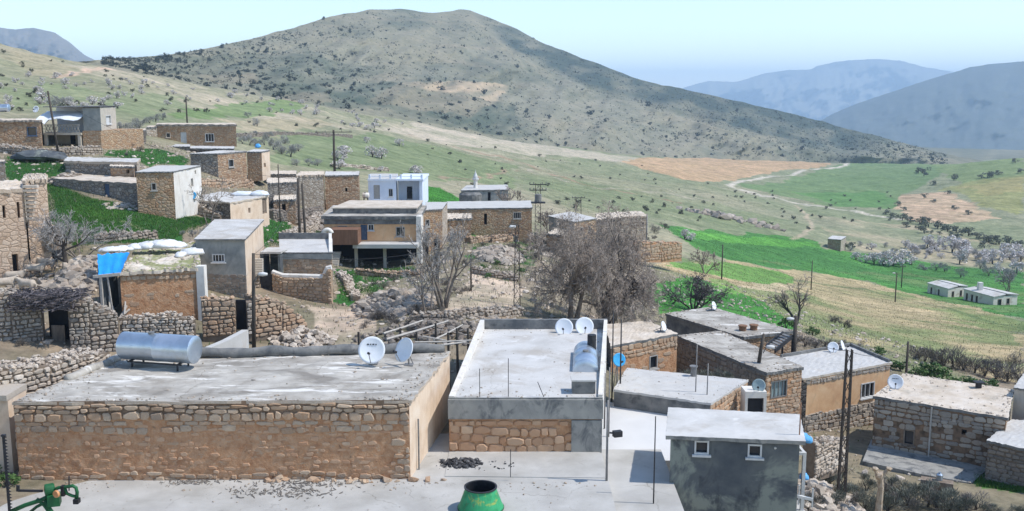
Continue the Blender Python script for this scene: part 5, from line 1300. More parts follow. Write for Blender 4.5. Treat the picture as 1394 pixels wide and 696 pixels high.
# ------------------------------------------------------------------ valley buildings
def valley_house(label, fl, fr, br, bl, h, Y, wins):
    z = PY(*fr, Y).z
    P = [PZ(*q_, z) for q_ in (fl, fr, br, bl)]
    c = sum(P, Vector()) / 4
    zb = min(h1(p.x, p.y) for p in P)
    t = thing('school_house', label, 'house', (c.x, c.y, zb), None)
    mb = MB()
    q = [c + (p - c) * .96 for p in P]
    hs = []
    for (w_, u0, u1, za, zb2) in wins: hs.append((w_, u0, u1, za, zb2))
    for i in range(4):
        L = (q[(i + 1) % 4] - q[i]).length
        hl = [(u0 * L, u1 * L, z - zb2, z - za) for (w_, u0, u1, za, zb2) in hs if w_ == i]
        face_with_holes(mb, q[i], q[(i + 1) % 4], z - h - 1.2, z - .1, z - .1, hl, 0)
        for hh in hl: window_part(t, q[i], q[(i + 1) % 4], *hh, 'wood', .09, 0)
    mb.build('wall', M['school_wall'], t)
    # two shallow roof planes with a raised ridge joint
    for k in (0, 1):
        a0 = P[0] + (P[3] - P[0]) * (.0 if k == 0 else .52); b0 = P[1] + (P[2] - P[1]) * (.0 if k == 0 else .52)
        a1 = P[0] + (P[3] - P[0]) * (.48 if k == 0 else 1.0); b1 = P[1] + (P[2] - P[1]) * (.48 if k == 0 else 1.0)
        zi, zo = (0, .3) if k == 0 else (.4, .05)
        rb = MB(); vs = []
        for p, dz in ((a0, zi), (b0, zi), (b1, zo), (a1, zo)): vs.append((p.x, p.y, z + dz))
        vs += [(x, y, zz - .16) for x, y, zz in vs]
        rb.add(vs, [(0, 1, 2, 3), (7, 6, 5, 4), (4, 5, 1, 0), (5, 6, 2, 1), (6, 7, 3, 2), (7, 4, 0, 3)]); rb.build('roof', M['roof_pale'], t)
    return t, P, z
W1 = [(0, .16, .24, .7, 2.0), (0, .52, .60, .7, 2.0), (1, .2, .32, .7, 1.9), (1, .62, .74, .7, 1.9)]
valley_house('white single storey house, left one of the pair in the valley', (1262, 385), (1291, 393), (1318, 389.5), (1289, 382.5), 3.0, 187, W1)
W2 = [(0, .08, .15, .7, 2.0), (0, .26, .33, .7, 2.0), (0, .42, .49, .7, 2.0), (1, .18, .34, .6, 2.6), (1, .55, .68, .6, 1.7)]
t, P_, z_ = valley_house('longer white house with a chimney, right one of the pair in the valley', (1311, 393), (1353, 404), (1387, 401), (1343, 391), 3.2, 177, W2)
cm = MB(); q = PZ(1334, 393, z_ + .4); cm.box((q.x, q.y, z_ + .9), (.8, .8, 1.4)); cm.build('chimney', M['white_plaster'], t)
house('field_hut', 'small brown stone hut at the top edge of the bright green field', [(1127, 325), (1145, 326), (1152, 323), (1133, 322)], [262, 260, 266, 268], None, ['w_tan', 'w_pale', 'w_grey', 'w_dark'], roofm='roof_pale', thick=.2, over=.1, jit=.05, cat='hut')

# more terrace walls stepping down through the village
drywall('terrace_wall', 'pale rocky terrace wall beside the green patch under the row houses', wall_px([(394,334),(412,330),(428,322),(440,306)], 17), thick=.9, m='stones_pale', w=.34, h=.24, seed=131)
drywall('terrace_wall', 'small zigzag wall of white stones below the undercroft house', wall_px([(458,376),(468,384),(472,396),(480,410)], 6), thick=.5, m='stones_pale', w=.3, h=.2, seed=132)
drywall('terrace_wall', 'low tumbled wall along the foot of the undercroft pillars', wall_px([(484,374),(530,378),(572,376)], 6), thick=.6, m='stones', w=.34, h=.22, seed=133)
drywall('terrace_wall', 'grey stone terrace wall behind the white sacks', wall_px([(128,330),(160,328),(215,326)], 9), thick=.7, m='stones_grey', w=.32, h=.22, seed=134)
drywall('terrace_wall', 'dark terrace wall among the debris under the row houses', wall_px([(372,300),(405,302),(440,296)], 13), thick=.8, m='stones_dark', w=.4, h=.26, seed=135)
drywall('terrace_wall', 'brown terrace wall below the long tan house', wall_px([(640,332),(690,330),(724,328)], 8), thick=.7, m='stones', w=.42, h=.28, seed=136)
drywall('terrace_wall', 'crumbled terrace wall along the upper side of the earth lane', wall_px([(640,372),(668,378),(706,384)], 7), thick=.7, m='stones_grey', w=.34, h=.24, seed=137)
drywall('terrace_wall', 'low wall of stones between the earth lane and the concrete-roofed house', wall_px([(560,440),(610,436),(660,432),(712,431)], 9), thick=.7, m='stones_grey', w=.3, h=.2, seed=138)
drywall('terrace_wall', 'stone terrace wall at the upper edge of the green slope right of the corner house', wall_px([(238,286),(262,288),(300,306)], 12), thick=.7, m='stones_grey', w=.34, h=.24, seed=139)
drywall('terrace_wall', 'rough terrace wall under the narrow house end', wall_px([(262,252),(300,256),(345,256)], 9), thick=.8, m='stones', w=.4, h=.28, seed=140)
drywall('terrace_wall', 'long dry terrace wall crossing the hillside right of the long low house', wall_px([(322,187),(380,184),(450,186),(480,188)], 3.5), thick=.7, m='stones_dark', w=.6, h=.4, seed=141)
drywall('terrace_wall', 'broken terrace wall above the pale blue house', wall_px([(455,228),(490,230),(530,234)], 4), thick=.7, m='stones_pale', w=.6, h=.4, seed=142)
house('store_hut', 'small stone store between the two upper terraces left of the corner house', [(150, 226), (182, 228), (184, 224), (152, 222)], [80, 79.5, 83, 84], 5.0, 'w_tan', roofm='roof_earth', thick=.15, over=.04, jit=.06, holes=[(0, 172, 231, 176, 236)], cat='hut')
house('lower_house', 'low brown stone house in the debris between the row houses and the twin poles', [(372, 272), (402, 270), (402, 265), (374, 266)], [94, 94.5, 99, 99], -.6, ['w_tan', 'cream', 'w_grey', 'w_grey'], roofm='roof_earth', thick=.18, over=.06, jit=.08, holes=[(0, 384, 278, 389, 290)])
house('ruined_house', 'roofless brown stone shell right of the transformer pole', [(744, 318), (776, 322), (790, 318), (758, 314)], [100, 98, 102, 104], -6.0, ['w_tan', 'w_pale', 'w_grey', 'w_grey'], roofm='roof_earth', thick=.2, over=.03, jit=.12, holes=[(0, 756, 326, 762, 334)], cat='ruin')
# ------------------------------------------------------------------ dry stone walls and rubble of the near left
zW = lambda px, py, Y: PY(px, py, Y)
drywall('dry_stone_wall', 'curving dry stone retaining wall at the left end of the long mud house', wall_Y([(-30, 548), (20, 545), (70, 534), (118, 514), (150, 490)], [508, 505, 498, 487, 479], [33.6, 34.4, 35.6, 37.2, 39.0]), thick=1.5, m='stones_pale', w=.25, h=.165, seed=41)
drywall('dry_stone_wall', 'rubble wall left of the dark pen doorway at the left edge', wall_Y([(-25, 490), (20, 490), (62, 488)], [405, 402, 414], [44, 44.5, 45]), thick=1.4, m='stones_grey', w=.27, h=.18, seed=42)
drywall('dry_stone_wall', 'pale rubble wall between the pen doorway and the ochre house', wall_Y([(97, 487), (125, 482), (164, 475)], [410, 412, 432], [44.8, 45.0, 45.6]), thick=1.2, m='stones_grey', w=.26, h=.18, seed=43)
pen = thing('stone_pen', 'low pen with a brush-covered roof and a dark plank doorway', 'pen', (PY(80, 487, 45).x, 45, PY(80, 487, 45).z))
pb = MB(); q0, q1 = PY(62, 450, 45.2), PY(97, 450, 45.2); pb.box(((q0.x + q1.x) / 2, 45.9, (PY(80, 413, 45).z + PY(80, 488, 45).z) / 2 - .2), (q1.x - q0.x + .2, .2, PY(80, 413, 45).z - PY(80, 488, 45).z + .4)); pb.build('back_wall', M['dark'], pen)  # doorway shade painted in, back wall is near-black
db = MB(); q = PY(78, 458, 45.3); db.box((q.x, 45.45, q.z - .3), (.62, .07, 1.6)); db.build('door', M['wood'], pen)
rb = MB(); rng = random.Random(9)
for k in range(1100):
    q = PY(rng.uniform(24, 112), rng.uniform(396, 418), 45.2); q.y += rng.uniform(-1.1, .9)
    d = Vector((rng.uniform(-1, 1), rng.uniform(-.8, .8), rng.uniform(-.25, .25))) * rng.uniform(.3, .8)
    rb.tube([q - d * .5, q + d * .5], .022, 3, cap=False)
rb.build('brush_roof', M['twig_dark'], pen)
lb = MB()
for k in range(6): q = PY(32 + 13 * k, 413, 44.9); lb.bar(q + Vector((0, -.2, 0)), q + Vector((.1, 1.9, .1)), .13)
lb.build('roof_beam', M['wood'], pen)
drywall('dry_stone_wall', 'loose stone wall in front of the ochre mossy-roofed house', wall_Y([(165, 474), (205, 470), (240, 470), (268, 470)], [435, 433, 432, 436], [45.8, 46.0, 46.2, 46.6]), thick=.7, m='stones_pale', w=.24, h=.16, seed=44)
rubble('stone_heap', 'heap of pale stones against the foot of the ochre house', (PY(250, 440, 47.6).x, 47.6), .75, .5, 102, 0.177, 'stones_pale', pile=1.6, seed=46)
drywall('dry_stone_wall', 'stone wall with a dark doorway between the ochre house and the lamp pole', wall_Y([(276, 455), (322, 452)], [408, 411], [48.4, 48.8]), thick=.7, m='stones', w=.3, h=.2, seed=47)
drywall('dry_stone_wall', 'narrow stone pier right of the dark doorway by the lamp pole', wall_Y([(337, 452), (346, 452)], [412, 412], [48.9, 49.0]), thick=.7, m='stones_pale', w=.26, h=.18, seed=48, rocks=False)
dk = MB(); q0, q1 = PY(322, 430, 49.3), PY(337, 430, 49.3); zz0, zz1 = PY(330, 452, 49).z, PY(330, 411, 49).z
dk.box(((q0.x + q1.x) / 2, 49.5, (zz0 + zz1) / 2), (q1.x - q0.x + .1, .15, zz1 - zz0)); tag(dk.build('doorway_shade', M['dark'], origin=(q0.x, 49.5, zz0)), 'near-black panel for the doorway shade between two stone walls near the lamp pole', 'door')  # open doorway: its shade is painted as a near-black panel
drywall('dry_stone_wall', 'stepped tan stone wall at the head of the earth lane', wall_Y([(346, 456), (385, 452), (418, 450)], [406, 412, 440], [49.5, 50.5, 51.5]), thick=1.0, m='stones', w=.34, h=.22, seed=49)
rubble('rubble', 'scree of loose stones spilling into the lane right of the stepped wall', (PY(408, 445, 50).x, 50.5), 1.7, 1.5, 255, 0.150, 'stones_pale', pile=.7, seed=50)
rubble('rubble', 'grey litter of stones at the foot of the lamp pole', (PY(370, 468, 47).x, 46.6), 2.0, 1.0, 187, 0.109, 'stones_grey', seed=51)
rubble('rubble', 'big heap of collapsed masonry right of the earth lane', (PY(535, 420, 57).x, 58.5), 2.6, 3.4, 561, 0.231, 'stones_grey', pile=1.1, seed=52)
rubble('rubble', 'tumbled wall stones under the bare tree', (PY(590, 440, 50).x, 50.5), 4.5, 2.6, 340, 0.150, 'stones_dark', pile=.3, seed=53)
rubble('rubble', 'ruined house walls fallen among the weeds below the long tan house', (PY(680, 352, 90).x, 90), 2.2, 5.5, 442, 0.286, 'stones_grey', pile=.8, seed=54)
rubble('rubble', 'scattered stones between the big trees and the flat-roofed house', (PY(690, 425, 55).x, 54), 6, 2, 289, 0.122, 'stones_grey', seed=55)
drywall('dry_stone_wall', 'pale broken stone wall between the grey outhouse and the tall lattice pole', wall_Y([(1108, 642), (1130, 636), (1152, 628)], [604, 601, 599], [42.0, 43.2, 44.6]), thick=.6, m='stones_pale', w=.28, h=.18, seed=45)
rubble('rubble', 'loose stone spoil in the lane on the right of the outhouse', (PY(1130, 612, 40).x, 41), 1.6, 2.6, 442, 0.177, 'stones_pale', pile=.8, seed=56)
rubble('rubble', 'stones strewn along the green slope below the corner house', (PY(165, 283, 72).x, 72), 1.4, 1.2, 68, 0.150, 'stones_pale', seed=57)
rubble('rubble', 'stones strewn over the sheep pen floor', (PY(60, 392, 56).x, 54.5), 4.0, 3.2, 289, 0.136, 'stones_grey', seed=58)
cw2 = wall_Y([(286, 480), (312, 474), (339, 472)], [474, 463, 449], [39.5, 42, 44.6])
mb = MB()
for a_, b2 in zip(cw2[:-1], cw2[1:]): mb.add([(a_[0], a_[1], a_[2] - .6), (b2[0], b2[1], b2[2] - .6), (b2[0] - .3, b2[1], b2[2] - .6), (a_[0] - .3, a_[1], a_[2] - .6), (a_[0], a_[1], a_[3]), (b2[0], b2[1], b2[3]), (b2[0] - .3, b2[1], b2[3]), (a_[0] - .3, a_[1], a_[3])], [(0, 1, 5, 4), (1, 2, 6, 5), (2, 3, 7, 6), (3, 0, 4, 7), (4, 5, 6, 7)])
tag(mb.build('concrete_wall', M['roof_white'], origin=cw2[0][:3]), 'low pale concrete wall running back from the silver tank toward the lamp pole', 'low wall')
rubble('rubble', 'pile of stones right of the broken pen wall', (PY(112, 365, 55).x, 54.5), 1.5, 3.5, 442, 0.245, 'stones_grey', pile=.9, seed=59)
rubble('rubble', 'whitish field stones along the upper edge of the green field', (PT(995, 297).x, PT(995, 297).y), 16, 7, 70, 1.1, 'stones_grey', seed=60)
rubble('rubble', 'debris of blocks and timber behind the row houses', (PY(445, 276, 100).x, 99), 5.5, 4, 340, 0.258, 'stones_dark', pile=.8, seed=61)
rubble('rubble', 'stones of a fallen wall beside the transformer pole', (PY(760, 318, 100).x, 99), 3.5, 4, 221, 0.231, 'stones_grey', seed=62)

# ------------------------------------------------------------------ dishes, tanks, yard gear
def dish(name, label, px, py, rpx, Y, az, m='dish', tilt=28, foot=None, group=None, mark=False, squash=1.0):
    """az: compass bearing (degrees from the viewer's line of sight, clockwise) the dish looks to"""
    c = PY(px, py, Y); r = rpx / F * Y * 1.01
    a = math.radians(az); n = Vector((math.sin(a) * math.cos(math.radians(tilt)), math.cos(a) * math.cos(math.radians(tilt)), math.sin(math.radians(tilt))))
    zf = foot if foot is not None else c.z - r * 1.15
    t = thing(name, label, 'satellite dish', (c.x, c.y, zf), group)
    x = Vector((0, 0, 1)).cross(n).normalized(); y = n.cross(x)
    mb = MB(); vs, fs = [], []; N, K = 32, 6
    for back in (0, 1):
        for k in range(K + 1):
            rr = r * k / K
            for i in range(N):
                q = c + (x * math.cos(6.2832 * i / N) + y * math.sin(6.2832 * i / N)) * rr + n * (.16 * r * (k / K) ** 2 - .03 * back)
                vs.append(q)
        o = back * (K + 1) * N
        for k in range(K):
            for i in range(N):
                f = (o + k * N + i, o + k * N + (i + 1) % N, o + (k + 1) * N + (i + 1) % N, o + (k + 1) * N + i)
                fs.append(f if not back else f[::-1])
    o = (K + 1) * N
    fs += [(K * N + i, K * N + (i + 1) % N, o + K * N + (i + 1) % N, o + K * N + i) for i in range(N)]
    mb.add(vs, fs); rf = mb.build('reflector', M[m], t, smooth=False)
    for p in rf.data.polygons: p.use_smooth = True
    if mark:
        mk = MB()
        for k, w_ in enumerate((.09, .05, .08, .05)):
            q = c + x * (-.16 + k * .1) * r * 2 + y * .42 * r * (1 if y.z > 0 else -1) + n * (.16 * r * .22 + .02)
            mk.add([q - x * w_ * r * .9 - y * .05 * r, q + x * w_ * r * .9 - y * .05 * r, q + x * w_ * r * .9 + y * .05 * r, q - x * w_ * r * .9 + y * .05 * r,
                    q - x * w_ * r * .9 - y * .05 * r - n * .01, q + x * w_ * r * .9 - y * .05 * r - n * .01, q + x * w_ * r * .9 + y * .05 * r - n * .01, q - x * w_ * r * .9 + y * .05 * r - n * .01],
                   [(0, 1, 2, 3), (0, 4, 5, 1), (1, 5, 6, 2), (2, 6, 7, 3), (3, 7, 4, 0)])
        mk.build('print', M['dish_mark'], rf)
    yy = y if y.z > 0 else -y
    fp = c + n * .95 * r - yy * .35 * r
    ar = MB(); ar.tube([c - yy * .97 * r + n * .1 * r, fp], .017, 5); ar.build('arm', M['steel'], t)
    lb = MB(); lb.tube([fp + n * .07, fp - n * .08], .05, 8); lb.build('receiver', M['black_steel'], t)
    st = MB(); b0 = c - n * .1 * r; st.tube([b0, b0 - n * .12, (b0.x - n.x * .14, b0.y - n.y * .14, zf)], .035, 7)
    st.tube([b0 - n * .13 - Vector((0, 0, .05)), (b0.x - n.x * .5 - .1, b0.y - n.y * .5, zf)], .02, 5)
    st.box((b0.x - n.x * .14, b0.y - n.y * .14, zf + .02), (.34, .34, .04)); st.build('stand', M['steel'], t)
    return t
dish('satellite_dish', 'round pale dish with dark print facing the viewer on the long mud house', 506.5, 477, 19, 37.0, 186, mark=True, foot=Z1, tilt=22)
dish('satellite_dish', 'tilted white dish beside the printed one on the long mud house', 551.5, 477, 17.5, 36.9, 226, foot=Z1, tilt=24)
dish('satellite_dish', 'grey dish, left of the pair at the back parapet of the concrete-roofed house', 768, 446, 12.6, P2[2].y - .9, 190, foot=Z2, tilt=24, m='dish')
dish('satellite_dish', 'grey dish by the black chimney, right of the pair on the concrete-roofed house', 795.5, 444.5, 12.8, P2[2].y - .8, 178, foot=Z2, tilt=24)
dish('satellite_dish', 'bright blue dish on a pole between two houses', 842.5, 490, 9.5, 44.4, 160, m='dish_blue', tilt=18, foot=-1.0)
dish('satellite_dish', 'thin white dish seen edge-on at the corner of the stone house', 903, 444.5, 7.2, 55.2, 118, foot=ZB, tilt=20)
dish('satellite_dish', 'white dish on the far corner of the farthest long roof', 971.5, 416.5, 6, 67.6, 125, foot=ZC_, tilt=20)
dish('satellite_dish', 'white dish facing the viewer on the orange house', 1134, 473, 7.6, 57.6, 190, foot=ZE, tilt=22)
dish('satellite_dish', 'slim white dish turned aside behind the other on the orange house', 1146.5, 471, 7.6, 58.2, 118, foot=ZE, tilt=20)
dish('satellite_dish', 'white dish with dark print standing at the left corner of the sandy roof', 1219, 520, 10.6, 50.4, 200, foot=ZF, tilt=20, mark=True)
dish('satellite_dish', 'greenish mesh-like dish on the whitewashed plinth', 1033, 525, 9.4, 42.7, 200, m='dish_grey', foot=PY(1028, 533, 42.5).z, tilt=20)
dish('satellite_dish', 'small white dish on the roof room of the undercroft house', 535, 287.5, 4.2, 90.5, 190, foot=ZK, tilt=20)
dish('satellite_dish', 'white dish beside a wall on the far upper left stone house', 49, 149, 4.6, 98, 195, foot=12.0, tilt=20)
dish('satellite_dish', 'blue dish leaning by the white wall of the corner house', 262.5, 266.5, 5.4, 75.5, 190, m='dish_blue', foot=PY(262, 272, 75.5).z, tilt=20)

def tank(name, label, px0, py0, px1, py1, Y0, Y1, rpx, zroof, m='galv', seams=3):
    a, b_ = PY(px0, py0, Y0), PY(px1, py1, Y1)
    r = rpx / F * (Y0 + Y1) / 2
    b_.z = a.z
    d = (b_ - a); L = d.length; rz = math.atan2(d.y, d.x)
    t = thing(name, label, 'water tank', ((a.x + b_.x) / 2, (a.y + b_.y) / 2, zroof))
    mb = MB(); prof = [(.001, -.05), (r * .6, -.045), (r * .95, -.02), (r, .0)]
    for k in range(seams):
        s = L * (k + 1) / (seams + 1); prof += [(r, s - .03), (r * 1.018, s - .015), (r * 1.018, s + .015), (r, s + .03)]
    prof += [(r, L), (r * .95, L + .02), (r * .6, L + .045), (.001, L + .05)]
    mb.lathe(a, prof, 32, axis='X', rz=rz, cap=False); o = mb.build('shell', M[m], t)
    for p in o.data.polygons: p.use_smooth = True
    try: o.data.set_sharp_from_angle(angle=math.radians(40))
    except Exception: pass
    e = d.normalized(); n = Vector((e.y, -e.x, 0))
    zb = a.z - r
    st = MB()
    for s in (.16, .84):
        st.bar(a + e * L * s + n * r * .8 + Vector((0, 0, -r * .93)), a + e * L * s - n * r * .8 + Vector((0, 0, -r * .93)), .06)
    for sd in (-1, 1): st.bar(a + e * L * .12 + n * sd * r * .7 + Vector((0, 0, -r * .99)), a + e * L * .88 + n * sd * r * .7 + Vector((0, 0, -r * .99)), .055)
    st.build('cradle', M['black_steel'], t)
    for s in (.18, .82):
        for sd in (-1, 1):
            q = a + e * L * s + n * sd * r * .7
            lg = MB(); lg.box((q.x, q.y, (zroof + zb) / 2), (.06, .06, max(zb - zroof, .1) + .06)); lg.build('leg', M['black_steel'], t)
    q = a + e * L * .4; nk = MB(); nk.tube([(q.x, q.y, q.z + r * .97), (q.x, q.y, q.z + r + .06)], .12, 10); nk.build('filler_cap', M['steel'], t)
    return t
tank('water_tank', 'big silver cylindrical water tank on a black stand over the long mud house', 169, 470, 265, 470, 37.15, 36.45, 19.5, Z1, seams=1)
tank('water_tank', 'silver water tank lying end-on beside the right parapet of the concrete-roofed house', 797, 506, 797, 494, 38.6, 41.6, 17.5, Z2, seams=2)
bx = thing('cistern_box', 'white-topped dark box in front of the end-on silver tank', 'cistern', (*PZ(795, 536, Z2)[:2], Z2))
q = PZ(795, 537, Z2); mb = MB(); mb.box((q.x, q.y + .35, Z2 + .25), (.86, .6, .46)); mb.build('body', M['concrete_dark'], bx)
mb = MB(); mb.box((q.x, q.y + .35, Z2 + .51), (.94, .68, .06)); mb.build('lid', M['roof_white'], bx)
tank('water_tank', 'silver tank on the roof of the far upper left stone house', -8, 147, 12, 147, 99, 99, 5, 12.0, seams=1)
tank('water_tank', 'small white tank beside the pale blue house', 494, 266, 502, 266, 113, 113, 3.6, .7, m='white_plaster', seams=1)

# rebar sticking out of the roof edge of the concrete-roofed house
for px, y0, y1 in ((653, 502, 541), (692, 488, 541), (741, 520, 541)):
    q = PZ(px, y1, Z2); rb = MB(); zz = PY(px, y0, q.y + .05).z; rb.tube([(q.x, q.y + .05, Z2 - .05), (q.x + (.25 if px == 741 else 0) * -1, q.y + .05, zz)], .014, 5); rb.build('rebar', M['black_steel'], r2)
rb = MB(); q = PZ(695, 650, .14); rb.tube([(q.x, q.y, .14), (q.x, q.y, PY(695, 612, q.y).z)], .014, 5)
tag(rb.build('steel_rod', M['black_steel'], origin=(q.x, q.y, .14)), 'short steel rod upright at the kerb below the concrete-roofed house', 'rod')

# green hopper
q = PZ(654.5, 693, .02)
t = thing('hopper', 'worn green cone-shaped metal hopper with open dark top on the concrete yard', 'hopper', (q.x, q.y, .02))
s_ = q.y / F * 1.02
mb = MB(); mb.lathe((q.x, q.y, .02), [(.70, 0), (.735, .02), (.735, .10), (.71, .13), (.50, .70), (.505, .74)], 40, cap=False); o = mb.build('body', M['green_paint'], t)
mb = MB(); mb.lathe((q.x, q.y, .02), [(.505, .735), (.535, .74), (.535, .775), (.48, .775), (.475, .735)], 40, cap=False); mb.build('rim', M['black_steel'], t)
mb = MB(); mb.lathe((q.x, q.y, .02), [(.47, .76), (.66, .12), (.02, .08)], 40, cap=False); mb.build('inner_wall', M['black_steel'], t)
mb = MB(); mb.lathe((q.x, q.y, .02), [(.745, .04), (.755, .05), (.755, .08), (.745, .09)], 40, cap=False); mb.build('band', M['machine_green'], t)

# sickle mower
Ym = 29.5
mp = lambda px, py, dy=0: PY(px, py, Ym + dy)
t = thing('sickle_mower', 'green tractor mower attachment with upright black toothed cutter bar', 'mower', (*mp(60, 694)[:2], .02))
cbm = MB(); a, b_ = mp(4.5, 593), mp(13, 697)
cbm.bar(a, b_, .07, .05)
for k in range(24):
    p = a + (b_ - a) * ((k + .5) / 24); cbm.add([p + Vector((.03, -.02, .035)), p + Vector((.12, 0, 0)), p + Vector((.03, .02, -.035)), p + Vector((.03, -.02, -.035)), p + Vector((.03, .02, .035))], [(0, 1, 3), (3, 1, 2), (2, 1, 4), (4, 1, 0)])
cbm.bar(a + Vector((-.06, 0, 0)), a + Vector((.07, 0, .0)), .1, .06)
cbm.build('cutter_bar', M['black_steel'], t)
fm = MB()
fm.tube([mp(16, 696), mp(34, 688), mp(56, 681), mp(66, 676)], .07, 8); fm.tube([mp(40, 698, .4), mp(50, 690, .2), mp(62, 684)], .05, 8)
fm.tube([mp(62, 680), mp(66, 690, -.1), mp(72, 699, -.2)], .06, 8); fm.tube([mp(50, 679), mp(60, 688), mp(68, 699)], .05, 8)
fm.build('frame', M['machine_green'], t, smooth=True)
gb = MB(); c = mp(67, 668); gb.lathe(c - Vector((.14, 0, 0)), [(.05, -.02), (.19, 0), (.2, .05), (.2, .24), (.17, .28), (.05, .3)], 18, axis='X', rz=.5)
gb.box(mp(74, 680), (.36, .4, .34), 0, .3); gb.build('gearbox', M['machine_green'], t)
ob = MB(); ob.lathe(mp(76, 673, -.25), [(.02, -.03), (.11, -.02), (.12, .05), (.02, .06)], 14, axis='X', rz=1.2); ob.build('pulley', M['machine_orange'], t)
ab = MB(); ab.bar(mp(24.5, 668), mp(58, 668.5), .05, .07); ab.bar(mp(24.5, 661), mp(24.5, 669), .09, .06); ab.build('draw_arm', M['black_steel'], t)
hp_ = MB(); hp_.tube([mp(72, 668), mp(80, 664), mp(90, 663), mp(99, 661.5), mp(103.5, 664), mp(105, 670), mp(104.5, 679)], .055, 9); hp_.tube([mp(88, 664), mp(91, 672), mp(98, 675), mp(103, 676)], .05, 8); hp_.build('hoop', M['machine_green'], t, smooth=True)
ft_ = MB(); ft_.box(mp(104.5, 682), (.16, .2, .15)); ft_.box(mp(86, 668), (.1, .14, .34)); ft_.build('foot', M['rubber'], t)
rd = MB(); rd.tube([mp(94, 648), mp(94, 668)], .022, 6); rd.build('rod', M['black_steel'], t)

rubble('charred_heap', 'heap of charcoal and ashes on the pavement', PZ(628, 631, .045)[:2], .8, .5, 230, .06, 'char', pile=.07, seed=71, zfix=.045)
rubble('spilled_bits', 'loose dark bits scattered beside the charcoal heap', PZ(648, 634, .045)[:2], 1.6, .5, 70, .03, 'char', seed=72, zfix=.045)
for (px, py, rx, ry, n, sd) in ((385, 672, 2.0, .5, 170, 73), (262, 657, 1.2, .3, 90, 74), (420, 660, 1.6, .35, 110, 75)):
    rng = random.Random(sd); mb = MB(); c = PZ(px, py, .02)
    for _ in range(n):
        p = Vector((c.x + rng.gauss(0, .5) * rx, c.y + rng.gauss(0, .5) * ry, .03)); a = rng.uniform(0, 3.14); l = rng.uniform(.04, .22)
        d = Vector((math.cos(a) * l, math.sin(a) * l, rng.uniform(0, .04))); mb.tube([p, p + d], rng.uniform(.008, .018), 4)
    tag(mb.build('twig_litter', M['brush'], origin=c), 'dry twigs and leaves littered on the concrete yard', kind='stuff')
rubble('fallen_stones', 'fallen stones along the foot of the mud-plastered front', PZ(480, 655, .02)[:2], 3.4, .16, 34, .13, 'stones', seed=76, zfix=.02)

# plastered neighbour wall at the lower left edge
nb = thing('neighbour_house', 'cream plastered house corner at the lower left edge', 'house', (-18.6, 33.2, 0))
x1 = PY(17, 600, 32.9).x
mb = MB(); mb.prism([(-24, 32.9), (x1 - .05, 32.9), (x1 - .05, 34.2), (-24, 34.2)], -.3, 2.75); mb.build('wall', M['cream'], nb)
mb = MB(); mb.prism([(-24.1, 32.8), (x1 - .03, 32.8), (x1 - .03, 34.25), (-24.1, 34.25)], 2.75, 2.95); mb.build('roof', M['stones_grey'], nb)

# white sacks behind and on the mossy roof
rng = random.Random(15)
def lump(mb, c, sx, sy, sz, rng, n=10, m=7):
    vs, fs = [], []
    for j in range(m + 1):
        for i in range(n):
            th, ph = math.pi * j / m, 6.2832 * i / n
            k = 1 + rng.uniform(-.14, .14)
            vs.append((c[0] + sx * k * math.sin(th) * math.cos(ph), c[1] + sy * k * math.sin(th) * math.sin(ph), c[2] + sz * k * math.cos(th) * (1 if math.cos(th) > 0 else .4)))
    for j in range(m):
        for i in range(n): fs.append((j * n + i, (j + 1) * n + i, (j + 1) * n + (i + 1) % n, j * n + (i + 1) % n))
    mb.add(vs, fs)
sl_ = ['long white sheeted sack on the right end of the heap behind the mossy roof', 'white sack in the middle of the heap behind the mossy roof', 'lumpy white sack at the left end of the heap behind the mossy roof', 'small white sack just above the blue tarpaulin', 'low white sack between the heap and the blue tarpaulin', 'white sheeted bundle on the right rear of the mossy roof', 'small white bundle beside the sheeted bundle on the mossy roof']
for k, (px, py, Y, sx, sy, sz) in enumerate([(223, 331, 56.4, 1.15, .7, .5), (203, 332, 56.2, .8, .6, .42), (186, 334, 56, .7, .6, .36), (166, 336, 54.6, .5, .4, .3), (151, 337, 54, .7, .5, .28)]):
    mb = MB(); p = PY(px, py, Y); lump(mb, (p.x, p.y, p.z - .15), sx * .8, sy, sz * .7, rng, 16, 10); lump(mb, (p.x + sx * .6, p.y + .2, p.z - .2), sx * .5, sy * .8, sz * .5, rng, 16, 10); lump(mb, (p.x - sx * .6, p.y + .1, p.z - .2), sx * .45, sy * .7, sz * .55, rng, 16, 10)
    tag(mb.build('sack', M['sack'], origin=(p.x, p.y, h1(p.x, p.y)), smooth=True), sl_[k], 'sack', 'white sacks heaped by the mossy roof')
for k, (px, py, sx, sz) in enumerate([(262, 341, .75, .3), (246, 344, .3, .22)]):
    p = PZ(px, py + 5, ZH); mb = MB(); lump(mb, (p.x, p.y, ZH + .06), sx, .5, sz, rng)
    tag(mb.build('sack', M['sack'], origin=(p.x, p.y, ZH), smooth=True), sl_[5 + k], 'sack', 'white bundles on the mossy roof')
mb = MB(); p = PY(333, 263, 81); lump(mb, (p.x, p.y, ZN + .05), 1.2, .7, .3, rng); lump(mb, (p.x + 1.3, p.y - .3, ZN + .08), .8, .5, .35, rng)
tag(mb.build('plastic_sheet', M['tarp_white'], origin=(p.x, p.y, ZN), smooth=True), 'crumpled white plastic sheet on the low cream house roof', 'plastic sheet')
mb = MB(); p = PY(351, 200, 112); lump(mb, (p.x, p.y, p.z), .35, .3, .35, rng)
tag(mb.build('blue_drum', M['blue_bag'], origin=p, smooth=True), 'light blue drum standing on the narrow rust-brown house end', 'drum')
mb = MB(); p = PY(1094, 598, 36); lump(mb, (p.x, p.y, p.z), .24, .22, .26, rng); lump(mb, (p.x + .2, p.y + .1, p.z - .1), .2, .2, .2, rng)
tag(mb.build('bag', M['blue_bag'], origin=p, smooth=True), 'bright blue plastic bag behind the grey outhouse', 'bag')
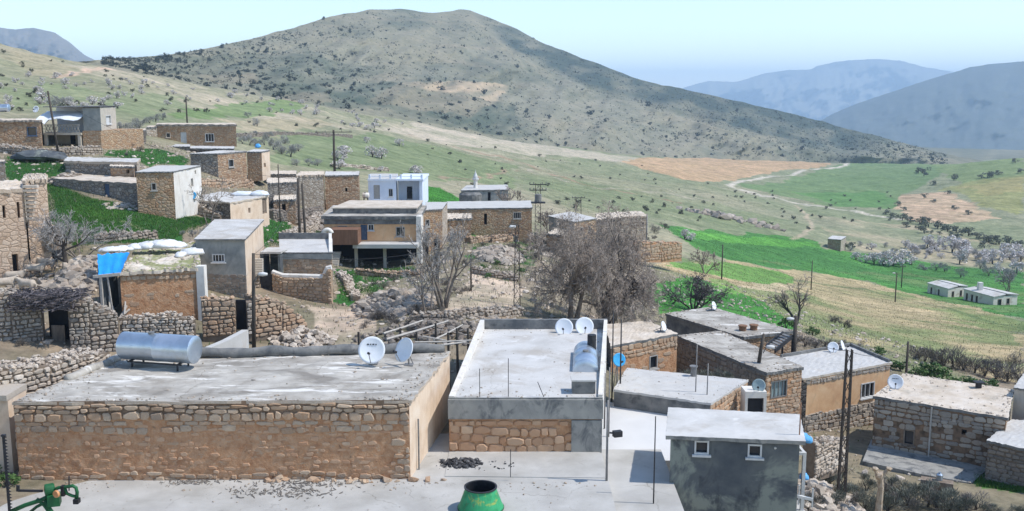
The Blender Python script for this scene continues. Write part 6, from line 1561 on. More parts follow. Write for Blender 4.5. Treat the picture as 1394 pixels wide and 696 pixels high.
mb = MB(); p = PY(1084, 651, 34.9); lump(mb, (p.x + .3, p.y, p.z), .17, .16, .2, rng)
tag(mb.build('bucket', M['blue_bag'], origin=p, smooth=True), 'blue bucket inside the white framed lean-to', 'bucket')
mb = MB(); p = PY(105, 218, 89); lump(mb, (p.x - 3.3, p.y, p.z + .2), 2.6, 1.2, .7, rng)
tag(mb.build('slate_sheet', M['dark_render'], origin=(p.x - 3.3, p.y, p.z)), 'dark slate-coloured sheeted heap on the green terrace above the tall house', 'heap')

# timber trough on the terrace, stair of the far long house, pergola of poles
p0, p1 = PY(1254, 646, 43.6), PY(1298, 658, 43.0)
t = thing('timber_trough', 'dark timber trough lying along the edge of the shaded terrace', 'trough', ((p0.x + p1.x) / 2, (p0.y + p1.y) / 2, -4.82))
mb = MB(); z = -4.6; mb.bar((p0.x, p0.y, z), (p1.x, p1.y, z), .5, .42); mb.build('body', M['wood'], t)
mb = MB(); mb.lathe(((p0.x + p1.x) / 2 + .1, (p0.y + p1.y) / 2, -4.39), [(.13, 0), (.15, .02), (.15, .26), (.11, .31), (.06, .33), (.06, .38)], 12); tag(mb.build('can', M['galv'], origin=((p0.x + p1.x) / 2, (p0.y + p1.y) / 2, -4.4)), 'pale blue-white can standing on the timber trough', 'can')
t = thing('outside_stair', 'dark steel stair climbing to the farthest long roof', 'stair', (*PY(1045, 477, 58)[:2], PY(1045, 477, 58).z))
a0, a1, b0, b1 = PY(1043, 472, 58), PY(1066, 453.5, 59.8), PY(1055, 478, 57.4), PY(1079, 458, 59)
mb = MB(); mb.bar(a0, a1, .08, .24); mb.bar(b0, b1, .08, .24); mb.build('stringer', M['black_steel'], t)
mb = MB()
for k in range(7):
    u = (k + .5) / 7; mb.bar(a0 + (a1 - a0) * u, b0 + (b1 - b0) * u, .26, .05)
mb.build('tread', M['steel'], t)
mb = MB(); mb.bar((a1.x, a1.y, a1.z), (a1.x, a1.y, a1.z - 2.6), .1); mb.bar((b1.x, b1.y, b1.z), (b1.x, b1.y, b1.z - 2.6), .1); mb.build('post', M['black_steel'], t)
for k, (px, py) in enumerate(((1011, 447), (1026, 446))):
    p = PZ(px, py + 3, ZC_); mb = MB(); mb.lathe((p.x, p.y, ZC_), [(.24, 0), (.24, .26), (.30, .28), (.30, .34), (.2, .36)], 12); mb.build('roof_vent', M['rust'], rC)
t = thing('pergola', 'collapsing pergola of bleached poles behind the long mud house', 'pergola', (*PY(570, 462, 44)[:2], h1(*PY(570, 462, 44)[:2])))
for (x0, y0, Y0, x1_, y1, Y1, w_) in ((522, 454, 43, 576, 436, 46, .14), (526, 462, 42.6, 610, 437, 46, .16), (590, 463, 42.5, 630, 442, 45, .12), (565, 466, 42, 645, 463, 42.6, .12), (576, 458, 42.6, 640, 468, 42.4, .1), (600, 470, 41.6, 652, 462, 43, .12)):
    mb = MB(); mb.tube([PY(x0, y0, Y0), PY((x0 + x1_) / 2, (y0 + y1) / 2 + .8, (Y0 + Y1) / 2), PY(x1_, y1, Y1)], [w_ * .38, w_ * .34, w_ * .24], 6); mb.build('rail', M['log'], t)
for (px, yt, yb2, Y) in ((488, 452, 480, 41), (593, 440, 464, 44), (610, 453, 470, 42.4), (622, 447, 468, 43.4), (545, 447, 470, 44), (567, 452, 468, 42.6), (637, 447, 466, 43.6)):
    mb = MB(); p = PY(px, yt, Y); mb.tube([p, (p.x + .03, p.y, h1(p.x, p.y) - .2)], [.05, .07], 6); mb.build('post', M['pole_wood'], t)

M['pylon'] = mat('rusting_angle_iron', [(.05, .042, .038), (.09, .075, .065)], 5, rough=.7, bump=.2)
# ------------------------------------------------------------------ poles
def pole(label, px, yt, Y, base=None, r=.11, arm=None, lamp=None, m='pole_wood', name='utility_pole', cat='pole', lean=0, group=None, drop=0):
    p = PY(px, yt, Y); zb = h1(p.x, p.y) if base is None else base
    t = thing(name, label, cat, (p.x, p.y, zb), group)
    mb = MB(); mb.tube([(p.x + lean, p.y, zb - .4 - drop), (p.x + lean * .5, p.y, (zb + p.z) / 2), (p.x, p.y, p.z)], [r, r * .88, r * .7], 8); mb.build('shaft', M[m], t, smooth=True)
    if arm:
        mb = MB(); mb.bar((p.x - arm, p.y - .1, p.z - .3), (p.x + arm, p.y - .1, p.z - .3), .1); mb.build('crossarm', M['pole_wood'], t)
        for k in (-.9, -.45, .45, .9):
            i_ = MB(); i_.tube([(p.x + arm * k, p.y - .1, p.z - .26), (p.x + arm * k, p.y - .1, p.z - .06)], .045, 6); i_.build('insulator', M['steel'], t)
    if lamp:
        dx, dy = lamp
        mb = MB(); mb.tube([(p.x, p.y, p.z - .35 + dy), (p.x + dx * .6, p.y - .1, p.z + .1 + dy), (p.x + dx, p.y - .2, p.z + .08 + dy)], .03, 6); mb.build('lamp_arm', M['steel'], t)
        mb = MB(); mb.lathe((p.x + dx - .22, p.y - .2, p.z + .05 + dy), [(.03, 0), (.09, .06), (.11, .25), (.06, .46)], 10, axis='X'); mb.build('lamp_head', M['white_frame'], t, smooth=True)
    return t
pole('tall dark pole with a curved street lamp in front of the balcony house', 65, 124, 92, lean=.6, r=.12, lamp=(-.7, -.3), name='street_lamp', cat='street lamp')
pole('thin dark pole on the green hillside above the long low house', 253, 132, 150, r=.13)
pole('dark pole with long crossarm on the hillside above the stone row', 454, 177, 140, r=.2, arm=2.6)
pole('left one of the two poles standing close together by the stone row', 405.5, 243, 79, r=.13)
pole('right one of the two poles standing close together, slightly shorter', 411, 250, 78.6, r=.12, lean=.2)
pole('thin dark pole below the narrow house end', 378.5, 224, 92, r=.07)
pole('brown pole with white lamp in front of the court gate', 345, 345, 47.4, base=h1(*PY(345, 400, 47.4)[:2]), r=.11, lean=-.2, lamp=(.45, -1.05), name='street_lamp', cat='street lamp')
pole('thin pole at the corner of the pale tan house by the field', 881, 291, 123, r=.1, m='steel')
pole('bent pole beside the earth lane under the bare tree', 641, 345, 66, r=.06)
pole('thin pole standing in the light green strip right of the big tree', 984, 333, PT(984, 381).y, r=.1)
pole('thin pole at the edge of the tan field, in the middle of the valley row', 1106, 355, PT(1106, 395).y, r=.1)
pole('lamp pole at the edge of the tan field nearest the white houses', 1221, 372, PT(1221, 412).y, r=.12, lamp=(-.6, 0), name='street_lamp', cat='street lamp')
pole('slim pole in the green field just behind the valley lamp pole', 1229, 361, PT(1229, 392).y, r=.12, arm=.6)
pole('tarred pole behind the dish on the sandy roof', 1236.5, 465, 58, r=.1)
pole('dark pole with a white lamp beside the steel stair', 1083.5, 430, 59, r=.16, lamp=(-.4, -.2), name='street_lamp', cat='street lamp')
pole('dark leaning pole with white lamp rising from the pale long roof', 1040, 455, 51.2, base=ZD, r=.11, lean=-.25, lamp=(.3, -.7), name='street_lamp', cat='street lamp')
pole('thin pipe standing by the blue dish', 835, 424, 43.8, base=-.4, r=.035, m='black_steel', name='pipe', cat='pipe')
pole('second thin pipe standing right of the blue dish', 846, 435, 43.9, base=-.4, r=.04, m='black_steel', name='pipe', cat='pipe')
pole('upright rod at the left edge of the whitewashed roof front', 949, 469, 42.6, base=-2.0, r=.03, m='steel', name='pipe', cat='pipe')
pole('upright rod at the right edge of the whitewashed roof front', 964, 495, 42.2, base=-2.4, r=.035, m='steel', name='pipe', cat='pipe')
pole('rusty thin pipe at the right corner of the grey outhouse', 1090.5, 548, 33.0, base=-4.2, r=.03, m='rust', name='pipe', cat='pipe')
pole('thin steel rod rising from the terrace beside the grey outhouse', 892.5, 567, 31.2, base=-.5, r=.025, m='black_steel', name='pipe', cat='pipe')
t = pole('grey pipe mast with a black floodlight at the yard corner', 827.5, 545, 32.4, base=-.5, r=.045, m='steel', name='lamp_mast', cat='lamp mast')
p = PY(838, 590, 32.3)
mb = MB(); mb.bar((p.x - .2, p.y + .06, p.z), (p.x, p.y, p.z), .05); mb.build('bracket', M['black_steel'], t)
mb = MB(); mb.box((p.x + .06, p.y - .04, p.z), (.3, .2, .2), 0, .3); mb.build('floodlight', M['black_steel'], t)
for px, yt in ((830, 500), (824, 508)):
    pole('slim grey pipe against the right wall of the concrete-roofed house', px, yt, 39.0 if px > 826 else 40, base=-.4, r=.035, m='steel', name='pipe', cat='pipe', group='pipes on the right wall of the concrete-roofed house')
def lattice(label, px, yt, Y, base, w0, w1, arms=(), extra=None):
    p = PY(px, yt, Y); t = thing('lattice_pole', label, 'lattice pole', (p.x, p.y, base))
    Hh = p.z - base; n = max(5, int(Hh / .62))
    L = lambda s, k: Vector((p.x + s[0] * (w0 + (w1 - w0) * k), p.y + s[1] * (w0 + (w1 - w0) * k) * .7, base + Hh * k))
    cs = [(-1, -1), (1, -1), (1, 1), (-1, 1)]
    for s in cs:
        mb = MB(); mb.bar(L(s, 0), L(s, 1), .05); mb.build('leg', M['pylon'], t)
    mb = MB()
    for i in range(n):
        for j in range(4):
            a, b_ = cs[j], cs[(j + 1) % 4]
            mb.bar(L(a, i / n), L(b_, (i + 1) / n) if i % 2 else L(b_, (i + .98) / n), .026)
    mb.build('bracing', M['pylon'], t)
    for (zz, aw) in arms:
        mb = MB(); mb.bar((p.x - aw, p.y, p.z + zz), (p.x + aw, p.y, p.z + zz), .09); mb.build('crossarm', M['black_steel'], t)
        for k in (-.95, -.5, .5, .95):
            i_ = MB(); i_.tube([(p.x + aw * k, p.y, p.z + zz), (p.x + aw * k, p.y, p.z + zz + .25)], .05, 6); i_.build('insulator', M['steel'], t)
    return t, p
t, p = lattice('slender rusty lattice pole standing in the earth lane left of the big bare trees', 704, 306, 61, h1(*PY(704, 424, 61)[:2]), .2, .1)
mb = MB(); mb.lathe((p.x - .5, p.y - .1, p.z - .12), [(.02, 0), (.1, .08), (.08, .42)], 8, axis='X'); mb.build('lamp_head', M['white_frame'], t)
lattice('tall black lattice pole among the brush at the lower right', 1156.5, 476, 41, h1(*PY(1156, 690, 41)[:2]) - .5, .16, .11)
t, p = lattice('thick transformer pole with crossarms by the long tan house', 732.5, 250, 104, h1(*PY(733, 318, 104)[:2]), .32, .26, arms=((-.1, .9), (-.7, .9)))
mb = MB(); zt_ = PY(733, 274, 104).z; mb.box((p.x, p.y - .4, zt_ - .1), (1.5, .9, .12)); mb.build('platform', M['black_steel'], t)
mb = MB(); mb.lathe((p.x, p.y - .4, zt_ - .05), [(.34, 0), (.36, .1), (.36, .8), (.2, .86)], 14); mb.build('transformer', M['steel'], t)
lattice('short wide lattice pole with double crossarm behind the blue-grey house', 787.5, 269, 150, h1(*PY(787, 296, 150)[:2]), .45, .38, arms=((-.05, 1.0),))
# a few sagging cables
def cable(label, a, b_, sag):
    a, b_ = Vector(a), Vector(b_)
    mb = MB(); mb.tube([a + (b_ - a) * (k / 14) - Vector((0, 0, sag * 4 * (k / 14) * (1 - k / 14))) for k in range(15)], .011, 4)
    tag(mb.build('cable', M['black_steel'], origin=a), label, 'cable')
cable('cable from the lane lattice pole to the dark pole by the steel stair', PY(704, 306, 61), PY(1083, 432, 59), 1.2)
cable('cable from the dark pole by the stair to the tall lower right lattice pole', PY(1083, 432, 59), PY(1156, 477, 41), .6)
cable('cable from the court gate lamp pole to the lane lattice pole', PY(345, 346, 47.4), PY(704, 307, 61), 1.0)
cable('cable from the twin poles to the court gate lamp pole', PY(408, 246, 79), PY(345, 347, 47.4), .8)
cable('cable from the balcony house lamp to the twin poles', PY(65, 126, 92), PY(405, 244, 79), 1.6)

cable('cable from the lower right lattice pole to the tarred pole on the sandy roof', PY(1156, 478, 41), PY(1236, 466, 58), .5)
cable('cable from the transformer pole to the lane lattice pole', PY(733, 252, 104), PY(704, 307, 61), 1.0)
cable('cable from the transformer pole to the short wide lattice pole', PY(733, 252, 104), PY(787, 270, 150), .8)
# grit, crumbs and litter lying on the two near roofs and the yard
def grit(root, name, P, z, n, m, seed, edge=.7, big=.05):
    rng = random.Random(seed); mb = MB()
    for _ in range(n):
        u, v = rng.random(), rng.random()
        if rng.random() < edge:
            k = rng.randrange(4); d = abs(rng.gauss(0, .035))
            u, v = (d, v) if k == 0 else (1 - d, v) if k == 1 else (u, d) if k == 2 else (u, 1 - d)
        q = (P[0] * (1 - u) + P[1] * u) * (1 - v) + (P[3] * (1 - u) + P[2] * u) * v
        mb.rock((q.x, q.y, z + .01), .012 + big * rng.random() ** 4 * 1.6, rng)
    o = mb.build(name, M[m], root); o['kind'] = 'stuff'
grit(r1, 'roof_grit', P1, Z1, 1100, 'stones_grey', 301, edge=.8, big=.035)
grit(r2, 'roof_grit', P2, Z2, 350, 'stones_grey', 302, edge=.8, big=.03)
grit(rA, 'roof_grit', PA, ZA, 120, 'stones_grey', 303, big=.015)
grit(rF, 'roof_grit', PF, ZF, 400, 'stones_pale', 304)
grit(rD, 'roof_grit', PD_, ZD, 300, 'stones_grey', 305)
grit(rC, 'roof_grit', PC, ZC_, 300, 'stones_grey', 306)
grit(rH, 'roof_grit', PH, ZH, 500, 'stones_pale', 307, edge=.6, big=.09)
rng = random.Random(310); mb = MB()
for _ in range(500):
    x, y = rng.uniform(-19, 3.2), rng.uniform(26.5, 32.2)
    if rng.random() < .5: y = 32.25 - abs(rng.gauss(0, .35))
    mb.rock((x, y, .03), .010 + .05 * rng.random() ** 5, rng)
tag(mb.build('yard_grit', M['stones_grey'], origin=(-8, 30, 0)), 'grit and crumbs of stone on the concrete yard', kind='stuff')

# ------------------------------------------------------------------ trees and brush
def gen_branches(seed, stems, h, levels, nch, ratio, ang, grav, wob, r0, lean=.25):
    rng = random.Random(seed)
    lines = [[] for _ in range(levels)]
    def rot(d, a):
        t = Vector((rng.gauss(0, 1), rng.gauss(0, 1), rng.gauss(0, 1)))
        t = (t - d * t.dot(d)).normalized()
        return (d * math.cos(a) + t * math.sin(a)).normalized()
    def grow(p, d, L, r, lev):
        steps = (6, 5, 4, 3, 3)[lev]
        pts, rs, ds = [p.copy()], [r], [d.copy()]
        for s in range(steps):
            d = (d + Vector((rng.gauss(0, wob), rng.gauss(0, wob), rng.gauss(0, wob) + grav[lev]))).normalized()
            p = p + d * (L / steps); pts.append(p.copy()); ds.append(d.copy())
            rs.append(r * (1 - .72 * (s + 1) / steps))
        lines[lev].append((pts, rs))
        if lev + 1 < levels:
            for k in range(nch[lev]):
                t = rng.uniform(.28, 1.0) if lev else rng.uniform(.38, 1.0)
                i = min(int(t * steps), steps - 1); f = t * steps - i
                q = pts[i] + (pts[i + 1] - pts[i]) * f
                grow(q, rot(ds[i], math.radians(ang[lev]) * rng.uniform(.6, 1.3)), L * ratio[lev] * rng.uniform(.65, 1.2) * (1.15 - .35 * t), max(rs[i] * .55, .008), lev + 1)
    for k in range(stems):
        a = 6.28 * k / stems + rng.uniform(-.5, .5)
        l = lean if stems > 1 else .08
        grow(Vector((.12 * math.cos(a) * (stems > 1), .12 * math.sin(a) * (stems > 1), -.2)), Vector((math.cos(a) * l, math.sin(a) * l, 1)).normalized(), h * rng.uniform(.8, 1.05), r0 * rng.uniform(.8, 1.1), 0)
    return lines

def tree_parts(root, lines, split, bark, twig, rmin=.011):
    mb = MB()
    for lev in range(split):
        for pts, rs in lines[lev]: mb.tube(pts, [max(r, rmin * 1.6) for r in rs], 7 if lev == 0 else 5, cap=lev == 0)
    o = mb.build('trunk', M[bark], root)
    for p in o.data.polygons: p.use_smooth = True
    mb = MB()
    for lev in range(split, len(lines)):
        for pts, rs in lines[lev]: mb.tube(pts, [max(r, rmin) for r in rs], 3, cap=False)
    mb.v = [tuple(v) for v in mb.v]
    mb.build('crown', M[twig], root)

def bare_tree(label, px, py, Y, h, seed, stems=1, nch=(7, 8, 8), ratio=(.62, .5, .45), ang=(55, 48, 45), grav=(.0, .05, .02, .0), wob=.14, r0=.2, bark='bark', twig='twig', levels=4, rmin=.012, sink=0, name='bare_tree', sx=1.0, lean=.25, cat='tree', group=None):
    p = PY(px, py, Y); z = h1(p.x, p.y) - sink
    t = thing(name, label, cat, (0, 0, 0), group)
    tree_parts(t, gen_branches(seed, stems, h, levels, nch, ratio, ang, grav, wob, r0, lean), 2, bark, twig, rmin)
    t.location = (p.x, p.y, z); t.scale = (sx, sx, 1)
    return t
def at(px, py): return PT(px, py)
TW = 'twig'
bare_tree('huge spreading bare tree, left one of the two behind the concrete-roofed house', 778, 432, 60, 5.0, 101, stems=3, nch=(10, 11, 9, 5), ratio=(.66, .52, .46, .55), ang=(62, 55, 55, 45), grav=(.0, .03, -.05, -.12, -.15), wob=.17, r0=.24, lean=.28, rmin=.0105, levels=5, sx=.72)
bare_tree('huge spreading bare tree with a forked leaning trunk, right one of the two', 826, 440, 63, 6.5, 102, stems=3, nch=(11, 10, 10, 5), ratio=(.60, .52, .46, .55), ang=(60, 55, 55, 45), grav=(.0, .02, -.05, -.12, -.15), wob=.17, r0=.3, lean=.36, bark='bark_dark', rmin=.0105, levels=5, sx=.76)
bare_tree('upright bare grey tree with many thin stems beside the earth lane', 604, 440, 57, 4.7, 103, stems=5, nch=(7, 7, 6), ratio=(.48, .42, .4), ang=(34, 38, 40), grav=(.05, .06, .05, .03), wob=.1, r0=.11, lean=.28, twig='twig_grey', bark='bark', rmin=.0105)
bare_tree('smaller bare grey tree at the left of the many-stemmed one', 580, 445, 55, 3.2, 104, stems=3, nch=(6, 6, 6), ratio=(.5, .42, .4), ang=(34, 38, 40), grav=(.05, .05, .04, .02), r0=.07, twig='twig_grey', lean=.35, rmin=.0105)
bare_tree('dark old bare tree with a thick trunk over the sheep pen', 88, 386, 55.5, 2.9, 105, stems=1, nch=(11, 10, 9), ratio=(.72, .55, .45), ang=(62, 50, 45), grav=(.0, .04, .0, .0), r0=.2, bark='bark_dark', twig='twig_grey', rmin=.011, wob=.2)
bare_tree('pale spindly bare tree leaning over the green slope behind the pen', 110, 345, 58, 2.6, 106, stems=4, nch=(6, 6, 5), ratio=(.6, .5, .45), ang=(45, 45, 45), grav=(.02, .0, -.02, -.02), r0=.06, twig='twig_grey', lean=.7, rmin=.011)
bare_tree('bare tree with upright twigs beyond the steel stair', 1082, 440, at(1082, 441).y, 3.6, 107, stems=2, nch=(8, 8, 7), ratio=(.55, .45, .42), ang=(38, 36, 38), grav=(.04, .06, .05, .02), r0=.15, bark='bark_dark', twig='twig', lean=.25, rmin=.016)
bare_tree('small bare tree rising before the low cream house', 285, 306, 73, 2.6, 108, stems=2, nch=(6, 6, 5), ratio=(.55, .5, .4), ang=(38, 40, 40), r0=.06, twig='twig', rmin=.012)
bare_tree('tall thin bare tree beside the mosque', 699, 272, 125, 4.6, 109, stems=3, nch=(7, 6, 5), ratio=(.42, .4, .4), ang=(28, 32, 35), grav=(.05, .06, .04, .02), r0=.1, rmin=.02)
bare_tree('reddish bare tree right of the transformer pole', 748, 292, 118, 3.2, 110, stems=3, nch=(7, 7, 6), ratio=(.55, .5, .4), ang=(40, 42, 42), r0=.09, rmin=.02)
bare_tree('bare shrubby tree in front of the pale tan house', 862, 330, 108, 2.6, 111, stems=3, nch=(7, 6, 5), ratio=(.6, .5, .4), ang=(45, 45, 42), r0=.07, rmin=.018)
bare_tree('twiggy bare tree left of the blue-grey house', 735, 335, 92, 2.5, 112, stems=3, nch=(7, 6, 5), ratio=(.6, .5, .4), ang=(45, 45, 42), r0=.07, rmin=.016)
bare_tree('dense dark bare bush-tree standing in the light green strip', 943, 425, at(943, 424).y, 2.4, 113, stems=6, nch=(8, 8, 7), ratio=(.6, .5, .45), ang=(48, 48, 45), grav=(.02, .03, .02, .0), r0=.1, twig='twig_dark', bark='bark_dark', lean=.6, rmin=.015)
bare_tree('reddish twiggy tree above the dense dark bush', 960, 372, at(958, 372).y, 2.6, 114, stems=3, nch=(7, 7, 6), ratio=(.6, .5, .4), ang=(48, 48, 45), r0=.1, twig='twig', lean=.5, rmin=.02)
bare_tree('bare grey twiggy tree at the far right of the valley houses', 1372, 392, at(1372, 398).y, 4.5, 115, stems=4, nch=(7, 7, 6), ratio=(.55, .5, .4), ang=(40, 42, 42), r0=.12, twig='twig_grey', lean=.4, rmin=.03)
# pollard stump
p = PY(1196, 690, 39.5); zt_ = PY(1197, 638, 39.5).z
t = thing('pollard_stump', 'pale pollarded stump with two short limbs below the terrace', 'tree stump', (p.x, p.y, h1(p.x, p.y)))
mb = MB(); mb.tube([(p.x, p.y, h1(p.x, p.y) - .3), (p.x + .05, p.y, zt_ - .8), (p.x - .02, p.y, zt_ - .3)], [.17, .12, .13], 9); mb.rock((p.x - .02, p.y, zt_ - .3), .24, random.Random(3)); mb.build('trunk', M['tan_bark'], t)
for dx in (-.28, .3):
    mb = MB(); mb.tube([(p.x, p.y, zt_ - .45), (p.x + dx * .7, p.y, zt_ - .15), (p.x + dx, p.y, zt_)], [.10, .08, .05], 7); mb.rock((p.x + dx, p.y, zt_), .13, random.Random(5)); mb.build('limb', M['tan_bark'], t)

# clumps of leaf-sized faces; base at z=0, about 1 m radius
def puff(seed, n, leaf, lumps=8, flat=.8, twiggy=False):
    rng = random.Random(seed)
    cs = []
    for _ in range(lumps):
        a = rng.uniform(0, 6.28); r = rng.random() ** .5 * .62
        cs.append((r * math.cos(a), r * math.sin(a), rng.uniform(.3, 1.25) * flat, rng.uniform(.2, .44)))
    mb = MB()
    for _ in range(n):
        c = rng.choice(cs)
        d = Vector((rng.gauss(0, 1), rng.gauss(0, 1), rng.gauss(0, 1))).normalized() * c[3] * rng.uniform(.5, 1.05)
        p = Vector((c[0] + d.x, c[1] + d.y, max(c[2] + d.z * flat, .02)))
        u = Vector((rng.gauss(0, 1), rng.gauss(0, 1), rng.gauss(0, 1))).normalized()
        v = u.cross(Vector((rng.gauss(0, 1), rng.gauss(0, 1), rng.gauss(0, 1)))).normalized()
        s = leaf * rng.uniform(.5, 1.4)
        if twiggy:
            u = (Vector((p.x, p.y, p.z + .2)).normalized() + u * .5).normalized(); v = u.cross(v).normalized()
            mb.add([p - u * s * 2.2, p + v * s * .16, p + u * s * 2.2, p - v * s * .16], [(0, 1, 2, 3)])
        else:
            mb.add([p - u * s - v * s * .4, p + u * s * .3 - v * s * .6, p + u * s + v * s * .3, p - u * s * .2 + v * s * .6], [(0, 1, 2, 3)])
    return mb
def stem_mb(seed, h=.7, n=3, r=.05):
    rng = random.Random(seed); mb = MB()
    for k in range(n):
        a = rng.uniform(0, 6.28); l = rng.uniform(.15, .4)
        mb.tube([(0, 0, -.25), (.3 * l * math.cos(a), .3 * l * math.sin(a), h * .5), (l * math.cos(a), l * math.sin(a), h)], [r, r * .7, r * .35], 5)
    return mb
M['stubble'] = leafmat('dry_stubble', [(.30, .24, .13), (.38, .31, .18), (.24, .21, .12), (.42, .35, .22)])
M['hill_bush'] = leafmat('dark_hill_bush', [(.025, .034, .026), (.045, .055, .04), (.07, .075, .055)])
PROTO = {}
def proto(kind, name, mm, bark, nvar, n, leaf, cat, **kw):
    PROTO[kind] = []
    for k in range(nvar):
        t = thing(name, 'x', cat, (0, 0, 0))
        puff(hash_(kind) + k * 13, n, leaf, **kw).build('crown', M[mm], t)
        stem_mb(hash_(kind) + k).build('trunk', M[bark], t)
        PROTO[kind].append([t, False])
def hash_(s): return sum(ord(c) * (i + 3) for i, c in enumerate(s)) % 9973
proto('blossom', 'blossoming_tree', 'blossom', 'bark_dark', 4, 520, .085, 'tree', lumps=9, flat=1.0)
proto('grey', 'budding_tree', 'greyveg', 'bark_dark', 4, 620, .085, 'tree', lumps=10, flat=1.0, twiggy=True)
proto('scrub', 'scrub_bush', 'scrub', 'bark_dark', 4, 240, .115, 'bush', lumps=8, flat=.8)
proto('hillbush', 'oak_bush', 'hill_bush', 'bark_dark', 4, 150, .15, 'bush', lumps=7, flat=.8)
proto('bush', 'round_bush', 'bush', 'bark_dark', 3, 380, .09, 'bush', lumps=9, flat=.85)
proto('green', 'green_shrub', 'scrub_green', 'bark_dark', 3, 420, .085, 'bush', lumps=8, flat=.8)
proto('brush', 'brush_bush', 'scrub_grey', 'bark_dark', 3, 620, .075, 'bush', lumps=9, flat=.85, twiggy=True)
proto('dead', 'dead_bush', 'brush', 'bark_dark', 3, 520, .08, 'bush', lumps=8, flat=.8, twiggy=True)
_prng = random.Random(77)
def plant(kind, x, y, z, s, label, group, sz=None):
    v = _prng.randrange(len(PROTO[kind])); t, used = PROTO[kind][v]
    sc = (s, s * _prng.uniform(.85, 1.15), s * (sz or _prng.uniform(.65, 1.0)))
    rz = _prng.uniform(0, 6.28)
    if not used:
        t.location = (x, y, z); t.rotation_euler = (0, 0, rz); t.scale = sc; t['label'] = label; t['group'] = group
        PROTO[kind][v][1] = True
        return t
    return copy_thing(t, (x, y, z), rz, sc, label, group)
def sow(kind, poly, n, smin, smax, label, group, seed):
    rng = random.Random(seed); k = 0; tries = 0
    xs = [p[0] for p in poly]; ys = [p[1] for p in poly]
    while k < n and tries < n * 40:
        tries += 1
        px, py = rng.uniform(min(xs), max(xs)), rng.uniform(min(ys), max(ys))
        if not inpoly(np.array([px]), np.array([py]), poly)[0]: continue
        p = PT(px, py); k += 1
        plant(kind, p.x, p.y, p.z - .05, rng.uniform(smin, smax), label, group)
def row(kind, pts, label, group):
    for px, py, spx in pts:
        p = PT(px, py); plant(kind, p.x, p.y, p.z - .05, spx / F * p.y, label, group)

row('grey', [(156,178,9),(163,180,10),(172,181,11),(181,180,10),(190,176,11),(196,168,8),(204,168,9),(212,166,8),(222,164,8),(80,146,11),(92,145,9),(72,146,8)], 'grey leafless thicket tree behind the balcony house', 'grey thicket trees behind the balcony house')
row('grey', [(330,196,9),(340,198,10),(350,199,9),(360,198,10),(372,204,12),(384,210,13),(396,214,13),(406,206,10),(388,196,10),(366,188,9),(346,186,8),(420,226,9),(432,226,9),(404,226,10),(350,172,8),(338,160,7)], 'grey budding tree on the slope right of the long low house', 'grey budding trees on the slope')
sow('blossom', [(0,120),(60,112),(150,118),(280,128),(300,140),(200,150),(60,152),(0,150)], 36, .6, 1.3, 'small pinkish blossoming tree scattered over the left hillside', 'blossoming trees scattered on the left hillside', 201)
sow('blossom', [(20,100),(90,100),(200,112),(300,124),(240,128),(90,118),(0,116)], 28, .6, 1.25, 'small pale tree in the rows high on the left hillside', 'pale trees high on the left hillside', 202)
sow('blossom', [(300,122),(420,140),(500,158),(560,172),(500,178),(400,160),(300,140)], 34, .9, 1.9, 'whitish blossoming tree along the dry crest below the great hill', 'whitish trees along the dry crest', 203)
sow('blossom', [(470,196),(560,190),(590,250),(500,240),(440,230)], 12, 1.0, 1.9, 'pale blossoming tree on the soft green slope above the pale blue house', 'pale trees above the pale blue house', 204)
sow('scrub', [(0,70),(150,92),(420,150),(560,180),(500,185),(300,165),(0,150)], 60, .5, 1.1, 'small dark bush on the left hillside', 'dark bushes on the left hillside', 205)
sow('scrub', [(560,190),(850,220),(1000,255),(1060,310),(900,305),(760,280),(620,250)], 70, .5, 1.2, 'small green-brown bush on the pale grazing slope', 'bushes on the pale grazing slope', 206)
sow('scrub', [(1000,262),(1200,250),(1230,290),(1100,320),(1000,300)], 34, .7, 1.4, 'dark bush beside the valley track', 'bushes beside the valley track', 207)
row('blossom', [(1165,354,11.9),(1178,358,10.6),(1190,360,13.3),(1203,362,16.0),(1216,362,17.2),(1228,360,16.0),(1240,360,11.9),(1186,340,9.3),(1262,338,16.0),(1272,340,13.3),(1284,333,10.6),(1296,344,18.6),(1310,346,20.0),(1318,350,16.0),(1306,360,16.0),(1340,356,18.6),(1352,360,18.6),(1364,354,17.2),(1378,348,17.2),(1390,356,18.6),(1384,372,13.3),(1360,372,13.3),(1246,344,10.6),(1232,338,10.6),(940,328,11.9),(932,326,10.6)], 'whitish blossoming orchard tree in the valley', 'blossoming orchard trees in the valley')
row('grey', [(1258,368,9.5),(1274,368,10.4),(1286,370,8.5),(1308,378,10.4),(1346,376,12.3),(1372,378,10.4),(1330,346,8.5),(1334,366,9.5),(1158,342,6.6),(1172,336,5.7)], 'grey leafless orchard tree in the valley', 'leafless orchard trees in the valley')
row('bush', [(1150,340,8.6),(1160,338,7.4),(1228,300,9.8),(1240,303,9.8),(1252,306,10.9),(1264,309,10.9),(1276,312,10.9),(1290,316,12.1),(1304,320,12.1),(1318,322,12.1),(1332,326,10.9),(1346,330,10.9),(1360,333,10.9),(1376,336,10.9),(1390,338,10.9),(1234,310,8.6),(1258,318,8.6),(1300,328,9.8),(1340,338,9.8),(1216,296,7.4),(1206,292,7.4)], 'dark shrub along the stream below the ploughed field', 'dark shrubs along the stream')
row('bush', [(1258,240,10),(1250,236,8),(1298,246,9),(1344,242,8),(1352,242,8),(1336,243,6),(1360,238,7),(1270,252,6),(1300,286,7),(1318,292,7),(1270,276,6),(1258,270,6),(1290,264,6),(1390,236,6),(1382,222,6),(1230,286,6),(1222,280,6),(1212,300,6)], 'round dark bush at the edge of the far right fields', 'round bushes by the far right fields')
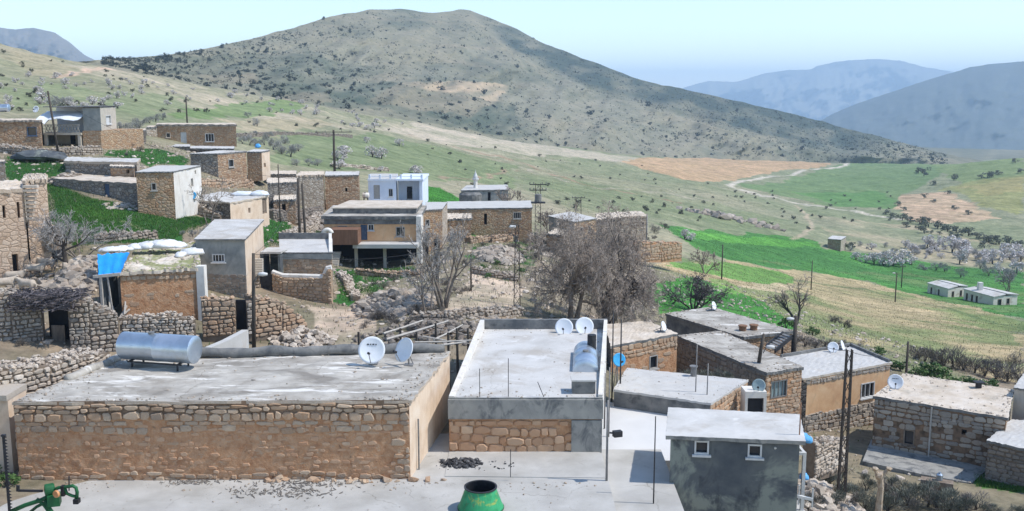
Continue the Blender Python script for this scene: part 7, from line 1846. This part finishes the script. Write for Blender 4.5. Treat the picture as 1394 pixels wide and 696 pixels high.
row('green', [(1180,500,18.9),(1196,498,17.6),(1212,502,18.9),(1226,506,16.2),(1246,516,21.6),(1262,518,24.3),(1278,522,24.3),(1294,526,21.6),(1310,528,23.0),(1326,532,20.2),(1344,534,18.9),(1070,448,16.2),(1106,456,13.5),(1200,484,13.5)], 'green shrub in the hedge beyond the orange and sandy-roofed houses', 'green hedge shrubs beyond the lower houses')
row('dead', [(1246,488,21.1),(1258,492,22.7),(1270,496,22.7),(1284,498,24.3),(1298,500,24.3),(1312,504,22.7),(1326,508,22.7),(1340,512,24.3),(1356,516,24.3),(1372,520,24.3),(1388,522,22.7),(1356,500,19.4),(1376,502,19.4)], 'leafless brown bush in the hedge of the valley field', 'brown hedge bushes of the valley field')
row('dead', [(1096,472,16.9),(1110,474,18.2),(1124,472,16.9),(1138,476,16.9),(1152,478,15.6),(1166,480,15.6),(1084,468,13.0),(1150,446,13.0),(1136,440,11.7)], 'heaped dead brush in the fence above the orange house', 'dead brush fence above the orange house')
row('brush', [(1062,694,29.7),(1090,688,27.0),(1112,672,23.0),(1128,660,21.6),(1140,680,29.7),(1166,684,29.7),(1180,668,21.6),(1196,694,32.4),(1222,684,29.7),(1244,676,24.3),(1262,690,32.4),(1284,680,24.3),(1304,692,29.7),(1316,684,16),(1344,699,15),(1390,700,14),(1146,650,18.9),(1214,662,18.9),(1120,694,29.7)], 'grey-green tangled bush in the gully at the lower right', 'tangled bushes in the lower right gully')
row('brush', [(1075,694,26),(1106,680,24),(1134,694,28),(1152,672,24),(1178,696,28),(1208,696,28),(1236,690,28),(1256,672,20),(1272,686,26),(1292,696,28),(1316,694,26),(1356,698,16),(1384,698,15),(1094,668,16),(1108,652,14),(1122,644,13),(1176,652,14),(1230,664,16)], 'thick grey-green bush filling the gully below the terrace', 'thick bushes filling the gully')
row('dead', [(1150,694,28.0),(1208,676,25.2),(1276,694,30.8),(1330,694,28.0),(1232,694,28.0),(1102,690,22.4)], 'dead twiggy bush in the gully at the lower right', 'dead bushes in the lower right gully')
row('brush', [(930,506,11),(945,508,12),(960,508,12),(975,510,12),(990,512,11),(1002,512,10)], 'dark brush lining the foot of the long dark-sided house', 'brush at the foot of the dark-sided house') if False else None
for k, px in enumerate((928, 943, 958, 973, 988)):
    p = PY(px, 512, 47.6); plant('brush', p.x, p.y, p.z - .35, .62, 'dark brush piled along the foot of the long dark-sided house', 'brush at the foot of the dark-sided house')
row('green', [(404,330,9),(416,334,10),(428,330,11),(434,322,10),(440,312,8),(520,372,7),(538,372,7),(556,370,7),(478,402,8),(492,398,6),(470,388,7),(8,662,22),(2,650,18)], 'green shrub growing between the village houses', 'green shrubs between the village houses')
row('grey', [(262,322,8),(276,320,9),(288,316,9),(248,320,6),(130,318,9),(118,322,10),(100,330,9)], 'grey bramble bush at the edge of the green slope', 'grey brambles by the green slope')
row('dead', [(548,414,12),(562,428,12),(576,424,10),(590,432,12),(536,440,11),(556,446,10),(614,446,10),(628,432,9),(498,446,10),(512,436,10),(624,400,10),(600,402,10),(612,384,10),(644,310,8),(640,318,8),(620,340,10),(600,350,10),(630,360,10),(655,312,9),(560,400,9)], 'dry grey-brown brush between the heaps under the bare trees', 'dry brush under the bare trees')
row('dead', [(370,282,8),(384,286,9),(396,290,9),(424,280,8),(436,272,8),(412,292,8),(380,300,8),(450,268,7),(462,270,7),(390,262,6)], 'dead brush among the debris below the row houses', 'dead brush below the row houses')
row('dead', [(690,312,11.7),(676,316,10.4),(668,330,10.4),(700,340,10.4),(722,330,11.7),(748,330,13.0),(770,330,13.0),(790,340,13.0),(812,335,13.0),(840,340,13.0),(868,322,10.4),(890,318,10.4),(905,312,9.1),(730,352,11.7)], 'brownish brush around the ruins behind the big bare trees', 'brush around the ruins')
row('dead', [(168,196,8),(176,202,8),(184,196,7),(192,206,7),(180,190,7),(172,212,6)], 'dark creeper brush on the overgrown ruin by the balcony house', 'brush on the overgrown ruin')

sow('dead', [(490,384),(560,378),(640,392),(640,452),(520,456)], 34, .35, .6, 'dry grey-brown brush between the heaps under the bare trees', 'dry brush under the bare trees', 208)
sow('dead', [(640,312),(900,318),(900,350),(780,360),(650,352)], 30, .5, .9, 'brownish brush around the ruins behind the big bare trees', 'brush around the ruins', 209)
sow('green', [(640,318),(730,322),(730,378),(650,380)], 16, .3, .6, 'green weed clump around the fallen house below the long tan house', 'green weed clumps around the fallen house', 210)
sow('dead', [(5,415),(100,440),(160,470),(150,490),(10,500)], 12, .3, .5, 'dry brush caught among the dry stone walls at the left', 'dry brush among the left walls', 211)
sow('blossom', [(1235,336),(1394,346),(1394,366),(1250,356)], 16, .9, 2.0, 'whitish blossoming orchard tree in the valley', 'blossoming orchard trees in the valley', 212)
sow('grey', [(1170,330),(1394,345),(1394,362),(1180,350)], 14, 1.2, 2.0, 'grey leafless orchard tree in the valley', 'leafless orchard trees in the valley', 213)
sow('bush', [(1220,292),(1300,312),(1394,328),(1394,340),(1290,326),(1215,302)], 26, .7, 1.7, 'dark shrub along the stream below the ploughed field', 'dark shrubs along the stream', 214)
# scrub of the great hill: the largest as bushes of their own, the rest as one cover
rng = np.random.RandomState(9)
N = 13000
cpx = rng.uniform(140, 1290, N * 3); cs = rng.uniform(.02, .985, N * 3) ** .9
X, Y, Z, PYY, YS = hill_pt(cpx, cs)
dens = .5 + .8 * np.clip(fbm(X / 45, Z / 16, 113, 4) * 2.6 - .05, 0, 1) + .85 * ((PYY < YS) & (cpx > 650))
vis = PYY < crest_py(cpx) + 4
keep = (rng.uniform(0, 1, N * 3) < dens) & vis
X, Y, Z, PYY = X[keep][:N], Y[keep][:N], Z[keep][:N], PYY[keep][:N]
S = rng.gamma(1.6, .48, len(X)) + .32
order = np.argsort(-(S / Y))
for i in order[:280]:
    plant('hillbush', X[i], Y[i], Z[i] - .6, float(S[i]), 'dark round oak bush dotted over the great hill', 'oak bushes dotted over the great hill')
mb = MB(); prng = random.Random(31)
for i in order[280:]:
    s = float(S[i]) * .95
    for _ in range(7):
        d = Vector((prng.gauss(0, 1), prng.gauss(0, 1), abs(prng.gauss(0, 1)))).normalized() * s * prng.uniform(.35, 1)
        p = Vector((X[i], Y[i], Z[i] - .3)) + d
        u = Vector((prng.gauss(0, 1), prng.gauss(0, 1), prng.gauss(0, 1))).normalized() * s * .5; v = Vector((prng.gauss(0, 1), prng.gauss(0, 1), prng.gauss(0, 1))).normalized() * s * .5
        mb.add([p - u, p + v, p + u], [(0, 1, 2)])
tag(mb.build('hill_scrub', M['hill_bush'], origin=(0, 1000, 0)), 'low dark scrub covering the great hill', kind='stuff')

# grass, weeds and small stones on the village ground
def blades(name, label, polys, n, hmin, hmax, m, seed, w=.025):
    rng = random.Random(seed); mb = MB()
    for pix, cnt in zip(polys, n):
        xs = [p[0] for p in pix]; ys = [p[1] for p in pix]; k = 0; tr = 0
        X = np.array([rng.uniform(min(xs), max(xs)) for _ in range(cnt * 4)]); Y = np.array([rng.uniform(min(ys), max(ys)) for _ in range(cnt * 4)])
        ok = inpoly(X, Y, pix); X, Y = X[ok][:cnt], Y[ok][:cnt]; Z = H(X, Y)
        for x, y, z in zip(X, Y, Z):
            h = rng.uniform(hmin, hmax); a = rng.uniform(0, 6.28); dx, dy = math.cos(a) * w, math.sin(a) * w; l = h * .5
            mb.add([(x - dx, y - dy, z - .02), (x + dx, y + dy, z - .02), (x + rng.uniform(-l, l), y + rng.uniform(-l, l), z + h)], [(0, 1, 2)])
    return tag(mb.build(name, M[m], origin=(0, 60, 0)), label, kind='stuff')
blades('grass', 'fresh green grass on the village slopes', [G_SLOPE, G_B, G_C, G_D, G_E, G_F, G_G, G_H, G_I, G_J], [24000, 3500, 3500, 2600, 2600, 2400, 3500, 2600, 4500, 8000], .05, .17, 'grass', 81, .022)
vill = [[(-34, 44), (30, 44), (36, 62), (40, 90), (30, 118), (-30, 125), (-60, 100), (-44, 70)]]
blades('dry_weeds', 'dry weeds scattered over the village ground', vill, [15000], .1, .4, 'brush', 82, .02)
blades('green_weeds', 'green weeds scattered over the village ground', vill, [9000], .08, .25, 'grass', 83, .025)
rng = random.Random(84); mb = MB()
X = np.array([rng.uniform(-50, 45) for _ in range(7000)]); Y = np.array([rng.uniform(44, 122) for _ in range(7000)])
ok = inpoly(X, Y, vill[0]) & ~inpoly(X, Y, G_SLOPE); X, Y = X[ok], Y[ok]; Z = H(X, Y)
for x, y, z in zip(X, Y, Z): mb.rock((x, y, z + .03), .05 + .22 * rng.random() ** 3, rng)
tag(mb.build('pebbles', M['stones_pale'], origin=(0, 60, 0)), 'small stones scattered over the village ground', kind='stuff')

crop = ground_poly([(905,307),(960,312),(1042,320),(1100,325),(1125,340),(1170,344),(1230,352),(1290,362),(1394,369),(1394,436),(1325,422),(1226,396),(1113,371),(985,352),(912,318)])
blades('crop', 'young green crop standing in the valley field', [crop], [14000], .06, .16, 'grass', 85, .06)
stub = ground_poly([(890,362),(985,354),(1070,370),(1184,384),(1287,412),(1394,440),(1394,520),(1240,480),(1100,450),(1000,400)])
blades('stubble', 'dry grass and stubble on the tan field', [stub], [9000], .06, .18, 'stubble', 86, .04)
blades('weeds', 'green weeds in the tan field', [stub], [5000], .06, .16, 'grass', 87, .045)
graze = ground_poly([(560,190),(850,220),(1000,255),(1060,310),(900,305),(760,285),(620,255)])
blades('pasture', 'tufts of dry grass on the grazing slope', [graze], [9000], .08, .25, 'stubble', 88, .08)
# ------------------------------------------------------------------ sheep in the pen
def sheep_proto():
    t = thing('sheep', 'x', 'sheep', (0, 0, 0))
    V = [(-.42, 0, .60, .17), (-.18, 0, .61, .23), (.12, 0, .61, .235), (.36, 0, .63, .18), (.50, 0, .76, .11), (.60, 0, .86, .095), (.74, 0, .80, .055)]
    E = [(i, i + 1) for i in range(6)]
    def chain(start, pts):
        prev = start
        for p in pts: V.append(p); E.append((prev, len(V) - 1)); prev = len(V) - 1
    for sy in (-1, 1):
        chain(3, [(.33, sy * .12, .42, .075), (.33, sy * .12, .22, .04), (.34, sy * .12, .02, .035)])
        chain(0, [(-.40, sy * .12, .42, .09), (-.46, sy * .12, .24, .042), (-.42, sy * .12, .02, .035)])
        chain(5, [(.57, sy * .14, .86, .025)])
    chain(0, [(-.56, 0, .56, .05), (-.60, 0, .40, .03)])
    me = bpy.data.meshes.new('sheep_body'); me.from_pydata([v[:3] for v in V], E, [])
    o = bpy.data.objects.new('body', me); C.objects.link(o); o.parent = t
    sk = o.modifiers.new('skin', 'SKIN')
    for i, v in enumerate(V): me.skin_vertices[0].data[i].radius = (v[3], v[3])
    me.skin_vertices[0].data[1].use_root = True
    ss = o.modifiers.new('sub', 'SUBSURF'); ss.levels = ss.render_levels = 2
    dg = bpy.context.evaluated_depsgraph_get(); dg.update()
    m2 = bpy.data.meshes.new_from_object(o.evaluated_get(dg))
    o.modifiers.clear(); o.data = m2; m2.name = 'sheep_body'
    m2.materials.clear(); m2.materials.append(M['wool']); m2.materials.append(M['sheep_face'])
    for p in m2.polygons:
        p.use_smooth = True
        c = p.center
        if c.x > .62 or (c.z < .3): p.material_index = 1
    return t
try:
    sp_ = sheep_proto()
    S_ = [(44, 372, 56.5, 1.1, 'pale sheep standing upright in the mouth of the earth hollow'), (49, 381, 55.5, .4, 'small sheep standing below the one in the hollow'), (64, 376, 56.5, 3.0, 'sheep seen from the side near the foot of the dark bare tree'), (93, 379, 55.0, 2.2, 'sheep right of the dark bare tree trunk'), (21, 384, 54, .2, 'sheep by the arched door of the tall house'), (37, 392, 52.5, 2.9, 'pale sheep lowest in the pen just behind the rubble wall'), (9, 391, 52.5, .6, 'sheep at the left edge close to the rubble wall'), (103, 373, 56, 1.4, 'sheep beside the stone pile right of the dark bare tree')]
    for k, (px, py, Y, rz, lab) in enumerate(S_):
        p = PY(px, py + 3, Y); loc = (p.x, Y, h1(p.x, Y) - .01)
        if k == 0: sp_.location = loc; sp_.rotation_euler = (0, 0, rz); sp_['label'] = lab; sp_['group'] = 'sheep in the pen'
        else: copy_thing(sp_, loc, rz, 1.0, lab, 'sheep in the pen')
except Exception as ex: print('sheep failed', ex)
for k in PROTO:
    for t, used in PROTO[k]:
        if not used: print('unused proto', k); [bpy.data.objects.remove(q) for q in list(kids(t))]; bpy.data.objects.remove(t)
